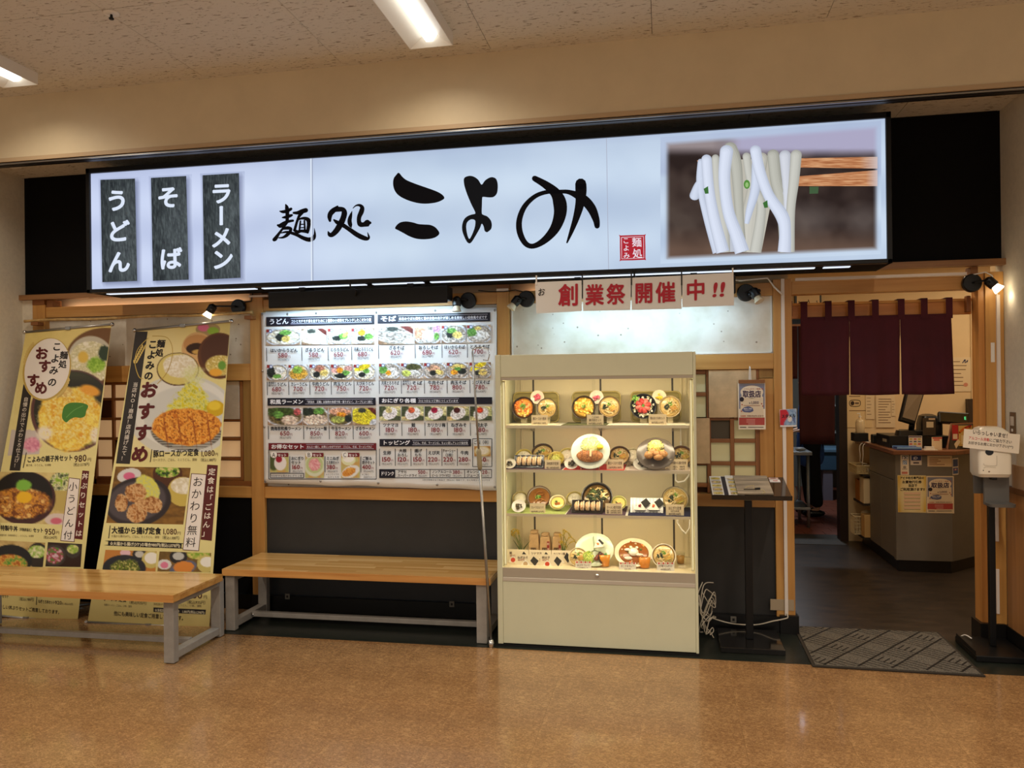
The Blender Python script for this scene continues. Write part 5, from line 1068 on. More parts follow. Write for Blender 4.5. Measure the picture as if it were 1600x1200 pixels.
# ------------------------------------------------------------------ benches
def bench(x0, x1, y0, y1, zt, label, lx0, lx1, fy, by):
    r = root('wooden_bench', label, 'bench', ((x0+x1)/2, (y0+y1)/2, 0), 'steel-framed wooden benches in front of the shop')
    n = 13; w = (y1-y0)/n; rnd = random.Random(int(x0*100))
    # laminated top: edge-glued staves, each a little different
    for i in range(n):
        a = x0; ya, yb2 = y0+i*w, y0+(i+1)*w
        while a < x1-0.01:
            b = min(x1, a+rnd.uniform(0.4, 0.75)); b = x1 if x1-b < 0.2 else b
            MB().box(a, ya, zt-0.012, b-0.0004, yb2-0.0004, zt).build('stave', STAVES[rnd.randrange(4)], r); a = b
    MB().box(x0+.001, y0+.001, zt-0.043, x1-.001, y1-.001, zt-0.0125).build('seat_board', BENCHW, r, bevel=0.002)
    MB().box(x0, y0-0.003, zt-0.043, x1, y0, zt-0.001).build('front_edge', BENCHE, r)
    for X0, X1 in ((lx0, lx0+0.066), (lx1-0.066, lx1)):
        for ya in (fy, by-0.05):
            MB().box(X0, ya, 0.004, X1, ya+0.05, zt-0.044).build('leg', GREYPAINT, r, bevel=0.004)
            for q in (X0+0.015, X1-0.015): MB().lathe([(0.009, 0), (0.009, 0.006)], 10, (q, ya+0.025, 0.0)).build('foot_pad', BLACKP, r)
        MB().box(X0+0.004, fy+0.0505, 0.02, X1-0.004, by-0.0505, 0.065).build('floor_rail', GREYPAINT, r, bevel=0.004)
        MB().box(X0+0.004, fy+0.0505, zt-0.085, X1-0.004, by-0.0505, zt-0.044).build('top_rail', GREYPAINT, r, bevel=0.004)
    my = (fy+by)/2+0.0
    MB().box(lx0+0.067, my-0.02, 0.035, lx1-0.067, my+0.02, 0.068).build('stretcher', GREYPAINT, r, bevel=0.004)
    for q in (lx0+0.075, lx1-0.075): MB(Matrix.Translation((q, my-0.021, 0.05))@Matrix.Rotation(PI/2, 4, 'X')).lathe([(0.008, 0), (0.008, 0.003), (0.003, 0.006), (0, 0.006)], 10).build('bolt', CHROME, r)
STAVES = [wood('stave_a', (208, 162, 96), (194, 146, 80), 'X', 1.2, 0.22, 0.5), wood('stave_b', (200, 152, 86), (188, 138, 72), 'X', 1.2, 0.22, 0.5), wood('stave_c', (216, 170, 106), (200, 152, 88), 'X', 1.2, 0.22, 0.5), wood('stave_d', (194, 144, 76), (180, 130, 64), 'X', 1.2, 0.22, 0.5)]
BENCHE = wood('bench_edge', (206, 152, 84), (184, 126, 62), 'X', 1.6, 0.4, 0.1)
bench(-4.62, -2.785, -1.185, -0.665, 0.415, 'near wooden bench at the left edge, in front of the tall banners', -4.56, -2.818, -1.14, -0.60)
bench(-2.87, -1.062, -0.533, -0.02, 0.415, 'farther wooden bench under the white menu board, beside the display case', -2.862, -1.092, -0.513, -0.035)

# ------------------------------------------------------------------ hooked pole leaning in front of the menu
hp = root('hook_pole', 'thin silver hooked pole leaning between the menu board and the display case', 'pole', (-1.067, -0.54, 0))
a, b = Vector((-1.068, -0.535, 0.0)), Vector((-1.262, -0.045, 1.835))
a = Vector(tuple(P(768, 1011, z=0.0))); b = Vector(tuple(P(738, 550, y=a.y+0.0)))
MB().tube([a.lerp(b, 0.02), a.lerp(b, 0.62)], 0.0085, 10).build('lower_tube', STEEL, hp, smooth=True)
MB().tube([a.lerp(b, 0.62), b], 0.0065, 10).build('upper_tube', STEEL, hp, smooth=True)
MB().tube([a, a.lerp(b, 0.025)], [0.022, 0.014], 12).build('foot_cap', CHROME, hp, smooth=True)
MB(col=(150, 140, 110)).tube([a.lerp(b, 0.60), a.lerp(b, 0.61), a.lerp(b, 0.66), a.lerp(b, 0.67)], [0.011, 0.015, 0.015, 0.011], 10).build('grip_sleeve', V_MATTE, hp, smooth=True)
MB().tube([b, b+Vector((0.005, -.005, .02)), b+Vector((0.05, -.01, .028)), b+Vector((0.10, -.01, .02)), b+Vector((0.11, -.01, -.02)), b+Vector((0.10, -.01, -.055)), b+Vector((.07, -.01, -.05))], 0.004, 6).tube([b+Vector((0.0, 0, -.09)), b+Vector((0.06, -.01, -.10)), b+Vector((0.10, -.01, -.08)), b+Vector((0.12, -.01, -.11)), b+Vector((0.06, -.01, -.125))], 0.003, 6).build('hook', CHROME, hp, smooth=True)

# ------------------------------------------------------------------ display case
SX0, SX1, SYF, SYB, SZ = -1.018, 0.186, -0.53, -0.03, 1.79
CASEM = mat('cream_case_enamel', (208, 209, 180), 0.4, noise=0.015, nscale=3)
INNER = mat('case_lining', (228, 214, 178), 0.6)
sc = root('display_case', 'tall cream display case full of wax food samples in the middle of the shop front', 'display case', ((SX0+SX1)/2, (SYF+SYB)/2, 0))
OX0, OX1 = -0.985, 0.170
MB().box(SX0, SYF+0.001, 0.015, OX0, SYB, SZ).build('side_panel', CASEM, sc, bevel=0.003)
MB().box(OX1, SYF+0.001, 0.015, SX1, SYB, SZ).build('side_panel', CASEM, sc, bevel=0.003)
MB().box(OX0+.0005, SYF+.004, 1.652, OX1-.0005, SYB, SZ-.001).build('header_panel', CASEM, sc, bevel=0.003)
MB().box(OX0+.0005, SYF+.004, 0.02, OX1-.0005, SYF+0.03, 0.400).build('lower_panel', CASEM, sc, bevel=0.002)
MB().box(OX0, SYF+0.031, 0.02, OX1, SYB, 0.44).build('plinth_box', CASEM, sc)
MB().box(SX0, SYF-.0, 0.0, SX1, SYB, 0.0148).build('kick_plate', BLACKP, sc)
MB().box(OX0+.0005, SYF+.02, 0.441, OX1-.0005, SYB-.02, 0.478).build('floor_panel', INNER, sc)
MB().box(OX0+.0005, SYF+.001, 0.4005, OX1-.0005, SYF+.0195, 0.425).build('sill_rail', mat('pale_aluminium', (206, 200, 186), 0.35, metal=0.4), sc, bevel=0.002)
ALU = mat('warm_aluminium', (176, 166, 148), 0.5, metal=0.2)
MB().box(OX0+.0005, SYF+.006, 0.4255, OX1-.0005, SYF+.0195, 0.482).build('door_track', ALU, sc)
MB().box(OX0+.0005, SYF+.006, 1.634, OX1-.0005, SYF+.0195, 1.6515).build('top_track', ALU, sc)
MB().box(OX0+.0005, SYB-.019, 0.479, OX1-.0005, SYB-.001, 1.6515).build('back_panel', INNER, sc)
BLK = mat('dark_slot_strip', (58, 50, 40), 0.5)
for x in (-0.86, -0.41, 0.055):
    b = MB(); b.box(x-0.006, SYB-.021, 0.479, x+0.006, SYB-.0195, 1.65); b.build('shelf_standard', BLK, sc)
GL = mat('shelf_glass', (240, 240, 226), 0.3)
for z in (1.352, 1.080, 0.808):
    MB().box(OX0+.004, SYF+.055, z-0.012, OX1-.004, SYB-.022, z).build('shelf', GL, sc)
    MB().box(OX0+.004, SYF+.049, z-0.016, OX1-.004, SYF+.0545, z+0.001).build('shelf_edge', mat('edge_strip', (226, 214, 186), 0.3, metal=0.3) if z > 1.3 else bpy.data.materials['edge_strip'], sc)
    for x in (-0.86, -0.41, 0.055): MB().prism([(x-.004, SYB-.022, z-.013), (x-.004, SYB-.022, z-.06), (x-.004, SYF+.2, z-.013)], (.008, 0, 0)).build('shelf_bracket', ALU, sc)
TUBE = vmat('case_tube_glow', 0.4, 0.2, emit=1.0)
for x in (OX0+0.012, OX1-0.012):
    MB(col=(255, 240, 190)).box(x-0.002, SYF+.03, 0.50, x+0.002, SYF+.037, 1.62).build('light_tube', TUBE, sc)
    MB().box(x-0.010, SYF+.038, 0.49, x+0.010, SYF+.044, 1.63).build('tube_mount', INNER, sc)
for x in (OX0+0.03, OX1-0.03, OX0+0.045, OX1-0.06): MB().box(x-0.004, SYB-.03, 0.48, x+0.004, SYB-.02, 1.65).build('corner_trim', INNER, sc)
# thin sliding glass
MB().box(OX0+.001, SYF+.0085, 0.483, -0.405, SYF+.0115, 1.633).build('glass_door', gm, sc)
MB().box(-0.425, SYF+.0145, 0.483, OX1-.001, SYF+.0175, 1.633).build('glass_door', gm, sc)
MB(Matrix.Translation((-0.405, SYF+.006, 0.452))@Matrix.Rotation(PI/2, 4, 'X')).lathe([(0.011, 0), (0.011, 0.006), (0.008, 0.01), (0, 0.01)], 16).build('lock', CHROME, sc)
for i, pts in enumerate(([(0.10, -.10, 1.34), (0.10, -.10, 1.26), (0.10, -.10, 1.22)],)):
    pass
MB().box(0.098, -0.11, 1.18, 0.108, -0.10, 1.23).tube([(0.103, -.105, 1.34), (0.103, -.105, 1.23)], .003, 6).tube([(0.103, -.105, 1.18), (0.103, -.12, 1.10), (0.103, -.1, 1.085)], .003, 6).build('inline_switch', WHITEP, sc)
MB().tube([(0.07, -.2, 1.06), (0.068, -.22, 0.995), (0.08, -.24, 0.985), (0.12, -.26, 0.995), (0.145, -.28, 1.03), (0.15, -.3, 1.07)], .0055, 8).build('white_cable', WHITEP, sc, smooth=True)
MB().tube([(0.08, -.2, 0.78), (0.075, -.22, 0.73), (0.10, -.24, 0.69), (0.125, -.26, 0.67), (0.145, -.3, 0.71), (0.15, -.3, 0.79)], .005, 8).build('white_cable', WHITEP, sc, smooth=True)

# cloths on the shelves
def cloth(px0, px1, z, col, label):
    x0_ = max(P(px0, 700, y=-0.45)[0], OX0+.006); x1_ = min(P(px1, 700, y=-0.45)[0], OX1-.006)
    tag(MB(col=col).box(x0_, SYF+.056, z+.0002, x1_, -0.12, z+0.0035).build('shelf_cloth', V_CLOTH, bevel=0.001), label, 'cloth')
cloth(786, 868, 1.352, (226, 218, 190), 'cream cloth at the left of the top display shelf')
cloth(878, 948, 1.352, (96, 98, 66), 'olive cloth in the middle of the top display shelf')
cloth(950, 1072, 1.352, (226, 216, 196), 'white cloth at the right of the top display shelf')
cloth(787, 878, 1.080, (96, 74, 82), 'dusty purple cloth under the dumpling set on the second shelf')
cloth(880, 975, 1.080, (196, 60, 56), 'red cloth under the cutlet plate')
cloth(977, 1079, 1.080, (206, 190, 180), 'pale cloth under the fried chicken set on the second shelf')
cloth(787, 882, 0.808, (172, 186, 110), 'light green cloth under the curry noodle bowl')
cloth(884, 976, 0.808, (88, 70, 84), 'purple cloth under the black ramen bowl')
cloth(980, 1080, 0.808, (40, 44, 74), 'navy cloth under the rice ball plate on the third shelf')

# ------------------------------------------------------------------ wax food
RICE = [(246, 240, 222), (236, 228, 206)]
def blobs(mb, n, R, z, size, cols, rng, dome=0.0, cx=0, cy=0, lvl=1, flat=0.7):
    for i in range(n):
        a = rng.uniform(0, 2*PI); q = R*math.sqrt(rng.random()); s = size*rng.uniform(0.7, 1.3)
        mb.blob((cx+q*math.cos(a), cy+q*math.sin(a), z+dome*(1-(q/max(R, 1e-6))**2)), (s, s*rng.uniform(.7, 1.2), s*flat), cols[rng.randrange(len(cols))], lvl, 0.15, rng)
def strands(mb, n, R, z, r, cols, rng, dome=0.0, cx=0, cy=0):
    for i in range(n):
        a = rng.uniform(0, 2*PI); q = R*math.sqrt(rng.random())*0.8; c = Vector((cx+q*math.cos(a), cy+q*math.sin(a), z)); t = rng.uniform(0, 2*PI); l = R*rng.uniform(.4, .7); k = rng.uniform(-1.6, 1.6)
        pts = []
        for j in range(5):
            u = j/4-0.5; x = c.x+math.cos(t+k*u)*l*2*u*0.8; y = c.y+math.sin(t+k*u)*l*2*u*0.8; d = math.hypot(x-cx, y-cy)
            if d > R: x = cx+(x-cx)*R/d; y = cy+(y-cy)*R/d; d = R
            pts.append((x, y, z+dome*(1-(d/R)**2)+rng.uniform(0, r)))
        mb.tube(pts, r, 5, cols[rng.randrange(len(cols))])
def greens(mb, cx, cy, R, z, rng, dark=True): blobs(mb, 14, R, z, R*0.35, [(34, 50, 34), (26, 38, 28), (48, 66, 40)] if dark else [(110, 160, 60), (86, 136, 50), (150, 190, 90)], rng, R*0.3, cx, cy)
def sticks(mb, cx, cy, R, z, rng, col=(222, 180, 90), n=5, rot=0.5):
    for i in range(n):
        o = (i-n/2)*R*0.35; c, s = math.cos(rot), math.sin(rot)
        mb.tube([(cx-c*R-s*o, cy-s*R+c*o, z), (cx+c*R-s*o, cy+s*R+c*o, z+R*0.1)], R*0.15, 5, tuple(min(255, q*rng.uniform(.9, 1.1)) for q in col))
def settle(px, py, half, y, zs):
    """centre point for a tilted dish: moved forward (and last, up) until its lower rim rests on the shelf"""
    low = P(px, py+half, y=y)[2]
    if low < zs+.001:
        d = (CAM[2]-zs-.001)*F/(py+half-600); y = max(-.43, min(y, CAM[1]+d))
    c = P(px, py, y=y); low = P(px, py+half, y=y)[2]
    if low < zs+.001: c = c+np.array([0, 0, zs+.001-low])
    return y, c
def bowl(px, py, pr_, y, zs, kind, label, tilt=70, outer=(60, 44, 34), inner=None, group=None, seed=0, depth=0.5, sxy=(1, 1), name=None, stand=True):
    """tilted bowl whose centre shows at (px, py) with radius pr_ (pixels), standing on the shelf at height zs"""
    y, c = settle(px, py, pr_*math.sin(math.radians(tilt)), y, zs); R = pr_*(y-CAM[1])/F; rng = random.Random(seed+int(px))
    r = root(name or 'sample_bowl', label, 'bowl' if kind not in ('pickle', 'sauce') else 'dish', (c[0], c[1]+R*depth*0.5, zs), group)
    M = Matrix.Translation(tuple(c))@Matrix.Rotation(math.radians(tilt), 4, 'X'); inner = inner or outer; D = R*2*depth*0.5*1.2
    b = MB(M); b.lathe([(R*.42, -D-R*.06), (R*.44, -D), (R*.72, -D*.82), (R*.93, -D*.40), (R, 0), (R*.975, R*.012), (R*.93, -0.004)], 32, col=outer, sx=sxy[0], sy=sxy[1], cap=False); 
    b2 = len(b.v); b.lathe([(R*.93, -0.004), (R*.86, -D*.35), (R*.6, -D*.75), (0, -D*.8)], 32, col=inner, sx=sxy[0], sy=sxy[1], cap=False); b.lathe([(R*.42, -D-R*.06), (0, -D-R*.06)], 32, col=outer, cap=False); b.build('bowl', V_GLOSS, r, smooth=True)
    if stand:
        low = c[2]-R; yy = c[1]+R*0.15
        sb = MB(col=(190, 180, 150)); sb.box(c[0]-R*.25, yy, zs+.0002+.0035*0, c[0]+R*.25, yy+R*.5, max(zs+.01, c[2]-R*0.55)); sb.build('display_stand', V_MATTE, r)
    z = -D*0.22; f = MB(M)
    def parts(nm, fn, m=V_FOOD):
        q = MB(M); fn(q); q.build(nm, m, r, smooth=True)
    if kind in ('noodle', 'ramen', 'curry', 'pork_noodle'):
        soup = {'noodle': (206, 176, 112), 'pork_noodle': (198, 160, 100), 'ramen': (96, 70, 30), 'curry': (150, 96, 42)}[kind]
        parts('soup', lambda q: q.lathe([(R*.88, z-.001), (R*.8, z+R*.02), (0, z+R*.03)], 28, col=soup, sx=sxy[0], sy=sxy[1]), V_GLOSS)
        parts('noodles', lambda q: strands(q, 5 if kind == 'curry' else 22, R*.74, z+R*.04, R*.045, [(228, 206, 150), (214, 190, 128), (238, 220, 172)] if kind != 'curry' else [(196, 130, 56), (160, 96, 34)], rng, R*.08))
        if kind == 'curry': parts('herb', lambda q: greens(q, -R*.05, -R*.1, R*.22, z+R*.16, rng, False))
        elif kind == 'ramen':
            parts('wilted_greens', lambda q: blobs(q, 40, R*.55, z+R*.1, R*.12, [(38, 56, 30), (70, 92, 44), (52, 60, 30)], rng, R*.1)); parts('pork_slice', lambda q: q.lathe([(R*.3, z+R*.2), (R*.3, z+R*.26), (R*.24, z+R*.28), (0, z+R*.27)], 18, (R*.1, -R*.6, 0), col=(232, 186, 156)))
        else:
            parts('seaweed', lambda q: greens(q, -R*.32, -R*.02, R*.24, z+R*.15, rng)); parts('spring_onion', lambda q: greens(q, R*.02, R*.25, R*.18, z+R*.14, rng, False)); parts('bamboo_shoots', lambda q: sticks(q, R*.28, -R*.1, R*.28, z+R*.2, rng))
    elif kind == 'rice':
        parts('rice', lambda q: (q.lathe([(R*.86, z-.002), (R*.7, z+R*.22), (R*.4, z+R*.36), (0, z+R*.40)], 22, col=RICE[1]), blobs(q, 60, R*.78, z+R*.04, R*.08, RICE, rng, R*.38)))
    elif kind == 'egg':
        parts('egg_topping', lambda q: (q.lathe([(R*.88, z), (R*.6, z+R*.12), (0, z+R*.18)], 22, col=(232, 180, 70)), blobs(q, 46, R*.78, z+R*.06, R*.13, [(240, 196, 84), (246, 216, 120), (226, 160, 50)], rng, R*.15))); parts('herb', lambda q: greens(q, 0, R*.08, R*.16, z+R*.34, rng, False))
    elif kind == 'egg_cutlet':
        parts('cutlet', lambda q: (q.lathe([(R*.88, z), (R*.6, z+R*.12), (0, z+R*.18)], 22, col=(226, 150, 60)), blobs(q, 30, R*.76, z+R*.06, R*.14, [(222, 116, 40), (230, 132, 56)], rng, R*.15))); parts('egg_topping', lambda q: blobs(q, 26, R*.45, z+R*.15, R*.12, [(246, 206, 90), (240, 222, 150)], rng, R*.05, 0, -R*.35)); parts('herb', lambda q: greens(q, 0, R*.1, R*.22, z+R*.34, rng, False))
    elif kind == 'tuna':
        parts('rice', lambda q: blobs(q, 110, R*.82, z+R*.04, R*.085, RICE+[(150, 160, 110)], rng, R*.05))
        def tn(q):
            for k in range(8):
                a = k*PI/4; q.tube([(R*.12*math.cos(a), R*.12*math.sin(a), z+R*.26), (R*.55*math.cos(a+.3), R*.55*math.sin(a+.3), z+R*.14)], [R*.13, R*.19], 6, [(206, 74, 70), (226, 120, 110), (190, 56, 56)][k % 3])
        parts('tuna_slices', tn); parts('leaf', lambda q: greens(q, -R*.6, R*.55, R*.26, z+R*.2, rng, False)); parts('herb', lambda q: greens(q, 0, 0, R*.12, z+R*.36, rng, False))
    elif kind == 'pickle': parts('pickles', lambda q: blobs(q, 12, R*.42, z+R*.02, R*.2, seedcol[label_key(label)], rng, R*.15))
    elif kind == 'cup':
        parts('custard', lambda q: q.lathe([(R*.84, z), (R*.7, z+R*.03), (0, z+R*.05)], 22, col=(228, 208, 120)), V_GLOSS); parts('garnish', lambda q: (sticks(q, 0, -R*.15, R*.3, z+R*.12, rng, (196, 110, 50), 3, .2), blobs(q, 6, R*.2, z+R*.1, R*.09, [(90, 70, 40), (120, 150, 70)], rng, 0, -R*.2, 0)))
    elif kind == 'cabbage': parts('shredded_cabbage', lambda q: strands(q, 40, R*.7, z+R*.05, R*.04, [(222, 226, 110), (206, 214, 90), (236, 236, 160)], rng, R*.3))
    return r, M, R, rng
def label_key(l):
    return 'pink' if 'pink' in l else 'yellow' if 'yellow' in l else 'dark'
seedcol = {'pink': [(222, 90, 120), (206, 70, 100), (232, 120, 140)], 'yellow': [(232, 206, 60), (220, 190, 40)], 'dark': [(74, 62, 40), (52, 44, 30), (96, 84, 50)]}

def card(px, py, w, h, y, lines, label, name='price_card', red=False, lean=12):
    """small folded price card; (px,py) centre in the photo"""
    k = (y-CAM[1])/F; c = P(px, py, y=y); W, H = w*k/2, h*k/2
    r = root(name, label, 'card', (c[0], c[1], c[2]-H))
    b = MB(col=(236, 218, 180) if not red else (238, 234, 226)); b.prism([(c[0]-W, y, c[2]-H), (c[0]+W, y, c[2]-H), (c[0]+W, y, c[2]+H), (c[0]-W, y, c[2]+H)], (0, 0.0015, 0)); b.prism([(c[0]-W*.3, y+.002, c[2]-H), (c[0]+W*.3, y+.002, c[2]-H), (c[0], y+.03, c[2]-H)], (0, 0, 0.002)); b.build('card', V_PRINT, r)
    p = Print(y-0.0003)
    for t, dy, hh, ww in lines: p.text(t, px-w*ww/2, py+h*dy, px+w*ww/2, py+h*dy, h*hh, (70, 40, 26), 1, 0.01)
    if red:
        for q in range(7): p.ell(px-w*.4+w*.133*q, py-h*.4, w*.06, h*.1, (206, 60, 50) if q % 2 == 0 else (214, 190, 170), 2, 8)
    p.build('card_text', V_PRINT, r); return r

Z1, Z2, Z3, Z4 = 1.3555, 1.0835, 0.8115, 0.4785
# --- top shelf: three woven trays with sets
for i, (a, b, c, d, nm) in enumerate(((802, 874, 611.5, 658.5, 'left'), (894, 970, 610.5, 658, 'middle'), (985.5, 1064, 610.5, 658, 'right'))):
    p0 = P(a, d, y=-.16); p1 = P(b, c, y=-.13); r = root('woven_tray', 'olive woven tray leaning at the back of the top display shelf, %s one' % nm, 'tray', ((p0[0]+p1[0])/2, -.14, Z1))
    cx, cz, w, h = (p0[0]+p1[0])/2, (Z1+p1[2])/2, (p1[0]-p0[0])/2, (p1[2]-Z1)/2-.001
    def loop(w, h, rr, y): return [(cx+sx*(w-rr)+rr*math.cos(t), y+(math.sin(t)*0), cz+sz*(h-rr)+rr*math.sin(t)) for sx, sz, t0 in ((1, 1, 0), (-1, 1, PI/2), (-1, -1, PI), (1, -1, 1.5*PI)) for t in [t0+k*PI/8 for k in range(5)]]
    MB(col=(156, 142, 82)).prism(loop(w, h, .03, -.15), (0, .006, 0)).build('tray_base', V_MATTE, r)
    lp = loop(w-.004, h-.004, .03, -.155); MB(col=(176, 158, 92)).tube(lp+[lp[0]], .005, 8, cap=False).build('tray_rim', V_GLOSS, r, smooth=True)
    wv = MB(col=(140, 126, 66))
    for k in range(7): zz = cz-h+.014+k*(2*h-.028)/6; wv.box(cx-w+.008, -.1535, zz-.003, cx+w-.008, -.151, zz+.003)
    wv.build('weave_bands', V_MATTE, r)
bowl(817.5, 637, 18, -.27, Z1, 'egg_cutlet', 'dark bowl of orange cutlet and egg on rice, leftmost on the top display shelf', 78, (52, 38, 30))
bowl(839.5, 620.5, 11, -.24, Z1, 'pickle', 'small white dish of pink pickles on the left top tray', 82, (232, 216, 196), depth=.25)
bowl(854.5, 637.5, 16, -.26, Z1, 'noodle', 'small noodle bowl on the left top tray', 80, (72, 58, 44), (196, 178, 140))
bowl(912, 636.5, 19, -.27, Z1, 'egg', 'dark bowl of golden egg and chicken rice on the middle top tray', 78, (60, 46, 34))
bowl(932, 620.5, 11, -.24, Z1, 'pickle', 'small white dish of pink pickles on the middle top tray', 82, (232, 216, 196), depth=.25)
bowl(952, 635.5, 17, -.26, Z1, 'noodle', 'small noodle bowl on the middle top tray', 80, (84, 60, 40), (190, 166, 120))
bowl(1005, 634.5, 20, -.27, Z1, 'tuna', 'black bowl of red tuna slices over rice on the right top tray', 78, (34, 36, 38))
bowl(1030, 620, 11, -.24, Z1, 'pickle', 'small white dish of yellow pickles on the right top tray', 82, (232, 222, 196), depth=.25)
bowl(1047, 635, 17, -.26, Z1, 'noodle', 'small noodle bowl on the right top tray', 80, (170, 150, 120), (214, 196, 150))
card(843, 657, 26, 17, -.45, [('豚ロースかつ煮丼', -.05, .3, .8), ('1,080円(税込1,188円)', .33, .2, .8)], 'cream price card below the orange cutlet bowl on the top shelf')
card(930, 656.5, 26, 17, -.45, [('こよみの', -.18, .25, .45), ('親子丼セット', .1, .27, .75), ('980円(税込1,078円)', .38, .2, .8)], 'cream price card below the golden egg bowl on the top shelf')
card(1027.5, 656, 27, 17.5, -.45, [('鉄火まぐろ丼セット', -.05, .27, .85), ('980円(税込1,078円)', .33, .22, .7)], 'cream price card below the red tuna bowl on the top shelf')
# --- second shelf
def plate(px, py, rx, ry, y, zs, label, rim, col, name='sample_plate', tilt=66):
    y, c = settle(px, py, ry, y, zs); k = (y-CAM[1])/F; R = rx*k; rng = random.Random(int(px))
    r = root(name, label, 'plate', (c[0], c[1]+R*.3, zs)); M = Matrix.Translation(tuple(c))@Matrix.Rotation(math.radians(tilt), 4, 'X')
    sy = ry*k/R/math.sin(math.radians(tilt))
    MB(M).lathe([(R*.5, -R*.16), (R*.6, -R*.14), (R*.95, -R*.015), (R, 0), (R*.97, R*.01), (R*.7, -R*.09), (0, -R*.1)], 44, col=rim, sy=sy).build('plate', V_GLOSS, r, smooth=True)
    e = MB(col=(230, 230, 224))
    for s in (-1, 1): e.tube([(c[0]+s*R*.45, c[1]-R*.36, zs+.002), (c[0]+s*R*.45, c[1]-.02-R*.2, zs+.012), (c[0]+s*R*.4, c[1]+R*.3, max(zs+.01, c[2]-.01)), (c[0]+s*R*.35, c[1]+R*.45, zs+.002)], .003, 6)
    e.build('wire_easel', CHROME, r, smooth=True)
    return r, M, R, rng, sy
def dumplings(px0, py0, px1, py1, y, zs, label, n=5):
    a, b = P(px0, py1, y=y), P(px1, py0, y=y); r = root('dumpling_plate', label, 'plate', ((a[0]+b[0])/2, y+.02, zs)); rng = random.Random(int(px0)+n)
    cx, cz = (a[0]+b[0])/2, (a[2]+b[2])/2; W, H = (b[0]-a[0])/2, (b[2]-a[2])/2+.004; M = Matrix.Translation((cx, y, max(cz, zs+H*.8+.003)))@Matrix.Rotation(math.radians(58), 4, 'X')
    pb = MB(M, (40, 38, 38)); pb.box(-W, -H, -.006, W, H, 0); 
    for q in ((-W, -H, -W+.006, H), (W-.006, -H, W, H), (-W+.006, -H, W-.006, -H+.006), (-W+.006, H-.006, W-.006, H)): pb.box(q[0], q[1], 0, q[2], q[3], .008)
    pb.build('plate', V_GLOSS, r, bevel=.002)
    for i in range(n):
        x = -W*.68+(W*1.36)*i/(n-1)
        m2 = M@Matrix.Translation((x, 0, .010)); d = MB(m2)
        d.blob((0, 0, 0), (W*.15, H*.72, .013), (214, 184, 140), 2, .05, rng); blobs(d, 10, H*.4, .008, W*.05, [(186, 120, 72), (206, 150, 104), (170, 100, 56)], rng)
        d.tube([(W*.11, -H*.70, .004), (W*.14, -H*.2, .016), (W*.14, H*.3, .016), (W*.11, H*.70, .004)], .004, 6, (238, 222, 190)); d.build('dumpling', V_FOOD, r, smooth=True)
    return r
bowl(797, 725.5, 9.5, -.40, Z2, 'pickle', 'little oval white dish of dark pickles at the left end of the second shelf', 50, (236, 230, 216), depth=.25)
bowl(818, 713, 14, -.24, Z2, 'rice', 'rice bowl with yellow rim behind the dumplings on the second shelf', 52, (206, 186, 96), depth=.7)
bowl(847.5, 707, 17.5, -.22, Z2, 'noodle', 'dark noodle bowl behind the dumplings on the second shelf', 52, (74, 56, 40), depth=.7)
bowl(868.5, 716, 13, -.26, Z2, 'cabbage', 'small yellow bowl of shredded cabbage beside the dumplings on the second shelf', 52, (226, 206, 110), depth=.6)
dumplings(803.5, 713, 850, 733, -.40, Z2, 'black oblong plate of dumplings on the second shelf')
card(863.5, 727, 25, 17, -.45, [('浜松餃子定食', -.05, .3, .75), ('9個入　880円(税込968円)', .3, .2, .8)], 'cream price card right of the dumplings on the second shelf')
bowl(886, 712, 14, -.22, Z2, 'rice', 'rice bowl tucked left of the big white cutlet plate', 58, (216, 200, 120), depth=.7)
bowl(893, 727, 11.5, -.42, Z2, 'pickle', 'small white dish of dark pickles in front of the cutlet plate', 50, (236, 230, 216), depth=.25)
bowl(968, 711, 16.5, -.24, Z2, 'pork_noodle', 'dark noodle bowl right of the big white cutlet plate', 55, (80, 58, 42), depth=.7)
r, M, R, rng, sy = plate(922.5, 705, 30.7, 26.5, -.36, Z2, 'large white plate of breaded cutlet with shredded cabbage on the second shelf', (214, 222, 210), None, tilt=62)
q = MB(M); strands(q, 150, R*.5, -R*.04, R*.018, [(226, 230, 150), (240, 242, 200), (212, 222, 120)], rng, R*.24, R*.0, R*.34); q.build('shredded_cabbage', V_FOOD, r, smooth=True)
q = MB(M); q.blob((R*.5, R*.2, R*.1), (R*.17, R*.15, R*.1), (222, 196, 50), 2); q.build('lemon_wedge', V_FOOD, r, smooth=True)
q = MB(M@Matrix.Translation((-R*.02, -R*.25, -R*.02))@Matrix.Diagonal((1, .52, 1, 1)), (176, 112, 56)); q.blob((0, 0, 0), (R*.68, R*.66, R*.15), None, 3, .03, rng)
blobs(q, 330, R*.66, R*.05, R*.035, [(204, 138, 70), (172, 100, 44), (226, 170, 104), (190, 120, 56)], rng, R*.10); q.build('cutlet', V_FOOD, r, smooth=True)
q = MB(M@Matrix.Translation((-R*.02, -R*.25, 0)), (120, 66, 28))
for dx in (-.4, -.14, .12, .38): q.tube([(R*dx, -R*.26, R*.08), (R*dx+R*.02, 0, R*.165), (R*dx, R*.26, R*.08)], R*.016, 5)
q.build('knife_cuts', V_FOOD, r)
q = MB(M, (232, 206, 160)); q.box(-R*.02, -R*.36, R*.17, R*.08, R*.0, R*.19); q.build('paper_tag', V_PRINT, r)
card(961, 726.5, 26, 17.5, -.45, [('豚ロースかつ定食', -.05, .3, .85), ('1,080円(税込1,188円)', .3, .2, .8)], 'cream price card in front of the cutlet plate on the red cloth')
bowl(989, 712, 13.5, -.22, Z2, 'rice', 'pale rice bowl tucked left of the dark fried chicken plate', 58, (206, 194, 160), depth=.7)
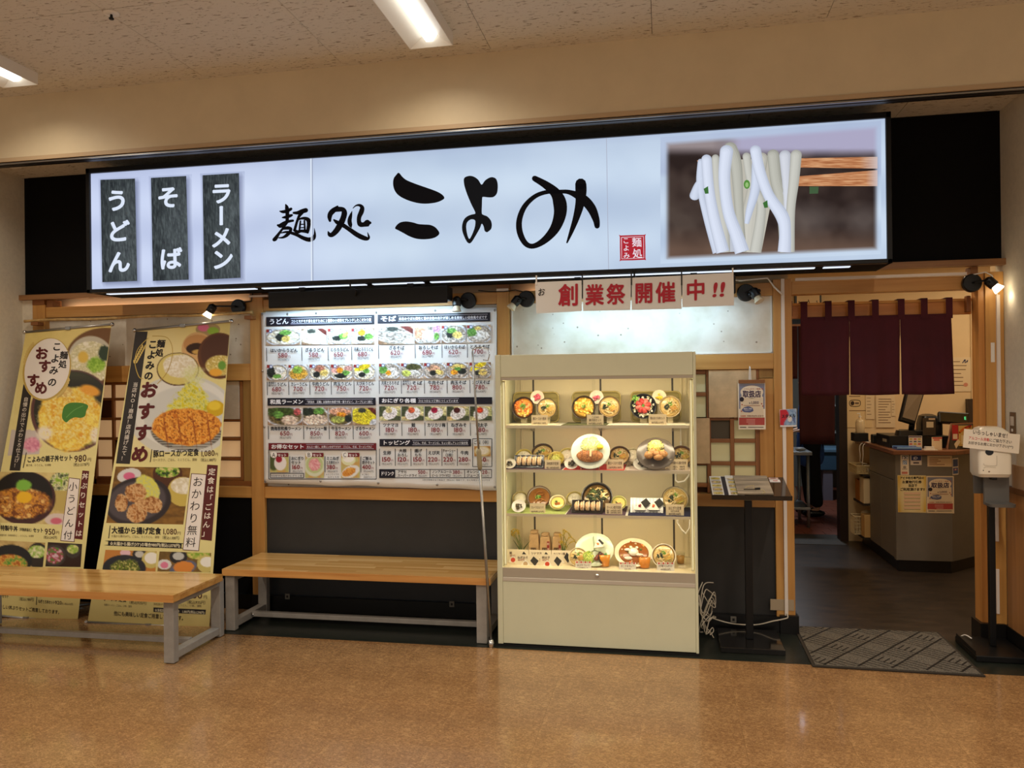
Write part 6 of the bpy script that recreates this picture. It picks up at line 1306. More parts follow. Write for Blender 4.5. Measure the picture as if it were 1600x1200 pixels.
bowl(1002, 727, 12.5, -.42, Z2, 'pickle', 'small white dish of dark pickles in front of the fried chicken plate', 50, (236, 230, 216), depth=.25)
bowl(1065, 711, 17, -.24, Z2, 'pork_noodle', 'brown noodle bowl at the right end of the second shelf', 55, (92, 62, 42), depth=.7)
r, M, R, rng, sy = plate(1024.5, 708.5, 29.5, 23.2, -.36, Z2, 'dark stoneware plate of fried chicken and cabbage on the second shelf', (92, 82, 74), None, tilt=56)
q = MB(M); strands(q, 110, R*.44, -R*.02, R*.018, [(228, 226, 120), (240, 238, 170), (214, 210, 90)], rng, R*.3, 0, R*.38); q.build('shredded_cabbage', V_FOOD, r, smooth=True)
for cx_, cy_, s in ((-.36, -.2, .24), (-.12, -.02, .24), (.14, -.3, .25), (.36, -.12, .24), (.05, -.12, .22)):
    q = MB(M); q.blob((R*cx_, R*cy_, R*.16), (R*s, R*s*.85, R*.16), (206, 150, 88), 2, .16, rng); blobs(q, 14, R*s*.7, R*.26, R*.05, [(222, 172, 110), (176, 112, 54)], rng, 0, R*cx_, R*cy_); q.build('chicken_piece', V_FOOD, r, smooth=True)
card(1060.5, 727, 27, 18.5, -.45, [('大福から揚げ定食', -.1, .27, .85), ('3個入　980円', .2, .2, .7), ('4個入　1,080円', .4, .2, .7)], 'cream price card at the right end of the second shelf')
# --- third shelf
bowl(812.5, 778, 12.5, -.24, Z3, 'rice', 'rice bowl with yellow rim at the left end of the third shelf', 52, (190, 176, 120), depth=.75)
bowl(842, 776, 19.5, -.26, Z3, 'curry', 'large bowl of brown curry noodles with a green garnish', 56, (110, 84, 66), (196, 186, 170), depth=.6)
bowl(810.5, 793, 11.5, -.42, Z3, 'pickle', 'small white dish of dark pickles in front of the curry noodles', 52, (240, 236, 226), depth=.3)
bowl(871, 784, 13, -.36, Z3, 'cup', 'small footed cup of yellow custard on the green cloth', 50, (230, 218, 180), depth=.8)
card(840, 795.5, 25, 18, -.45, [('カレーうどんﾗﾝﾁ', -.05, .27, .8), ('980円(税込1,078円)', .3, .2, .8)], 'cream price card in front of the curry noodles')
bowl(897.5, 778.5, 13, -.22, Z3, 'rice', 'rice bowl left of the black ramen bowl', 52, (206, 190, 120), depth=.75)
bowl(932.5, 776, 24.5, -.24, Z3, 'ramen', 'big black ramen bowl with greens and a pork slice', 60, (36, 34, 32), depth=.5)
bowl(966.5, 785, 12.5, -.34, Z3, 'cup', 'small yellow-green bowl behind the ramen price card', 50, (206, 206, 130), depth=.6)
dumplings(893.5, 786, 942, 805, -.42, Z3, 'black oblong plate of dumplings in front of the black ramen bowl', 5)
card(959, 795.5, 26, 17.5, -.45, [('ラーメン餃子定食', -.05, .28, .85), ('醤油　1,080円(税込1,188円)', .2, .18, .85), ('味噌　1,080円(税込1,188円)', .38, .18, .85)], 'cream price card right of the dumplings on the third shelf')
# rice balls
def riceball(M, s, top, rng, nm, label, group=None, cat='rice ball', loc=None, nori=(1, .5)):
    r = root(nm, label, cat, loc, group)
    def f(u, v):
        return 0
    q = MB(M); prof = smooth_loop([(-s, -s*.62), (s, -s*.62), (s*.98, -s*.3), (s*.2, s*.86), (-s*.2, s*.86), (-s*.98, -s*.3)], 4)
    n = len(prof); q.prism([(a, b, 0) for a, b in prof], (0, 0, s*.7), RICE[0]); q.build('rice', V_FOOD, r, bevel=s*.2, seg=3)
    q = MB(M); blobs(q, 14, s*.24, s*.72, s*.14, top, rng, s*.06, 0, s*.2); q.build('filling', V_FOOD, r, smooth=True)
    q = MB(M@Matrix.Translation((s*nori[0], s*nori[1], -.002))@Matrix.Rotation(math.radians(38), 4, 'Z'), (40, 42, 40)); q.box(-s*.72, -s*.72, -.001, s*.72, s*.72, .001); q.build('seaweed_sheet', V_MATTE, r)
    return r
rng = random.Random(5)
a, b = P(984.5, 804, y=-.38), P(1036, 778.5, y=-.30); pr0 = root('patterned_plate', 'square plate with black and white arrow pattern under two rice balls', 'plate', ((a[0]+b[0])/2, -.34, Z3))
cx, W = (a[0]+b[0])/2, (b[0]-a[0])/2; H = (b[2]-a[2])/2/math.sin(math.radians(60)); M = Matrix.Translation((cx, -.345, a[2]+(b[2]-a[2])/2+.004))@Matrix.Rotation(math.radians(60), 4, 'X')
MB(M, (236, 236, 236)).box(-W, -H, -.006, W, H, 0).build('plate', V_GLOSS, pr0, bevel=.002)
zz = MB(M, (30, 32, 44))
for i in range(9):
    for j in range(9):
        x = -W+.006+(i+.5)*(2*W-.012)/9; y = -H+.005+(j+.5)*(2*H-.01)/9; s = 1 if i % 2 else -1; l = .0055
        zz.add([(x-l, y-s*l*.7, .0003), (x+l, y+s*l*.7, .0003), (x+l, y+s*l*.7+.0028, .0003), (x-l, y-s*l*.7+.0028, .0003)], [(0, 1, 2, 3)])
zz.build('arrow_pattern', V_PRINT, pr0)
for k, (px, tc_, nm) in enumerate(((1000, [(176, 30, 50), (150, 20, 40)], 'red plum'), (1021, [(222, 96, 60), (236, 120, 76)], 'orange salmon'))):
    c = P(px, 793, y=-.36); m2 = Matrix.Translation((c[0], -.362, c[2]-.001))@Matrix.Rotation(math.radians(66), 4, 'X')
    riceball(m2, .031, tc_, rng, 'rice_ball', 'white rice ball with %s filling on the patterned plate' % nm, loc=(c[0], -.36, c[2]-.03), nori=(1.1, 1.0))
bowl(1055, 779, 20.5, -.26, Z3, 'noodle', 'large noodle bowl at the right end of the third shelf', 60, (120, 108, 88), (216, 204, 166), depth=.5)
card(1054.5, 798, 27, 19, -.45, [('おにぎり定食', -.1, .3, .75), ('お好きな具2個', .1, .17, .5), ('880円(税込968円)', .36, .24, .7)], 'cream price card at the right end of the third shelf')
# --- bottom shelf
KRAFT = mat('kraft_paper', (206, 170, 122), 0.8, noise=.08, nscale=25, bump=.3, bscale=40)
for i, (px, w, h0, h1) in enumerate(((834, 16, 873, 829.5), (851.5, 17, 873, 834), (870, 15.5, 873, 833.5))):
    a, b = P(px-w/2, h0, y=-.20), P(px+w/2, h1, y=-.20); x0_, x1_ = a[0], b[0]; zt = b[2]; r = root('rice_bag', '%s one of three brown paper rice bags at the back of the bottom shelf' % ('left', 'middle', 'right')[i], 'bag', ((x0_+x1_)/2, -.18, Z4+.0005), 'paper rice bags')
    b_ = MB(); H = zt-Z4; cx = (x0_+x1_)/2; W = (x1_-x0_)/2
    b_.lathe([(W*1.1, 0.0008), (W*1.22, .01), (W*1.2, H*.5), (W*1.08, H*.78), (W*.8, H*.9), (W*.95, H*.97), (W*.7, H)], 4, (cx, -.17, Z4)); 
    rot = MB(Matrix.Translation((cx, -.17, 0))@Matrix.Rotation(PI/4, 4, 'Z')@Matrix.Translation((-cx, .17, 0))); rot.v = []; 
    rot.lathe([(W*1.3, 0.0008), (W*1.38, .01), (W*1.34, H*.5), (W*1.2, H*.8), (W*.9, H*.9), (W*1.05, H*.97), (W*.8, H)], 4, (cx, -.17, Z4)); rot.build('bag', KRAFT, r, bevel=.006)
    MB(col=(150, 120, 80)).tube([(cx-W*.6, -.17-W*.75, Z4+H*.9), (cx, -.17-W*.9, Z4+H*.89), (cx+W*.6, -.17-W*.75, Z4+H*.9)], .002, 5).build('string', V_MATTE, r)
    p = Print(-.17-W*1.0-.003, .0003); p.text('国', px-5, 863, px+4, 863, 9, (90, 70, 50), 1, .02); p.text('産', px-5, 872, px+4, 872, 9, (90, 70, 50), 1, .02)
    if i: p.rect(px+w*.18, 846, px+w*.42, 862, (150, 46, 40), 2); p.vtext('新米', px+w*.3, 850, px+w*.3, 858, 4, (240, 220, 200), 3)
    p.build('bag_print', V_PRINT, r)
def ricestalk(px, py, tip, label, lean, seed, y=-.25):
    rng = random.Random(seed); b = P(px, py, y=y); r = root('rice_stalk', label, 'plant', (b[0], y, Z4+.0005))
    st = MB(col=(110, 120, 50)); gr = MB(col=(206, 170, 50)); lf = MB(col=(70, 90, 44))
    for k in range(7):
        t = P(tip[0]+rng.uniform(-16, 16), tip[1]+rng.uniform(-6, 16), y=y); h = t[2]-Z4; x0_ = b[0]+rng.uniform(-.01, .01)
        pts = [Vector((x0_+(t[0]-x0_)*(u**1.8), y+rng.uniform(-.004, .004), Z4+.001+h*(1-(1-u)**1.5))) for u in [i/8 for i in range(9)]]
        pts += [pts[-1]+Vector((lean*.012, 0, -.004)), pts[-1]+Vector((lean*.03, 0, -.018)), pts[-1]+Vector((lean*.042, 0, -.042))]
        st.tube(pts, .0014, 5)
        for i in range(6, len(pts)-1):
            for j in range(5):
                q = pts[i].lerp(pts[i+1], j/5)+Vector((rng.uniform(-.006, .006), rng.uniform(-.005, .005), rng.uniform(-.004, .004))); gr.blob(q, (.0022, .0022, .0045), None, 1, 0, rng)
    for k in range(3):
        x1_ = b[0]+rng.uniform(-.06, .06); lf.tube([(b[0], y, Z4+.001), (b[0]+(x1_-b[0])*.3, y, Z4+.07), (x1_, y+.01, Z4+.12)], [.004, .004, .0008], 5)
    st.build('stems', V_MATTE, r); g = gr.build('grains', V_FOOD, r, kind='stuff'); lf.build('leaves', V_MATTE, r)
ricestalk(815, 872, (803, 823), 'golden rice stalks at the left of the bottom display shelf', -1, 3); ricestalk(881, 872, (889, 832), 'golden rice stalks right of the paper rice bags', 1, 4)
def ocard(px0, py0, px1, py1, y, t, price, fill, label, show=True, tri=0.42):
    a = P(px0, py1, y=y); b = P(px1, py0, y=y); r = root('rice_ball_card', label, 'card', ((a[0]+b[0])/2, y, a[2]))
    MB(col=(240, 228, 200)).prism([(a[0], y, a[2]), (b[0], y, a[2]), (b[0], y, b[2]), (a[0], y, b[2])], (0, .002, 0)).build('card', V_PRINT, r)
    p = Print(y-.0003); w, h = px1-px0, py1-py0
    p.text(t, px0+w*.08, py0+h*.32, px0+w*.08+min(w*.6, len(t)*4.2), py0+h*.32, 4.6, (80, 56, 36), 1, .02); p.text(price, px0+w*.08, py0+h*.5, px0+w*.38, py0+h*.5, 3.6, (150, 50, 40), 1, .01)
    p.poly(smooth_loop([(px0+w*(tri-.18), py1-h*.06), (px0+w*(tri+.2), py1-h*.06), (px0+w*(tri+.18), py1-h*.2), (px0+w*(tri+.03), py1-h*.55), (px0+w*(tri-.04), py1-h*.55), (px0+w*(tri-.17), py1-h*.2)], 3), (250, 246, 236), 1); p.ell(px0+w*(tri+.0), py1-h*.25, 3.6, 3.6, fill, 2)
    p.poly([(px0+w*.76, py0+h*.12), (px0+w*.98, py0+h*.5), (px0+w*.82, py0+h*.95), (px0+w*.62, py0+h*.5)], (48, 50, 50), 2); p.build('card_print', V_PRINT, r)
ocard(793.5, 859, 826, 880, -.36, '鮭', '180円', (214, 80, 60), 'rice ball card with orange-red filling at the back left of the bottom shelf', tri=.25)
ocard(827, 860, 861, 880, -.36, 'ツナマヨ', '180円', (206, 190, 150), 'rice ball card behind the gap between the two front rice ball cards')
ocard(862, 860.5, 893, 881, -.36, 'カリカリ梅', '180円', (190, 50, 60), 'rice ball card at the back beside the right rice stalks')
ocard(805.5, 867, 842.5, 885.5, -.42, 'ねぎみそ', '180円', (200, 170, 130), 'front rice ball card with beige filling on the bottom shelf')
ocard(844, 867, 878.5, 886, -.42, '明太子', '180円', (206, 70, 40), 'front rice ball card with red filling on the bottom shelf', tri=.32)
bowl(903, 870, 15, -.34, Z4, 'noodle', 'small white noodle bowl beside the rice ball cards on the bottom shelf', 62, (226, 210, 170), depth=.5)
r, M, R, rng, sy = plate(928.5, 858.5, 30.5, 23, -.30, Z4, 'large pale green divided plate with rice ball, salad and meat on the bottom shelf', (206, 216, 186), None, tilt=56)
q = MB(M, (190, 204, 166)); 
for a in (PI/2+.1, PI*1.2, -PI*.12): q.tube([(0, 0, -R*.06), (R*.8*math.cos(a), R*.8*sy*math.sin(a), -R*.04)], R*.025, 6)
q.build('dividers', V_GLOSS, r, smooth=True)
q = MB(M); strands(q, 60, R*.36, -R*.06, R*.02, [(190, 206, 80), (216, 226, 120), (150, 180, 60)], rng, R*.14, -R*.3, -R*.42); q.build('salad', V_FOOD, r, smooth=True)
q = MB(M); blobs(q, 14, R*.22, R*.0, R*.11, [(96, 44, 34), (70, 34, 28), (130, 60, 44)], rng, R*.06, R*.32, -R*.42); q.build('meat', V_FOOD, r, smooth=True)
q = MB(M); blobs(q, 8, R*.12, R*.0, R*.08, [(60, 120, 50), (90, 150, 60)], rng, R*.03, R*.66, -R*.3); q.build('broccoli', V_FOOD, r, smooth=True)
c = P(935, 852, y=-.385); riceball(Matrix.Translation(tuple(c))@Matrix.Rotation(math.radians(66), 4, 'X')@Matrix.Rotation(.15, 4, 'Z'), .026, [(222, 120, 50), (236, 150, 80)], random.Random(2), 'rice_ball', 'rice ball with orange filling and seaweed on the pale green divided plate', loc=(c[0], c[1], c[2]-.025), nori=(.35, .5))
def glass(px, py, w, h, y, fill, label, level=.9):
    k = (y-CAM[1])/F; c = P(px, py+h/2, y=y); R, H = w*k/2, h*k; r = root('juice_glass', label, 'glass', (c[0], y, Z4+.0005))
    MB(Matrix.Translation((c[0], y, Z4+.0008))).lathe([(R*.78, 0), (R*.8, .002), (R, H), (R*.95, H), (R*.75, .004), (0, .004)], 24).build('glass', gm, r, smooth=True)
    MB(Matrix.Translation((c[0], y, Z4+.0008)), fill).lathe([(R*.72, .005), (R*.74+R*.18*level, H*level), (0, H*level)], 24).build('juice', V_GLOSS, r, smooth=True)
GLASSM = mat('drinking_glass', (240, 240, 236), 0.03, trans=0.95, ior=1.3)
glass(945, 878.5, 19, 20, -.40, (240, 150, 20), 'glass of orange juice in front of the pale green divided plate')
glass(1007, 881, 21, 20, -.40, (240, 146, 20), 'glass of orange juice in front of the oval curry plate', .8)
glass(1063.5, 872, 14, 18, -.26, (206, 150, 60), 'glass of amber tea at the right end of the bottom shelf', .7)
ice = MB(col=(226, 214, 190)); rg = random.Random(3)
cI = P(1066, 884, y=-.36)
for k in range(5): ice.box(cI[0]-.022+k*.009, -.37+rg.uniform(-.01, .01), Z4+.0006, cI[0]-.022+k*.009+.008, -.36+rg.uniform(0, .01), Z4+.012+rg.uniform(0, .006))
tag(ice.build('clear_cube_pile', V_GLOSS), 'little pile of clear cubes at the right end of the bottom shelf', 'ice'); 
r, M, R, rng, sy = plate(990, 863, 30, 19, -.36, Z4, 'oval cream plate of vegetable curry with an animal-shaped rice mound', (234, 218, 184), None, tilt=48)
q = MB(M); q.lathe([(R*.78, -R*.07), (R*.7, -R*.04), (0, -R*.03)], 30, col=(150, 86, 34), sy=sy); q.build('curry', V_GLOSS, r, smooth=True)
q = MB(M); blobs(q, 26, R*.68, -R*.02, R*.06, [(226, 190, 110), (206, 110, 40), (90, 120, 50), (236, 226, 190)], rng, 0); q.build('vegetables', V_FOOD, r, smooth=True)
q = MB(M, RICE[0]); q.blob((0, 0, R*.05), (R*.26, R*.24, R*.16), None, 2, .04, rng); q.blob((-R*.3, R*.12, R*.04), (R*.18, R*.08, R*.08), None, 2, .04, rng); q.blob((R*.3, -R*.16, R*.04), (R*.2, R*.08, R*.08), None, 2, .04, rng); q.blob((-R*.25, -R*.36, R*.03), (R*.2, R*.1, R*.08), None, 2, .04, rng); q.blob((R*.16, R*.26, R*.05), (R*.08, R*.07, R*.06), None, 2, .04, rng); q.blob((-R*.14, R*.28, R*.04), (R*.08, R*.07, R*.06), None, 2, .04, rng); q.build('rice_mound', V_FOOD, r, smooth=True)
bowl(1037, 868, 18.5, -.38, Z4, 'noodle', 'white-rimmed noodle bowl toward the right of the bottom shelf', 66, (232, 226, 210), (150, 126, 90), depth=.45)
card(911.5, 884, 25, 14, -.455, [('おにぎり プレート', .05, .3, .8), ('お子様セット', .35, .25, .6)], 'white card with red dotted top below the small noodle bowl', red=True)
card(980.5, 885.5, 26, 13.5, -.455, [('おこさまカレー', .05, .32, .8), ('580円', .38, .25, .4)], 'white card with a dotted top below the oval curry plate', red=True)
card(1040, 886, 26, 14.5, -.455, [('お子様うどんセット', .0, .32, .85), ('480円(税込528円)', .35, .25, .6)], 'white card with red dotted top below the white-rimmed noodle bowl', red=True)
c = P(785.5, 872, y=-.40); ocard(784, 862, 789, 884, -.40, '', '', (214, 80, 60), 'sliver of a rice ball card at the extreme left of the bottom shelf')

# ------------------------------------------------------------------ ceiling fixtures
REFL = mat('white_reflector', (240, 236, 224), 0.35)
for i, (tx, ty) in enumerate(TROFFERS):
    r = root('ceiling_light', ('fluorescent ceiling fixture nearest the middle, its end showing above the sign', 'fluorescent ceiling fixture at the upper left corner of the view')[i] if i < 2 else 'fluorescent ceiling fixture out of view, ' + ('over the doorway side', 'middle of the second row', 'left end of the second row', 'right of the camera', 'far right', 'middle of the last row', 'far left beyond the benches')[i-2], 'ceiling light', (tx, ty-.62, ZC), 'corridor fluorescent fixtures')
    y1, y0 = ty, ty-1.26; w = 0.125; zb = 3.55
    b = MB(); b.prism([(tx-w, y0, zb), (tx-w, y0, ZC-.001), (tx-w-.003, y0, ZC-.001), (tx-w-.003, y0, zb)], (0, 1.26, 0)); b.prism([(tx+w, y0, zb), (tx+w, y0, ZC-.001), (tx+w+.003, y0, ZC-.001), (tx+w+.003, y0, zb)], (0, 1.26, 0))
    b.box(tx-w-.003, y1, zb, tx+w+.003, y1+.003, ZC-.001); b.box(tx-w-.003, y0-.003, zb, tx+w+.003, y0, ZC-.001); b.build('housing', WHITEP, r)
    b = MB(); b.add([(tx-w, y0, zb), (tx-w, y1, zb), (tx-.04, y1-.03, zb+.055), (tx-.04, y0+.03, zb+.055)], [(0, 1, 2, 3)]); b.add([(tx+w, y0, zb), (tx+w, y1, zb), (tx+.04, y1-.03, zb+.055), (tx+.04, y0+.03, zb+.055)], [(3, 2, 1, 0)])
    b.add([(tx-w, y1, zb), (tx+w, y1, zb), (tx+.04, y1-.03, zb+.055), (tx-.04, y1-.03, zb+.055)], [(0, 1, 2, 3)]); b.add([(tx-w, y0, zb), (tx+w, y0, zb), (tx+.04, y0+.03, zb+.055), (tx-.04, y0+.03, zb+.055)], [(0, 1, 2, 3)]); b.build('reflector', REFL, r)
    MB(col=(255, 252, 244)).prism([(tx-.042, y0+.03, zb+.052), (tx-.02, y0+.03, zb+.02), (tx+.02, y0+.03, zb+.02), (tx+.042, y0+.03, zb+.052)], (0, 1.20, 0)).build('tube_cover', vmat('fluorescent_glow', .4, .2, emit=3.0) if i == 0 else bpy.data.materials['fluorescent_glow'], r)
r = root('sprinkler_head', 'small round sprinkler head in the mall ceiling at the upper left', 'sprinkler', tuple(P(174, 20, z=ZC-.03)))
pc = P(174, 20, z=ZC); MB(Matrix.Translation((pc[0], pc[1], ZC))).lathe([(.042, -.0002), (.04, -.006), (.018, -.010), (0, -.010)], 24).build('escutcheon', WHITEP, r, smooth=True)
MB(Matrix.Translation((pc[0], pc[1], ZC-.03))).lathe([(.012, -.006), (.014, 0), (.008, .004), (.006, .02), (0, .02)], 14).build('deflector', BLACKM, r, smooth=True)
dv = P(24, 259, z=3.24); tag(MB().box(dv[0]-.05, dv[1]-.02, 3.225, dv[0]+.03, dv[1]+.03, 3.2495).build('detector_box', WHITEP, bevel=.006), 'small cream detector box on the recess ceiling at far left', 'detector')

# ------------------------------------------------------------------ lectern with menus beside the case
r = root('menu_lectern', 'black reading stand with a slanted top and slim square pole beside the display case', 'lectern', (0.5, -0.25, 0))
GB = mat('gloss_black_board', (22, 20, 19), 0.12, coat=.4)
MB().box(0.315, -0.447, 0.003, 0.683, -0.065, 0.035).build('base', GB, r, bevel=.003)
MB().box(0.478, -0.275, 0.0355, 0.522, -0.231, 0.88).build('pole', BLACKM, r, bevel=.003)
f0, f1 = P(1112, 776, y=-.45), P(1238, 776, y=-.45); g0, g1 = P(1106, 742, y=-.10), P(1222, 748, y=-.10)
zf = (f0[2]+f1[2])/2; zb_ = (g0[2]+g1[2])/2
M = Matrix(((1, 0, 0, f0[0]), (0, (0.35)/math.hypot(.35, zb_-zf), -(zb_-zf)/math.hypot(.35, zb_-zf), -.45), (0, (zb_-zf)/math.hypot(.35, zb_-zf), .35/math.hypot(.35, zb_-zf), zf), (0, 0, 0, 1)))
LW, LD = f1[0]-f0[0], math.hypot(.35, zb_-zf)
MB(M).box(0, 0, -.02, LW, LD, 0).build('slanted_top', GB, r, bevel=.002)
MB(M).box(0, -.006, -.02, LW, -.0003, .008).build('front_lip', GB, r)
class TopPrint(Print):
    def __init__(s, z): s.v = []; s.f = []; s.c = []; s.n = 0; s.z = z
    def put(s, xy, faces, cols, L=1):
        xy = np.asarray(xy, float).reshape(-1, 2); s.v.append(np.array([tuple(M@Vector((a, b, s.z+L*.0002))) for a, b in xy])); k = s.n; s.f += [tuple(i+k for i in f) for f in faces]; s.n += len(xy)
        cols = np.asarray(cols, float)
        if cols.ndim == 1: cols = np.tile(lin(cols), (len(xy), 1))
        s.c.append(np.concatenate([cols, np.ones((len(xy), 1))], 1))
b = MB(M, (236, 232, 226)); b.box(0.006, .01, .0005, .19, LD-.006, .004); m1 = b.build('menu_sheet', V_PRINT); tag(m1, 'laminated white food menu at the left of the slanted black stand', 'menu')
p = TopPrint(.0042); rg = random.Random(9)
for i in range(2):
    for j in range(5):
        x = .012+i*.10; y = .02+j*.066; p.rast([(x, y+.045), (x+.058, y+.045), (x+.058, y), (x, y)], 14, 10, (lambda X, Y, U, V, s=i*5+j: over(over(mixn(U, V, [(190, 180, 160), (226, 222, 206)], 2, s), em(U, V, .5, .5, .5, .5, .06), (150, 110, 80) if s % 2 else (206, 190, 90)), em(U, V, .5, .5, .38, .36, .1), mixn(U, V, [(240, 230, 190), (214, 170, 60), (90, 120, 50)], 7, s))), 1)
        p.rect(x, y-.012, x+.055, y-.006, (60, 50, 46), 1)
p.rect(.075, .01, .10, LD-.012, (34, 36, 52), 1); 
o = p.build('menu_print', V_PRINT, m1) if False else None
bb_ = MB(); bb_.v = [tuple(v) for v in np.concatenate(p.v)]; bb_.c = np.concatenate(p.c); bb_.f = p.f; bb_.build('menu_print', V_PRINT, m1)
b = MB(M, (232, 228, 220)); b.box(.10, LD-.05, .0045, .345, LD+.002, .007); tag(b.build('menu_sheet', V_PRINT), 'second menu sheet peeping out behind the straw-coloured folder', 'menu')
fold = mat('straw_weave', (176, 158, 132), 0.8, noise=.35, nscale=26, stretch=(.15, 3, 1))
fb_ = MB(M); fb_.box(.15, .008, .0075, .355, LD-.02, .016); fo = fb_.build('menu_folder', fold, bevel=.002); tag(fo, 'grey-brown striped menu folder lying on the slanted black stand', 'folder')
b = MB(M, (70, 60, 48)); b.tube([(.19, .07, .02), (.26, .075, .02), (.265, .08, .02)], .003, 6); b.tube([(.255, .075, .021), (.285, .082, .021)], .007, 8, (20, 20, 20)); tag(b.build('ballpoint_pen', V_GLOSS), 'pen with black cap lying on the striped folder', 'pen')
tag(MB(M, (216, 196, 130)).tube([(.20, .10, .018), (.22, .13, .018), (.255, .15, .018), (.25, .10, .018), (.30, .07, .018), (.31, .03, .018), (.29, .012, .018)], .0012, 5).build('yellow_string', V_MATTE), 'thin yellow string curling over the striped folder', 'string')
p = P(1205, 751, y=-.14); b = MB(M, (238, 228, 220)); b.box(.365, LD-.10, .0005, LW-.03, LD-.055, .003); b.box(.365, LD-.045, .0005, LW-.035, LD-.02, .003, (232, 200, 186)); c_ = b.build('small_card', V_PRINT); tag(c_, 'small white and red card pair at the upper right corner of the slanted stand', 'card')
p = TopPrint(.0032); p.rect(.385, LD-.084, LW-.045, LD-.072, (196, 60, 50), 1); p.rect(.375, LD-.037, LW-.05, LD-.028, (120, 60, 50), 1); bb_ = MB(); bb_.v = [tuple(v) for v in np.concatenate(p.v)]; bb_.c = np.concatenate(p.c); bb_.f = p.f; bb_.build('card_print', V_PRINT, c_)

# hanging coupon poster with hook
r = root('coupon_poster', 'blue and red coupon shop poster hanging from a hook on the lattice window', 'poster', tuple(P(1176, 671, y=-.012)))
c = [P(x, y, y=-.012) for x, y in ((1153, 598), (1195.5, 597.5), (1196.5, 671), (1154, 671))]
MB(col=(232, 220, 200)).prism(c, (0, .0015, 0)).build('sheet', V_PRINT, r)
def poster(p, x0, y0, x1, y1):
    w, h = x1-x0, y1-y0; X = lambda q: x0+q*w; Y = lambda q: y0+q*h; BG = (126, 128, 148); CR = (222, 204, 176)
    p.rect(X(.03), Y(.02), X(.97), Y(.56), BG, 1); p.rect(X(.08), Y(.30), X(.92), Y(.75), CR, 2); p.ell(X(.5), Y(.2), w*.42, h*.14, (230, 214, 190), 2, 24)
    p.rect(X(.12), Y(.18), X(.88), Y(.33), (230, 214, 190), 3); p.text('ぐらしのり・商券', X(.2), Y(.145), X(.82), Y(.145), h*.035, (176, 110, 90), 4, .02)
    p.text('取扱店', X(.16), Y(.30), X(.84), Y(.30), h*.155, (60, 44, 74), 4, .035, 4); p.ell(X(.13), Y(.355), w*.08, h*.052, (40, 34, 44), 5, 4 if 0 else 12)
    p.text('￥', X(.38), Y(.455), X(.46), Y(.455), h*.05, (70, 60, 90), 4, .02); p.text('1,000', X(.46), Y(.455), X(.76), Y(.455), h*.085, (70, 60, 90), 4, .02); p.line(X(.2), Y(.49), X(.8), Y(.49), h*.008, (170, 130, 110), 4)
    p.ell(X(.35), Y(.575), w*.21, h*.065, (84, 92, 130), 4, 24, 0, .06); p.text('商品もご利用', X(.2), Y(.57), X(.5), Y(.57), h*.035, (230, 226, 224), 5, .02); p.text('できるおトク！', X(.22), Y(.605), X(.48), Y(.605), h*.025, (230, 226, 224), 5, .01)
    for a, b_ in ((.14, .47), (.12, .61), (.86, .45), (.9, .5), (.88, .13)): p.ell(X(a), Y(b_), w*.03, h*.014, (176, 90, 76), 4, 8, a*5)
    p.text('利用期間', X(.08), Y(.725), X(.28), Y(.725), h*.03, (196, 90, 70), 4, .02); p.text('令和4年8月31日まで', X(.32), Y(.725), X(.93), Y(.725), h*.036, (120, 50, 44), 4, .02)
    p.rect(X(.03), Y(.745), X(.97), Y(.905), (176, 72, 66), 2)
    for q in (.78, .81, .84): p.rect(X(.3), Y(q), X(.62), Y(q+.012), (214, 150, 140), 3)
    p.rect(X(.36), Y(.875), X(.62), Y(.885), (226, 180, 170), 3); p.rect(X(.06), Y(.945), X(.3), Y(.962), (60, 50, 50), 3); p.rect(X(.36), Y(.945), X(.93), Y(.960), (90, 76, 70), 3)
p = Print(-.0123); poster(p, 1153.5, 598, 1196, 671); p.build('poster_print', V_PRINT, r)
a, b = P(1154, 598, y=-.015), P(1195, 594, y=-.015); MB().box(a[0], -.02, a[2]-.004, b[0], -.009, b[2]+.004).build('hanger_bar', WOODDX, r, bevel=.002)
h_ = P(1172, 594, y=-.015); MB().tube([(h_[0]-.005, -.013, h_[2]), (h_[0]-.003, -.013, h_[2]+.075), (h_[0], -.004, h_[2]+.09)], .0022, 6).tube([(h_[0]+.005, -.013, h_[2]), (h_[0]+.003, -.013, h_[2]+.075), (h_[0], -.004, h_[2]+.09)], .0022, 6).build('hook', WHITEP, r)
# small red-blue flyer on the door post
c = [P(x, y, y=-.03) for x, y in ((1218, 640), (1244.5, 638.5), (1245, 666.5), (1219, 667))]
r = root('small_flyer', 'small red and blue flyer clipped to the door post beside the doorway', 'flyer', (c[0][0], -.03, c[2][2])); MB(col=(226, 224, 226)).prism(c, (0, .0015, 0)).build('sheet', V_PRINT, r)
MB().box(c[0][0]+.02, -.0285, c[0][2]-.04, c[0][0]+.05, -.0005, c[0][2]-.01).build('clip', WHITEP, r)
p = Print(-.0303); p.rast([(1218.5, 640.5), (1244, 639), (1244.5, 664), (1219, 664.5)], 20, 18, lambda X, Y, U, V: over(over(mixn(X, Y, [(120, 150, 190), (160, 186, 214), (90, 110, 160)], .3, 2), np.clip((.42-U+.15*np.sin(V*5))/.08, 0, 1), (196, 40, 56)), em(U, V, .6, .6, .14, .2, .2), (226, 220, 214)), 1)
p.text('スタメル', 1221, 653, 1243, 651.5, 6, (30, 26, 40), 3, .04); p.build('flyer_print', V_PRINT, r)
tag(MB().box(0.655, -.004, .145, 0.80, -.0006, .215).build('tape_patch', mat('clear_tape', (168, 150, 124), .3)), 'piece of brownish tape low on the door post', 'tape')

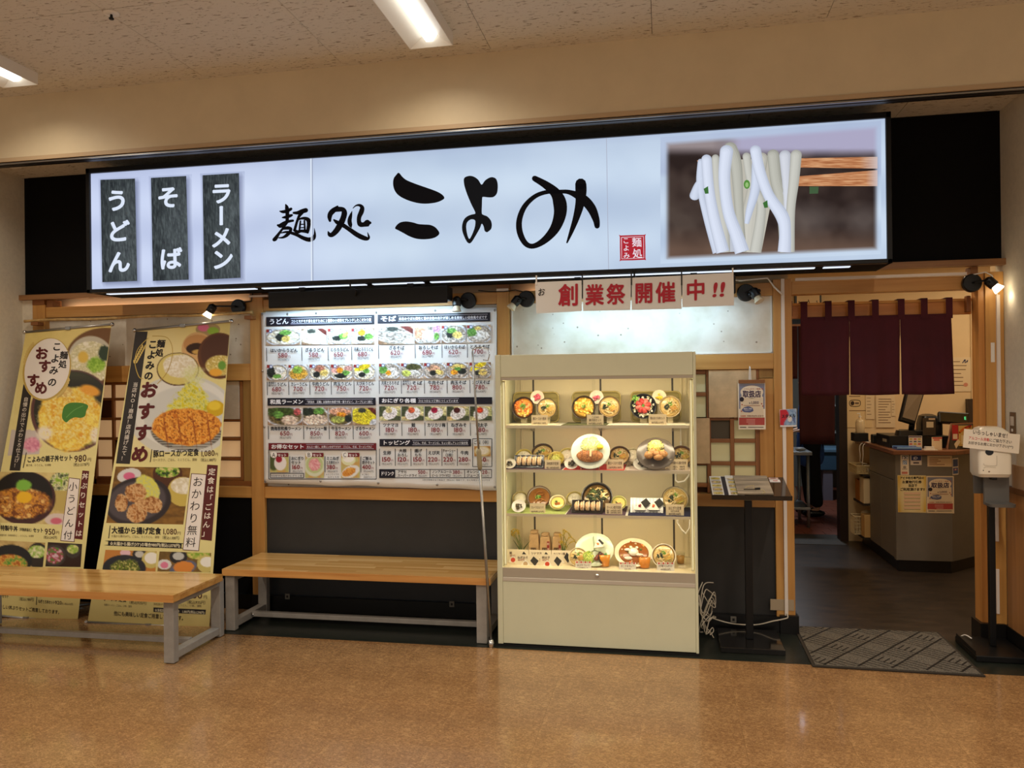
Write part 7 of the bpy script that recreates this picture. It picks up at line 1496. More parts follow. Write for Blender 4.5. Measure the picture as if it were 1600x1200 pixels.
# wiring on the floor behind the case
WC = mat('grey_white_cable', (196, 186, 168), .5)
rg = random.Random(12)
cb = MB()
for k in range(6):
    x0_ = .20+rg.uniform(0, .02); pts = []
    for i in range(9):
        t = i/8; a = t*2*PI*1.2+k; pts.append((x0_+.04+.05*math.cos(a)*(1-.3*t)+rg.uniform(-.01, .01), -.16+.05*math.sin(a*1.3)-rg.uniform(0, .03), max(.006, .30-t*.28+rg.uniform(-.05, .05)+.05*math.sin(a))))
    cb.tube(smooth_loop(pts, 5, closed=False), .0035, 6)
tag(cb.build('cable_bundle', WC, smooth=True), 'tangled pale cables hanging on the floor right of the display case', 'cables')
tag(MB().tube(smooth_loop([(.23, -.08, .13), (.30, -.06, .09), (.42, -.05, .06), (.56, -.05, .06), (.66, -.06, .09), (.72, -.045, .10), (.755, -.035, .11), (.752, -.02, .13)], 5, closed=False), .0045, 6).build('floor_cable', WC, smooth=True), 'white cable running behind the black stand to the post duct', 'cable')
for n, (px, py, lab) in enumerate(((449, 932, 'left wall socket low under the farther bench'), (706, 944, 'right wall socket low under the farther bench'), (1146, 968, 'small wall socket behind the black reading stand'))):
    a = P(px, py, y=-.015); r = root('floor_socket', lab, 'socket', (a[0], -.013, a[2]-.02)); yy = -.016 if a[2] < .11 else .027
    a = P(px, py, y=yy); MB().box(a[0]-.018, yy-.002, a[2]-.02, a[0]+.018, yy+.003, a[2]+.02).build('plate', mat('grey_socket', (120, 116, 108), .4), r, bevel=.002)
    MB().box(a[0]-.007, yy-.004, a[2]-.008, a[0]+.007, yy-.0021, a[2]+.008).build('outlet', BLACKP, r)

# ------------------------------------------------------------------ door mat
r = root('door_mat', 'dark grey patterned entrance mat at the doorway', 'mat', (1.24, -.24, .0025))
q4 = [(0.802, -.612), (1.685, -.627), (1.692, .14), (.812, .14)]
MB(col=(46, 40, 34)).prism([(x, y, .0022) for x, y in q4], (0, 0, .006)).build('rubber_border', V_MATTE, r)
MB().prism([(x+(.018 if i in (0, 3) else -.018), y+(.018 if i < 2 else -.018), .0083) for i, (x, y) in enumerate(q4)], (0, 0, .0035)).build('pile', mat('grey_carpet_pile', (104, 98, 88), .95, noise=.4, nscale=160, bump=.5), r)
b = MB(col=(26, 22, 19)); zt = .0123
def seg(x0, y0, x1, y1, w):
    d = Vector((x1-x0, y1-y0, 0)).normalized(); n = Vector((-d.y, d.x, 0))*w/2; p0, p1 = Vector((x0, y0, zt)), Vector((x1, y1, zt))
    b.add([tuple(p0-n), tuple(p1-n), tuple(p1+n), tuple(p0+n)], [(0, 1, 2, 3)])
def clip(x0, y0, x1, y1, w):
    X0, X1, Y0, Y1 = .825, 1.668, -.59, .12; t0, t1 = 0.0, 1.0; dx, dy = x1-x0, y1-y0
    for p_, q_ in ((-dx, x0-X0), (dx, X1-x0), (-dy, y0-Y0), (dy, Y1-y0)):
        if abs(p_) < 1e-9:
            if q_ < 0: return
        else:
            t = q_/p_
            if p_ < 0: t0 = max(t0, t)
            else: t1 = min(t1, t)
    if t0 < t1-1e-3: seg(x0+t0*dx, y0+t0*dy, x0+t1*dx, y0+t1*dy, w)
u = Vector((.6, .8, 0)).normalized(); v = Vector((.75, -.66, 0)).normalized(); O = Vector((.55, -.3, 0)); su, sv = .13, .13
for i in range(-10, 18): a = O+v*(i*sv*1.1)-u*2; c = a+u*5; clip(a.x, a.y, c.x, c.y, .013)
for i in range(-12, 18): a = O+u*(i*su*1.1)-v*2; c = a+v*5; clip(a.x, a.y, c.x, c.y, .008)
for i in range(-8, 16):
    for j in range(-10, 14):
        o_ = O+v*(i*sv*1.1)+u*(j*su*1.1)
        if (i+j) % 2:
            for k in range(1, 4): a = o_+u*(su*1.1*k/4); c = a+v*(sv*1.1); clip(a.x, a.y, c.x, c.y, .008)
        elif i % 2 == 0:
            for k in range(1, 4): a = o_+v*(sv*1.1*k/4); c = a+u*(su*1.1*.6); clip(a.x, a.y, c.x, c.y, .010)
b.build('woven_lines', V_MATTE, r)

# ------------------------------------------------------------------ sanitiser stand
r = root('sanitiser_stand', 'black pole stand with a white hand sanitiser dispenser by the right post', 'dispenser', (1.88, -.2, 0))
MB().prism([(1.735, -.02, .003), (1.725, -.385, .003), (2.015, -.385, .003), (2.015, -.02, .003)], (0, 0, .035)).build('base_plate', BLACKM, r, bevel=.004)
MB().prism([(1.7345, -.04, .038), (1.7255, -.37, .038), (1.7255, -.37, .06), (1.7345, -.04, .06)], (.004, 0, 0)).build('side_lip', BLACKM, r)
MB().box(1.868, -.20, .0385, 1.902, -.166, 1.0).build('pole', BLACKM, r, bevel=.003)
MB().box(1.80, -.165, .93, 1.92, -.1505, 1.30).build('back_plate', mat('grey_bracket', (96, 94, 90), .45), r, bevel=.003)
def rr(x0, x1, y0, y1, z, rad, n=5): return [(cx+rad*math.cos(t), cy+rad*math.sin(t), z) for cx, cy, t0 in ((x1-rad, y1-rad, 0), (x0+rad, y1-rad, PI/2), (x0+rad, y0+rad, PI), (x1-rad, y0+rad, 1.5*PI)) for t in [t0+k*PI/2/n for k in range(n+1)]]
def loft(b, secs):
    n = len(secs[0]); vs = [p for s in secs for p in s]; fs = [(i*n+k, i*n+(k+1) % n, (i+1)*n+(k+1) % n, (i+1)*n+k) for i in range(len(secs)-1) for k in range(n)]
    return b.add(vs, fs+[tuple(range(n-1, -1, -1)), tuple(range((len(secs)-1)*n, len(secs)*n))])
dp = MB(); dx0, dx1 = P(1528, 700, y=-.30)[0], P(1581, 700, y=-.30)[0]; zt_, zb2 = P(1555, 667, y=-.27)[2], P(1555, 746, y=-.3)[2]
loft(dp, [rr(dx0+.012, dx1-.012, -.30, -.155, zb2, .02), rr(dx0, dx1, -.315, -.15, zb2+.02, .028), rr(dx0, dx1, -.315, -.15, zt_-.06, .028), rr(dx0+.006, dx1-.006, -.30, -.15, zt_-.03, .028), rr(dx0+.025, dx1-.025, -.265, -.155, zt_-.008, .028), rr(dx0+.045, dx1-.045, -.24, -.17, zt_, .02)])
dsp = dp.build('dispenser_body', CREAMP, r, smooth=True, auto=True)
w = Print(-.316); w.ell(1546, 706, 6.5, 5.5, (24, 24, 26), 1, 24); w.stroke([(1537, 724, .7), (1539, 727, .7), (1555, 728, .7), (1557.5, 725, .7), (1557.5, 712, .7)], (206, 196, 176), 1, round_=False); w.stroke([(1537, 732, .6), (1541, 729.5, .6), (1556, 731, .6)], (210, 200, 180), 1, round_=False); w.ell(1536.5, 735, .9, .9, (60, 50, 40), 1, 8); w.ell(1545.5, 737, 1.6, 1.4, (150, 130, 110), 1, 8); w.build('window_and_marks', V_GLOSS, r)
MB().box(1.862, -.262, zb2-.02, 1.892, -.225, zb2-.0005).build('nozzle', BLACKP, r, bevel=.003)
GB2 = mat('grey_drip_tray', (104, 102, 98), .4)
tz = P(1560, 790, y=-.25)[2]; a0, a1 = P(1541, 760, y=-.25)[0], P(1580, 760, y=-.25)[0]
MB().box(a0, -.225, tz, a1, -.2005, zb2-.001).build('tray_back', GB2, r, bevel=.002); loft(MB(), [rr(a0-.004, a1, -.33, -.2255, tz, .03), rr(a0-.008, a1, -.335, -.2255, tz+.018, .03)]).build('drip_tray', GB2, r, auto=True)
c = [P(x, y, y=-.325) for x, y in ((1506.5, 670), (1594, 679), (1592, 709), (1504.5, 699))]
s_ = root('welcome_sign', 'tilted white card with black and red handwriting-style lettering taped on the sanitiser', 'sign', tuple((Vector(c[2])+Vector(c[3]))/2)); MB(col=(236, 226, 208)).prism(c, (0, .0018, 0)).build('card', V_PRINT, s_)
MB().box(c[0][0]+.09, -.3229, c[3][2]+.035, c[0][0]+.13, -.3155, c[3][2]+.06).build('tape', WHITEP, s_)
p = Print(-.3254); up = (.1, -1)
p.text('いらっしゃいませ！', 1519.5, 677.5, 1578, 684.5, 8, (44, 34, 34), 1, .02, 3, up); p.text('アルコール消毒', 1513, 686, 1545.5, 689.5, 5.6, (206, 50, 56), 1, .012, 3, up); p.text('にご協力下さい', 1545.5, 689.5, 1581, 693, 5.6, (44, 34, 34), 1, .015, 3, up); p.text('お好きなお席におかけ下さい(^^)', 1512.5, 693.5, 1583, 700.5, 5.4, (44, 34, 34), 1, .012, 3, up); p.build('lettering', V_PRINT, s_)
tag(MB().tube(smooth_loop([(1.80, -.1, .05), (1.79, -.02, .045), (1.77, .01, .012), (1.82, .02, .006), (1.9, .0, .006), (1.98, -.03, .006)], 5, closed=False), .004, 6).build('floor_cable', WIREW, smooth=True), 'short white cable behind the sanitiser base plate', 'cable')
r = root('chrome_floor_flange', 'round chrome floor flange at the right edge of the view', 'flange', (1.92, -.69, .0005)); MB(Matrix.Translation((1.92, -.69, .0005))).lathe([(.058, 0), (.058, .004), (.04, .016), (.02, .02), (.018, .03), (0, .03)], 28).build('flange', CHROME, r, smooth=True)
a = P(1582, 665, x=XR-.003); r = root('wall_switch', 'brown metal switch plate on the right return wall above the wainscot', 'switch', (XR, a[1], a[2]-.06)); MB().box(XR-.007, a[1]-.045, a[2]-.055, XR-.0005, a[1]+.03, a[2]+.08).build('plate', mat('bronze_plate', (112, 90, 66), .4, metal=.4), r, bevel=.002)
MB(col=(206, 196, 180)).box(XR-.009, a[1]-.03, a[2]+.0, XR-.0072, a[1]+.015, a[2]+.055).build('label', V_PRINT, r); MB().box(XR-.010, a[1]-.018, a[2]-.035, XR-.0072, a[1]+.002, a[2]-.018).build('button', WHITEP, r, bevel=.002)
tag(MB().box(XR-.016, -.30, .96, XR-.0005, -.12, 1.10).build('tape_patch', mat('brown_clear_tape', (176, 146, 118), .4)), 'brownish tape patches on the right return wall beside the dispenser', 'tape')
tag(MB(col=(236, 230, 222)).box(XR-.004, -.42, .86, XR-.0005, -.31, 1.13).build('wall_notice', V_PRINT), 'white notice cut by the right edge of the view', 'notice')

# ------------------------------------------------------------------ noren curtain at the doorway
RAIL = wood('orange_rail', (206, 138, 66), (184, 116, 50), 'X')
r = root('curtain_rail', 'orange wooden curtain rail across the doorway', 'rail', (1.35, .16, 2.02)); MB().box(.80, .135, 2.018, 1.905, .16, 2.10).build('rail', RAIL, r, bevel=.002)
MB(col=(214, 160, 92)).box(.80, .13, 2.101, 1.905, .165, 2.117).build('top_strip', V_MATTE, r)
for x in (.815, 1.875): MB().box(x-.012, .09, 2.03, x+.012, .134, 2.13).build('bracket', WOODD, r, bevel=.003)
nr = root('noren_curtain', 'maroon split shop curtain hanging over the doorway', 'curtain', (1.3, .09, 1.53)); NC_ = (70, 18, 26); NM = mat('maroon_cotton', (68, 16, 28), .9, noise=.1, nscale=5, bump=.08)
yn = .085; xsn = [P(x, 560, y=yn)[0] for x in (1251.5, 1328, 1407, 1487)]; zt_ = P(1360, 493, y=yn)[2]; zb_ = P(1360, 616.5, y=yn)[2]
for i in range(3):
    a, c = xsn[i], xsn[i+1]; g = .006
    def fn(u, v, a=a, c=c, i=i):
        pin = .5-abs(u-.5); gap = (.001+.0035*v) if v > .25 else .0005; x = a+gap*(i > 0)+(c-a-gap*((i > 0)+(i < 2)))*u+(.012*v*(1 if i == 2 and u > .5 else 0)*(u-.5)*2)
        return (x, yn+.012*math.sin(u*7+i*2)*v+.006*math.sin(u*19+i)*v, zt_+(zb_-zt_)*v-(.004*math.sin(u*PI)*v))
    MB().surf(fn, 20, 16, thick=(0, .0015, 0)).build('curtain_panel', NM, nr, smooth=True)
for x0_ in (1251, 1289, 1325, 1362.5, 1403, 1439, 1478):
    a, c = P(x0_, 490, y=yn)[0], P(x0_+10.5, 490, y=yn)[0]
    b = MB(); b.box(a, yn-.0025, zt_-.03, c, yn-.0002, 2.122); b.box(a, yn-.0025, 2.119, c, .17, 2.122); b.box(a, .168, zt_, c, .17, 2.119); b.build('loop', NM, nr)

# ------------------------------------------------------------------ dining room beyond the doorway
CREAMW = mat('cream_interior_wall', (226, 200, 156), .7, noise=.02, nscale=3)
struct('wall_dining_back', MB().box(1.80, 3.17, 0, 4.6, 3.27, 2.9), CREAMW)
struct('wall_dining_back', MB().box(-.2, 3.17, 0, .95, 3.27, 2.9), CREAMW); struct('wall_dining_lintel', MB().box(.95, 3.17, 2.25, 1.80, 3.27, 2.9), CREAMW)
struct('wall_dining_left', MB().box(-.3, .12, 0, -.2, 3.27, 2.9), CREAMW); struct('wall_dining_right', MB().box(4.6, .0, 0, 4.7, 3.27, 2.9), CREAMW)
struct('wall_dining_front', MB().box(2.04, .12, 0, 4.6, .2, 2.9), CREAMW); struct('ceiling_dining', MB().box(-.3, .13, 2.9, 4.7, 3.3, 2.95), mat('cream_ceiling', (232, 206, 160), .85))
struct('trim_3', MB().box(1.725, 3.12, 0, 1.80, 3.28, 2.25), mat('dark_door_jamb', (38, 24, 16), .5))
struct('wall_dining_screen', MB().box(-.2, .101, 0, .80, .119, 2.9), CREAMW)
struct('wall_kitchen_left', MB().box(.35, 3.27, 0, .45, 7.6, 2.8), mat('kitchen_grey', (120, 118, 110), .5)); struct('wall_kitchen_back', MB().box(.35, 7.5, 0, 4.3, 7.6, 2.8), bpy.data.materials['kitchen_grey']); struct('wall_kitchen_right', MB().box(4.2, 3.27, 0, 4.3, 7.6, 2.8), bpy.data.materials['kitchen_grey']); struct('ceiling_kitchen', MB().box(.35, 3.27, 2.8, 4.3, 7.6, 2.85), bpy.data.materials['kitchen_grey'])
b = P(1527, 640, y=3.0); tag(MB().box(2.905, 3.10, 0.0, 3.0, 3.169, 1.42).build('dark_partition', mat('dark_partition_panel', (58, 46, 36), .5)), 'narrow dark panel against the back wall right of the register', 'panel')
# clock seen through the transom
r = root('wall_clock', 'square black-framed wall clock glimpsed above the curtain rail', 'clock', (1.40, 3.14, 2.33)); a, c = P(1242, 477, y=3.12), P(1284, 477, y=3.12); zc0 = a[2]-.03; Wc = (c[0]-a[0])
MB().box(a[0], 3.125, zc0, c[0], 3.1695, zc0+Wc).build('frame', BLACKP, r, bevel=.004); MB(col=(232, 206, 160)).box(a[0]+.02, 3.118, zc0+.016, c[0]-.02, 3.1245, zc0+Wc-.016).build('dial', V_PRINT, r)
p = Print(3.117); p.text('7', 1247, 475, 1250, 475, 6, (40, 28, 20), 1, .02); p.text('6', 1262, 478, 1265, 478, 6, (40, 28, 20), 1, .02); p.text('5', 1275, 474, 1278, 474, 6, (40, 28, 20), 1, .02); p.line(1263, 470, 1259, 477, 1, (30, 20, 16), 1); p.line(1263, 468, 1266, 477, 1, (30, 20, 16), 1); p.build('numerals', V_PRINT, r)
# papers on the back wall
def paper(x0, y0, x1, y1, label, lines=6, Y=3.165, cat='paper', col=(226, 206, 170), seed=1, head=None):
    a, c = P(x0, y1, y=Y), P(x1, y0, y=Y); r = root('pinned_paper', label, cat, ((a[0]+c[0])/2, Y, a[2])); MB(col=col).box(a[0], Y-.001, a[2], c[0], Y+.003, c[2]).build('sheet', V_PRINT, r)
    p = Print(Y-.0015); rg = random.Random(seed)
    for i in range(lines): yy = y0+(y1-y0)*(.12+.8*i/lines); p.rect(x0+(x1-x0)*.12, yy, x0+(x1-x0)*rg.uniform(.5, .88), yy+max(.6, (y1-y0)*.02), (120, 90, 66), 1)
    if head: p.text(head[0], *head[1:5], head[5], head[6], 2, .02)
    p.build('print', V_PRINT, r); return r
paper(1479, 558, 1517, 612, 'certificate-like sheet with a blue scribble pinned on the back wall right of the curtain', 7)
p = Print(3.1625); p.stroke([(1504, 567, 1.2), (1508, 562, 1.6), (1508, 567, 1), (1512, 563, 1.2), (1511, 566, .8)], (40, 50, 90), 1); p.ell(1509, 601, 3.5, 3, (206, 140, 116), 1); 
tag(p.build('blue_scribble', V_PRINT), 'blue signature and red seal print on the back wall sheet', 'print')
tag(MB().box(P(1500, 560, y=3.1)[0]+.12, 3.155, 1.15, P(1500, 560, y=3.1)[0]+.15, 3.1695, 2.3).build('wall_batten', CREAMW), 'narrow cream batten on the back wall right of the pinned certificate', 'batten')
paper(1322, 612, 1362, 668, 'large pale notice with an oval emblem on the wall beside the kitchen door', 2, col=(226, 200, 152))
p = Print(3.1625); p.stroke([(1327, 630, .8), (1330, 625.5, .8), (1342, 625.5, .8), (1344.5, 630, .8), (1342, 634.5, .8), (1330, 634.5, .8), (1327, 630, .8)], (40, 30, 26), 1); p.ell(1332, 630, 3, 3.4, (60, 44, 36), 1, 12); p.rect(1336, 628.5, 1342, 631.5, (120, 100, 80), 1); tag(p.build('oval_emblem', V_PRINT), 'black oval emblem on the pale notice beside the kitchen door', 'emblem')
paper(1353, 617, 1366, 655, 'tilted handwritten slip on the wall above the counter end', 6, Y=3.158, seed=4); paper(1369, 617, 1398, 668, 'printed grid sheet on the wall above the counter end', 10, Y=3.158, seed=6); paper(1393, 624, 1399, 650, 'narrow vertical slip at the right of the printed grid sheet', 5, Y=3.152, seed=8)
ZT0 = 1.0205
c0 = P(1344, 676, y=2.95); tag(MB().box(c0[0]-.07, 2.88, ZT0, c0[0]+.06, 3.03, c0[2]-.0005).build('black_box', BLACKP, bevel=.004), 'small black box under the pump bottle at the far counter end', 'box'); r = root('pump_bottle', 'clear pump bottle on the far end of the counter beside the wall', 'bottle', tuple(c0))
MB(Matrix.Translation(tuple(c0))).lathe([(.04, 0), (.042, .004), (.042, .10), (.036, .125), (.012, .135), (.012, .15), (0, .15)], 20).build('bottle', mat('pale_bottle', (214, 194, 156), .25, coat=.3), r, smooth=True); MB(Matrix.Translation(tuple(c0))).lathe([(.014, .151), (.014, .162), (.004, .164), (.004, .19), (0, .19)], 12).tube([(0, 0, .188), (-.03, -.01, .186)], .004, 6).build('pump', WHITEP, r)

# ------------------------------------------------------------------ register counter
r = root('register_counter', 'angular greige reception counter with brown worktop inside the doorway', 'counter', (2.4, 2.2, 0))
foot = [(1.905, 1.845), (2.34, 1.845), (2.66, 2.15), (3.4, 2.9), (3.4, 3.14), (1.905, 3.14)]
def ring(pts, z): return [(x, y, z) for x, y in pts]
BODYM = GREYCAB
MB().prism(ring([(1.93, 1.87), (2.33, 1.85), (2.63, 2.16), (3.38, 2.92), (3.38, 3.12), (1.93, 3.12)], .0), (0, 0, .10)).build('kick_base', BASEB, r)
cc = [(1.905, 1.845), (2.34, 1.845), (2.66, 2.15), (3.4, 2.9), (3.4, 3.14), (2.35, 3.14), (2.35, 2.2), (1.93, 2.2)]
for i in range(3):
    p0, p1 = Vector((*cc[i], .10)), Vector((*cc[i+1], .10)); n = (p1-p0).cross(Vector((0, 0, 1))).normalized()
    MB().prism([tuple(p0), tuple(p1), tuple(p1-n*.02), tuple(p0-n*.02)], (0, 0, .884)).build('front_board', BODYM, r)
# left side: cupboard doors nearest, open shelves at the far end
MB().box(1.905, 1.866, .10, 1.925, 1.905, .984).build('corner_board', BODYM, r)
for a, c in ((1.907, 2.30), (2.304, 2.70)): MB().box(1.905, a, .11, 1.9249, c, .76).build('cupboard_door', BODYM, r, bevel=.002)
MB().box(1.905, 1.907, .765, 1.9249, 2.70, .975).build('drawer', BODYM, r, bevel=.002)
MB().box(1.926, 1.87, .10, 2.33, 2.705, .12).build('floor_board', BODYM, r); MB().box(1.926, 2.706, .10, 2.33, 2.72, .984).build('partition', mat('dark_inside', (44, 34, 26), .7), r); MB().box(2.315, 2.721, .10, 2.33, 3.12, .984).build('shelf_back', bpy.data.materials['dark_inside'], r)
for z in (.10, .42, .70): MB().box(1.85, 2.721, z, 2.314, 3.12, z+.018).build('open_shelf', bpy.data.materials['dark_inside'], r)
topm = wood('counter_top_wood', (128, 82, 52), (104, 62, 38), 'X')
MB().prism(ring([(1.88, 1.815), (2.35, 1.795), (2.70, 2.14), (3.45, 2.9), (3.45, 3.16), (1.88, 3.16)], .985), (0, 0, .035)).build('worktop', topm, r, bevel=.003)
ZT = 1.0205
def onface(p0, p1, name, label, cat, x0, z0, x1, z1, col, fn=None, parent=None):
    """flat sticker on the counter's front board between p0 and p1, offsets along it in metres"""
    p0, p1 = Vector((*p0, 0)), Vector((*p1, 0)); d = (p1-p0).normalized(); n = d.cross(Vector((0, 0, 1)))
    b = MB(col=col); q = p0+d*x0+n*.0006; b.prism([tuple(q+Vector((0, 0, z0))), tuple(q+d*(x1-x0)+Vector((0, 0, z0))), tuple(q+d*(x1-x0)+Vector((0, 0, z1))), tuple(q+Vector((0, 0, z1)))], tuple(n*.0012)); o = b.build(name, V_PRINT); tag(o, label, cat)
    return o
FA, FB = cc[0], cc[1]
def fx(px): return P(px, 760, y=1.844)[0]-1.905
def fz(px, py): return P(px, py, y=1.844)[2]
def sticker(name, label, cat, x0, y0, x1, y1, col, paint):
    o = onface(FA, FB, name, label, cat, fx(x0), fz(x0, y1), fx(x1), fz(x1, y0), col); p = Print(1.8425); 
    if paint: paint(p); bb = MB(); bb.v = np.concatenate(p.v); bb.c = np.concatenate(p.c); bb.f = p.f; bb.build('print', V_PRINT, o)
def pc(p):
    p.rect(1409.5, 712, 1419, 717.5, (40, 36, 46), 1)
    for k, t in enumerate('JCB'): p.text(t, 1410+k*3, 717, 1412.8+k*3, 717, 5.5, (236, 230, 226), 2, .03)
    p.rect(1410.5, 719.5, 1417, 726, (60, 120, 176), 1); p.text('AM', 1411, 722.8, 1416.5, 722.8, 3.4, (236, 236, 236), 2, .03); p.text('EX', 1411, 725.8, 1416.5, 725.8, 3.4, (236, 236, 236), 2, .03); p.ell(1413.5, 730, 2.6, 2, (150, 140, 130), 1, 12); p.rect(1409.5, 732.5, 1417.5, 733.3, (120, 100, 90), 1); p.rect(1409, 737, 1418, 740.5, (200, 120, 100), 1)
sticker('card_sticker', 'white credit card sticker strip on the counter front above the yellow poster', 'sticker', 1407.5, 710.5, 1420.5, 742, (226, 212, 188), pc)
def pi(p): p.rect(1424, 711.5, 1439.5, 719.5, (44, 56, 104), 1); p.text('iD', 1427, 718, 1434, 717.5, 6, (230, 230, 236), 2, .03); p.rect(1427, 722, 1436, 724.5, (90, 80, 90), 1)
sticker('payment_sticker', 'blue-topped payment sticker on the counter front', 'sticker', 1423, 710.5, 1440.5, 726.5, (222, 210, 196), pi)
def pn(p):
    for k in range(5): p.rect(1452, 715+k*2.6, 1452+(33, 14, 18, 12, 24)[k], 716+k*2.6, (140, 90, 70), 1)
sticker('small_notice', 'cream notice label with fine print on the counter front', 'notice', 1449.5, 712, 1488, 729, (222, 200, 168), pn)
def py_(p):
    p.rast([(1403, 743.5), (1446.5, 744.5), (1446.5, 799.5), (1403.5, 800)], 16, 20, lambda X, Y, U, V: over(over(np.zeros(X.shape+(3,))+np.array((226, 206, 146.)), np.clip((np.abs(U-.5)-.36)/.14, 0, 1)*np.clip(np.abs(V-.5)*2.2-.1, 0, 1), (214, 166, 40)), em(U, V, .5, .5, .4, .5, .3)*.4, (236, 226, 190)), 1)
    for t, y, a, b, h in (('アピタ松任専門店の', 748.5, 1406, 1444, 4.6), ('お買物円引券', 755, 1409.5, 1440, 5), ('当店で', 760.5, 1419, 1433, 5), ('ご利用頂けます!!', 766.5, 1406, 1445, 5)): p.text(t, a, y, b, y, h, (40, 28, 20), 2, .04)
    for k in range(5): p.rect(1412, 769+k*5.7, 1438.5, 772.5+k*5.7, (226, 190, 156), 2); p.rect(1413, 773+k*5.7, 1438, 773.6+k*5.7, (120, 90, 60), 2)
sticker('coupon_notice', 'yellow-edged coupon notice on the counter front', 'poster', 1402.5, 743, 1447, 800.5, (226, 206, 150), py_)
sticker('coupon_poster', 'blue and red coupon shop poster on the counter front beside the yellow notice', 'poster', 1447.5, 744, 1490.5, 801.5, (226, 208, 178), lambda p: poster(p, 1448, 744.5, 1490, 801))
o = onface(cc[1], cc[2], 'payment_sticker', 'tall blue mobile payment sticker on the counter corner', 'sticker', .01, .815, .10, .985-.03, (222, 214, 206)); o2 = MB(col=(50, 84, 150))
d_ = (Vector((*cc[2], 0))-Vector((*cc[1], 0))).normalized(); n_ = d_.cross(Vector((0, 0, 1)))
for z0, z1, col in ((.825, .875, (60, 96, 160)), (.885, .945, (44, 70, 140))):
    q = Vector((*cc[1], 0))+d_*.018+n_*.0022; o2.prism([tuple(q+Vector((0, 0, z0))), tuple(q+d_*.074+Vector((0, 0, z0))), tuple(q+d_*.074+Vector((0, 0, z1))), tuple(q+Vector((0, 0, z1)))], tuple(n_*.0006), col)
q = Vector((*cc[1], 0))+d_*.03+n_*.003
for k, col in enumerate(((206, 80, 80), (230, 230, 230), (200, 90, 100))): o2.prism([tuple(q+d_*(.016*k)+Vector((0, 0, .852))), tuple(q+d_*(.016*k+.012)+Vector((0, 0, .852))), tuple(q+d_*(.016*k+.012)+Vector((0, 0, .866))), tuple(q+d_*(.016*k)+Vector((0, 0, .866)))], tuple(n_*.0004), col)
o2.build('print', V_PRINT, o)

# things on the counter
r = root('cash_drawer', 'low black cash drawer under the till screen', 'cash drawer', (2.2, 2.35, ZT)); dx = P(1371, 690, y=2.1); MB().box(1.93, 2.10, ZT, 2.42, 2.55, ZT+.105).build('drawer_body', BLACKP, r, bevel=.004); MB().box(1.9285, 2.12, ZT+.012, 1.9299, 2.53, ZT+.095).build('drawer_front', BLACKM, r); MB(col=(170, 160, 140)).box(1.926, 2.2, ZT+.045, 1.9284, 2.32, ZT+.07).build('name_plate', V_PRINT, r)
r = root('till_screen', 'tilted black touch screen on its base above the cash drawer', 'register', (2.15, 2.3, ZT+.106))
s0, s1, s2, s3 = [Vector(tuple(P(x, y, y=2.15+d))) for x, y, d in ((1420, 605, .06), (1449, 603, .10), (1430, 663, 0), (1407, 656, -.04))]
S4 = [s0+Vector((0, 0, .02)), s1+Vector((0, 0, .02)), s2, s3]; nn = (S4[1]-S4[0]).cross(S4[3]-S4[0]).normalized(); nn = -nn if nn.y < 0 else nn
MB().prism([tuple(q) for q in S4], tuple(nn*.05)).build('screen_housing', BLACKP, r, bevel=.004)
ctr = sum(S4, Vector())/4; S5 = [ctr+(q-ctr)*.84-nn*.001 for q in S4]; MB().prism([tuple(q) for q in S5], tuple(-nn*.0015)).build('screen', mat('dark_screen', (120, 104, 84), .5), r)
bs = (S4[2]+S4[3])/2; MB().box(bs.x-.02, bs.y+.02, ZT+.106, bs.x+.14, bs.y+.22, ZT+.15).build('base', BLACKP, r, bevel=.01); MB().tube([(bs.x+.06, bs.y+.12, ZT+.14), (bs.x+.07, bs.y+.11, ZT+.24)], .025, 10).build('neck', BLACKP, r, smooth=True)
c0 = P(1452, 652, y=2.32); r = root('receipt_printer', 'black rounded receipt printer right of the till screen', 'printer', (c0[0], 2.32, ZT+.106)); loft(MB(), [rr(c0[0]-.09, c0[0]+.085, 2.22, 2.42, ZT+.1062, .03), rr(c0[0]-.09, c0[0]+.085, 2.22, 2.42, ZT+.2, .03), rr(c0[0]-.07, c0[0]+.06, 2.26, 2.42, ZT+.27, .03), rr(c0[0]-.03, c0[0]+.03, 2.33, 2.42, ZT+.285, .02)]).build('body', BLACKP, r, auto=True)
a, c = P(1466, 662, y=2.2), P(1514, 645, y=2.2); r = root('customer_display', 'glossy black customer display showing a green digit', 'display', ((a[0]+c[0])/2, 2.2, ZT+.106)); M = Matrix.Translation(((a[0]+c[0])/2, 2.2, (a[2]+c[2])/2+.0))@Matrix.Rotation(math.radians(4), 4, 'Y')@Matrix.Rotation(math.radians(-18), 4, 'X'); W = (c[0]-a[0])/2
MB(M).box(-W, -.02, -.052, W, .03, .052).build('housing', BLACKP, r, bevel=.01); MB(M).box(-W+.012, -.0215, -.04, W-.012, -.0202, .04).build('window', mat('gloss_olive_window', (52, 46, 30), .06, coat=1), r)
MB(M, (90, 220, 130)).box(W-.045, -.0228, -.014, W-.037, -.0216, .014).box(W-.037, -.0228, .010, W-.030, -.0216, .014).box(W-.037, -.0228, -.002, W-.030, -.0216, .002).box(W-.037, -.0228, -.014, W-.030, -.0216, -.010).build('digit', vmat('green_led', .5, .2, emit=1.0), r); MB().tube([((a[0]+c[0])/2, 2.22, ZT+.001), ((a[0]+c[0])/2, 2.22, (a[2]+c[2])/2-.03)], .018, 10).build('stem', BLACKP, r, smooth=True)
a = P(1383, 650, y=2.35); tag(MB().box(1.915, 2.62, ZT, 1.99, 2.70, ZT+.085).build('card_terminal', BLACKP, bevel=.01), 'small black card terminal left of the cash drawer', 'terminal')
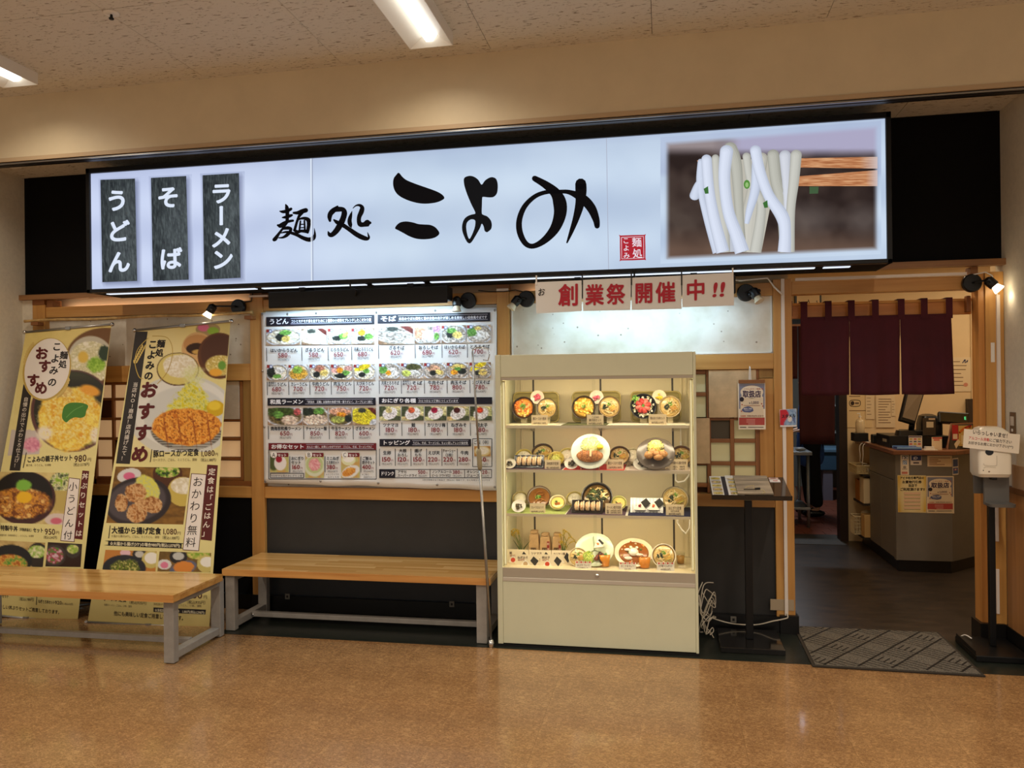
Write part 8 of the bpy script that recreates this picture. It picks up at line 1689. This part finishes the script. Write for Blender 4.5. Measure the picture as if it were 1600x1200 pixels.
tag(loft(MB(), [rr(2.0, 2.16, 2.11, 2.24, ZT+.1062, .02), rr(2.01, 2.15, 2.12, 2.23, ZT+.15, .02)]).build('barcode_reader', BLACKP, auto=True), 'black reader box sitting on the left front of the cash drawer', 'reader')
a = P(1352, 690, y=2.85); tag(MB(col=(226, 216, 196)).prism([(1.93, 2.78, ZT+.001), (2.06, 2.76, ZT+.001), (2.08, 2.9, ZT+.001), (1.95, 2.92, ZT+.001)], (0, 0, .012)).box(1.96, 2.8, ZT+.014, 2.05, 2.88, ZT+.022, (206, 190, 160)).build('receipt_stack', V_PRINT), 'crumpled stack of white papers at the far end of the counter', 'papers')
tag(MB(col=(56, 92, 160)).box(1.93, 1.88, ZT, 2.12, 2.03, ZT+.012).box(1.935, 1.885, ZT+.012, 2.115, 2.025, ZT+.022, (40, 70, 140)).box(1.93, 1.876, ZT+.012, 2.12, 1.886, ZT+.026, (120, 160, 210)).box(1.93, 2.024, ZT+.012, 2.12, 2.034, ZT+.026, (120, 160, 210)).build('coin_tray', V_GLOSS), 'blue coin tray at the front left of the counter', 'tray')
def standcard(name, label, cat, x0, y0, x1, y1, Y, col, paint, lean=.03):
    c = [P(x, y, y=Y) for x, y in ((x0, y1), (x1, y1), (x1, y0), (x0, y0))]; c = [Vector(tuple(q)) for q in c]; dz = ZT-c[0].z
    r = root(name, label, cat, (c[0].x, Y, ZT)); z0 = ZT if abs(dz) < .06 else c[0].z
    b = MB(col=col); b.box(c[0].x, Y, min(z0, c[0].z), c[1].x, Y+.003, c[2].z); b.box(c[0].x+.005, Y+.0035, z0, c[1].x-.005, Y+.04, z0+.004); b.build('panel', V_PRINT, r); p = Print(Y-.0004); paint(p); p.build('print', V_PRINT, r)
def qp(p): p.rect(1447.5, 659, 1458.5, 668, (196, 180, 150), 1); p.rect(1451, 653.5, 1461, 656, (196, 170, 140), 1)
r = None
standcard('acrylic_stand', 'dark acrylic stand with a pale square label on the cash drawer', 'stand', 1442, 653, 1462, 680, 2.09, (62, 52, 40), qp)
def q2(p):
    for i in range(3):
        for j in range(3): p.rect(1421+i*6.6, 685+j*3.8, 1425.5+i*6.6, 687.2+j*3.8, [(190, 160, 60), (120, 120, 130), (200, 90, 80), (90, 100, 120)][(i*2+j) % 4], 1)
    p.rect(1420, 681.5, 1440, 683.5, (90, 80, 100), 1)
standcard('payment_card_stand', 'small white stand card covered with payment marks behind the coin tray', 'card', 1420, 681, 1441, 700, 2.07, (226, 210, 186), q2)
standcard('payment_card_stand', 'small white stand card with a red top edge right of the coin tray', 'card', 1456, 683, 1472, 703, 1.93, (228, 206, 172), lambda p: (p.rect(1457, 683.5, 1472, 685.5, (200, 60, 50), 1), p.rect(1459, 686.5, 1468, 688.5, (206, 90, 76), 1)))
tag(MB(col=(232, 226, 214)).box(2.135, 1.86, ZT, 2.24, 1.93, ZT+.006).box(2.15, 1.875, ZT+.006, 2.22, 1.915, ZT+.03, (220, 214, 206)).build('eraser_block', V_GLOSS), 'small white block on a white pad right of the coin tray', 'stationery')
# menu rack: wooden A-frame box
r = root('leaflet_rack', 'wooden leaflet rack with red and orange flyers at the counter corner', 'rack', (2.42, 2.0, ZT)); yk = 2.0
ca, cb_, ccx, cd_ = [P(x, y, y=yk) for x, y in ((1478, 702), (1530, 693), (1527, 663), (1493, 664))]
MB().prism([(ca[0], yk, ZT), (cb_[0]+.04, yk+.05, ZT), (ccx[0]+.03, yk+.12, ccx[2]+.01), (cd_[0], yk+.08, cd_[2]+.01)], (0, .012, 0)).build('back_board', topm, r); MB().prism([(ca[0], yk-.05, ZT), (ca[0]+.06, yk+.09, ZT), (cd_[0], yk+.09, cd_[2]+.01)], (-.012, 0, 0)).build('side_board', topm, r)
MB(col=(70, 60, 46)).prism([(ca[0]+.012, yk-.004, ZT+.001), (cb_[0], yk+.02, ZT+.001), (ccx[0], yk+.09, ccx[2]), (cd_[0]+.01, yk+.06, cd_[2])], (0, .003, 0)).build('dark_leaflet', V_PRINT, r)
for x0, x1, y0, y1, col, nm in ((1488, 1497, 664, 688, (176, 44, 44), 'red_leaflet'), (1498, 1519, 665, 697, (206, 170, 96), 'orange_leaflet'), (1519, 1527, 663, 668, (40, 30, 30), 'black_tab')):
    a, c = P(x0, y1, y=yk-.012), P(x1, y0, y=yk-.012); MB(col=col).box(a[0], yk-.014, a[2], c[0], yk-.010, c[2]).build(nm, V_PRINT, r)
p = Print(yk-.0148); p.rect(1489, 678, 1496, 686, (226, 200, 170), 1); p.stroke([(1499, 676, 3), (1506, 670, 4), (1516, 667, 4)], (206, 110, 40), 1); p.rect(1502, 680, 1506, 694, (226, 206, 160), 1); p.stroke([(1508, 668, 2), (1517, 665, 2.4)], (170, 40, 36), 2); p.build('leaflet_print', V_PRINT, r)
c = [P(x, y, y=yk-.05) for x, y in ((1491, 694), (1494, 701), (1501, 690), (1497, 686))]; MB(col=(226, 206, 170)).prism(c, (0, .002, 0)).build('slip', V_PRINT, r)
# things on the open shelves
def basket(name, label, x0, y0, z0, x1, y1, z1, col, taper=.012):
    r = root(name, label, 'basket', ((x0+x1)/2, (y0+y1)/2, z0)); b = MB(col=col)
    for z in [z0+.004+(z1-z0-.008)*k/5 for k in range(6)]:
        for q in ((x0, y0, x1, y0), (x1, y0, x1, y1), (x1, y1, x0, y1), (x0, y1, x0, y0)): b.tube([(q[0], q[1], z), (q[2], q[3], z)], .003 if z < z1-.01 else .006, 5)
    n = 12
    for k in range(n+1): 
        y = y0+(y1-y0)*k/n; b.tube([(x0, y, z0+.003), (x0, y, z1-.003)], .0028, 5)
        x = x0+(x1-x0)*k/n; b.tube([(x, y0, z0+.003), (x, y0, z1-.003)], .0028, 5)
    b.box(x0, y0, z0+.0005, x1, y1, z0+.004); b.build('basket', V_MATTE, r); return r
basket('plastic_basket', 'flat cream plastic basket with blue item on the upper open shelf of the counter', 1.80, 2.74, .7185, 2.1, 3.06, .80, (196, 176, 130)); tag(MB(col=(40, 70, 150)).box(1.92, 2.77, .725, 2.03, 2.87, .765).build('blue_case', V_GLOSS, bevel=.006), 'blue case inside the flat cream basket', 'case')
tag(MB(col=(214, 196, 160)).box(1.86, 2.745, .4385, 2.2, 2.90, .68).build('white_box', V_MATTE, bevel=.004), 'tall off-white box on the middle open shelf', 'box'); tag(MB(col=(176, 116, 52)).box(1.86, 2.92, .4385, 2.2, 3.08, .64).build('cardboard_box', V_MATTE, bevel=.003), 'orange-brown cardboard box behind the off-white box', 'box')
tag(MB(col=(206, 170, 112)).box(1.86, 2.725, .1185, 2.2, 2.86, .33).build('kraft_box', V_MATTE, bevel=.003), 'open tan carton on the lowest shelf of the counter', 'box'); basket('plastic_basket', 'white perforated basket on the lowest shelf beside the doorway jamb', 1.80, 2.87, .1185, 2.1, 3.02, .30, (214, 200, 166))
M = Matrix.Translation((1.97, 2.79, .372))@Matrix.Rotation(math.radians(90), 4, 'Y')@Matrix.Rotation(.5, 4, 'X'); tag(MB(M, (196, 178, 140)).lathe([(.025, -.025), (.05, -.025), (.05, .025), (.025, .025), (.025, -.025)], 24, cap=False).build('tape_roll', V_GLOSS, auto=True), 'big roll of packing tape sticking out of the tan carton', 'tape roll')
tag(MB(Matrix.Translation((1.93, 2.93, .306)), (206, 196, 170)).lathe([(.05, 0), (.055, .01), (.05, .03), (.01, .045), (0, .045)], 18).build('round_saucer', V_GLOSS, smooth=True), 'round off-white saucer on top of the white perforated basket', 'saucer')
tag(MB().tube(smooth_loop([(1.96, 2.74, 1.03), (1.87, 2.76, 1.0), (1.868, 2.78, .90), (1.87, 2.82, .80), (1.90, 2.84, .79), (1.95, 2.80, .80)], 5, closed=False), .004, 6).tube(smooth_loop([(1.99, 2.78, 1.03), (1.865, 2.85, 1.0), (1.862, 2.87, .88), (1.872, 2.9, .82), (1.93, 2.9, .80)], 5, closed=False), .004, 6).build('white_cable', WIREW, smooth=True), 'white cables drooping from the counter end to the basket', 'cable')

# ------------------------------------------------------------------ kitchen behind
NM2 = mat('dark_red_cotton', (52, 10, 12), .9)
r = root('kitchen_curtain', 'dark red curtain panels hanging in the kitchen doorway behind the shop curtain', 'curtain', (1.5, 3.14, .95)); yk = 3.12
MB().box(.95, yk-.01, 2.17, 1.724, yk+.01, 2.19).build('rod', WOODDX, r)
a0, a1 = P(1248.5, 650, y=yk)[0], P(1304, 650, y=yk)[0]; zl = P(1276, 694, y=yk)[2]; zs = P(1240, 592, y=yk)[2]
for x0, x1, z in ((a0, a1, zl), (.97, a0-.01, zs)):
    MB().surf(lambda u, v, x0=x0, x1=x1, z=z: (x0+(x1-x0)*u+.006*math.sin(v*4)*(u-.5), yk-.015+.010*math.sin(u*9)*v, 2.17+(z-2.17)*v), 16, 12, thick=(0, .0015, 0)).build('curtain_panel', NM2, r, smooth=True)
STL = mat('kitchen_stainless', (150, 154, 156), .35, metal=.7)
r = root('steel_table', 'stainless steel kitchen work table with a lower shelf just inside the kitchen', 'table', (1.3, 4.0, 0)); xr_ = P(1266, 760, y=3.85)[0]
MB().box(.6, 3.82, .80, xr_+.02, 4.5, .84).build('table_top', STL, r, bevel=.004); MB().box(.62, 3.84, .20, xr_, 4.48, .225).build('lower_shelf', STL, r, bevel=.003)
for x in (.64, xr_-.02):
    for y in (3.86, 4.46): MB().tube([(x, y, 0), (x, y, .799)], .019, 10).build('leg', STL, r, smooth=True)
for k in range(3): tag(MB(col=(190, 196, 200)).blob((1.22+k*.13, 3.92, .862), (.06, .06, .022), None, 2, .08).build('plastic_bundle', V_GLOSS, smooth=True), 'pale plastic-wrapped bundle on the steel kitchen table, %s' % ('leftmost', 'middle', 'rightmost')[k], 'bundle')
tag(MB(col=(206, 206, 206)).blob((1.36, 4.0, .355), (.10, .10, .13), None, 2, .1).build('white_bag', V_GLOSS, smooth=True), 'white plastic bag on the lower shelf of the steel table', 'bag')
r = root('blue_container', 'light blue freezer chest with pale legs beyond the kitchen worker', 'container', (2.4, 6.3, 0)); a = P(1288, 735, y=6.0); c = P(1322, 704, y=6.0); MB(col=(58, 90, 116)).box(a[0]-.1, 6.0, a[2], c[0]+.4, 6.6, c[2]-.03).build('chest', V_MATTE, r, bevel=.01); MB(col=(96, 130, 156)).box(a[0]-.12, 5.98, c[2]-.0295, c[0]+.42, 6.62, c[2]+.02).build('lid', V_MATTE, r, bevel=.01)
for x in (a[0]+.05, c[0]+.1): MB(col=(120, 116, 130)).box(x-.06, 6.02, 0, x+.06, 6.2, a[2]-.001).build('leg', V_MATTE, r)
r = root('kitchen_shelf', 'white wall shelf with a red-capped bottle in the kitchen gap', 'shelf', (2.4, 7.3, 1.3)); a = P(1315, 632, y=7.2); MB(col=(206, 206, 200)).box(a[0]-.5, 7.0, a[2]-.02, a[0]+.6, 7.49, a[2]).build('board', V_MATTE, r)
for dz in (-.4, -.75): MB(col=(176, 178, 174)).box(a[0]-.5, 7.0, a[2]+dz-.02, a[0]+.6, 7.49, a[2]+dz).build('board', V_MATTE, r)
tag(MB(Matrix.Translation((a[0], 7.1, a[2])), (220, 216, 206)).lathe([(.035, .0005), (.035, .08), (.012, .11), (.012, .13), (0, .13)], 14, col=(220, 216, 206)).lathe([(.036, .03), (.036, .06)], 14, col=(180, 40, 40)).build('sauce_bottle', V_GLOSS, smooth=True), 'small red-labelled bottle on the kitchen wall shelf', 'bottle')
r = root('refrigerator', 'tall dark kitchen cabinet left of the inner curtain', 'cabinet', (.9, 5.6, 0)); MB().box(.55, 5.2, .02, 1.35, 5.9, 1.9).build('body', mat('dark_steel', (70, 72, 72), .4, metal=.5), r, bevel=.01); MB().box(1.28, 5.17, .8, 1.30, 5.199, 1.5).build('handle', CHROME, r)
# the kitchen worker
px_ = 1.72; py0 = 4.72
def skin(name, verts, edges, radii, m, parent, lvl=2, rootv=0):
    me = bpy.data.meshes.new(name); off = WM[parent.name]; me.from_pydata([tuple(Vector(v)-off) for v in verts], edges, []); o = bpy.data.objects.new(name, me); COL.objects.link(o); o.parent = parent
    s = o.modifiers.new('skin', 'SKIN'); s.use_smooth_shade = True
    for i, rd in enumerate(radii): sv = me.skin_vertices[0].data[i]; sv.radius = rd if isinstance(rd, tuple) else (rd, rd); sv.use_root = (i == rootv)
    ss = o.modifiers.new('sub', 'SUBSURF'); ss.levels = lvl; ss.render_levels = lvl; me.materials.append(m); return o
r = root('person', 'person in a dark blue jacket and black trousers standing in the kitchen behind the curtain', 'person', (px_, py0, 0))
SK = mat('skin', (206, 160, 130), .5); X = px_; Y = py0
V = [(X, Y, .95), (X, Y, 1.10), (X, Y, 1.28), (X, Y, 1.40), (X, Y, 1.47), (X-.01, Y-.01, 1.56), (X-.015, Y-.015, 1.64), (X-.02, Y-.01, 1.69),
     (X, Y-.17, 1.38), (X-.0, Y-.21, 1.12), (X-.10, Y-.15, 1.03), (X-.15, Y-.12, 1.02), (X, Y+.17, 1.38), (X-.0, Y+.21, 1.12), (X-.10, Y+.15, 1.03), (X-.15, Y+.12, 1.02),
     (X, Y-.09, .90), (X+.02, Y-.10, .50), (X+.06, Y-.10, .09), (X-.06, Y-.10, .04), (X, Y+.09, .90), (X-.02, Y+.10, .50), (X+.02, Y+.10, .09), (X-.10, Y+.10, .04)]
E_ = [(0, 1), (1, 2), (2, 3), (3, 4), (4, 5), (5, 6), (6, 7), (3, 8), (8, 9), (9, 10), (10, 11), (3, 12), (12, 13), (13, 14), (14, 15), (0, 16), (16, 17), (17, 18), (18, 19), (0, 20), (20, 21), (21, 22), (22, 23)]
Rr = [.13, .12, .13, .10, .05, .075, .095, .07, .055, .042, .028, .036, .055, .042, .028, .036, .085, .055, .035, .03, .085, .055, .035, .03]
for sgn, hi in ((-1, 11), (1, 15)):   # four fingers and a thumb
    bx, by, bz = V[hi]
    for k, L in enumerate((.055, .065, .06, .045)):
        i = len(V); yy = by+(-.027+.018*k); V += [(bx-.03, yy, bz+.002), (bx-.03-L*.6, yy, bz-.006), (bx-.028-L, yy, bz-.022)]; Rr += [.010, .009, .007]; E_ += [(hi, i), (i, i+1), (i+1, i+2)]
    i = len(V); V += [(bx-.005, by-sgn*.036, bz+.004), (bx-.035, by-sgn*.048, bz+.002)]; Rr += [.012, .009]; E_ += [(hi, i), (i, i+1)]
skin('body', V, E_, Rr, SK, r)
NAVY = mat('navy_work_jacket', (52, 86, 150), .8, noise=.15, nscale=8); BLK2 = mat('black_trousers', (14, 13, 13), .85)
skin('jacket', [(X, Y, .56), (X, Y, .78), (X, Y, 1.10), (X, Y, 1.30), (X, Y, 1.41), (X, Y, 1.46), (X, Y-.17, 1.385), (X-.0, Y-.215, 1.13), (X-.09, Y-.155, 1.04), (X, Y+.17, 1.385), (X-.0, Y+.215, 1.13), (X-.09, Y+.155, 1.04)], [(0, 1), (1, 2), (2, 3), (3, 4), (4, 5), (4, 6), (6, 7), (7, 8), (4, 9), (9, 10), (10, 11)], [(.17, .17), (.18, .18), .15, .145, .11, .065, .075, .062, .05, .075, .062, .05], NAVY, r)
skin('trousers', [(X, Y, .92), (X, Y-.09, .86), (X+.02, Y-.10, .50), (X+.06, Y-.10, .10), (X, Y+.09, .86), (X-.02, Y+.10, .50), (X+.02, Y+.10, .10)], [(0, 1), (1, 2), (2, 3), (0, 4), (4, 5), (5, 6)], [.13, .105, .085, .075, .105, .085, .075], BLK2, r)
for sx, sy in ((.06, -.10), (.02, .10)): MB(col=(20, 20, 22)).blob((X+sx-.05, Y+sy, .045), (.14, .05, .045), None, 2).build('shoe', V_GLOSS, r, smooth=True)
MB(col=(26, 22, 20)).blob((X-.005, Y, 1.665), (.105, .10, .09), None, 2, .03).build('hair', V_MATTE, r, smooth=True)
for s in (-1, 1): MB(col=(240, 236, 230)).blob((X-.098, Y-.015+s*.03, 1.62), (.008, .012, .008), None, 2).build('eye', V_GLOSS, r, smooth=True); MB().blob((X-.01, Y+s*.09, 1.61), (.018, .01, .028), None, 2).build('ear', SK, r, smooth=True)
MB().blob((X-.112, Y-.01, 1.595), (.018, .012, .02), None, 2).build('nose', SK, r, smooth=True); MB(col=(170, 96, 86)).blob((X-.095, Y-.01, 1.56), (.012, .022, .006), None, 2).build('mouth', V_MATTE, r, smooth=True)
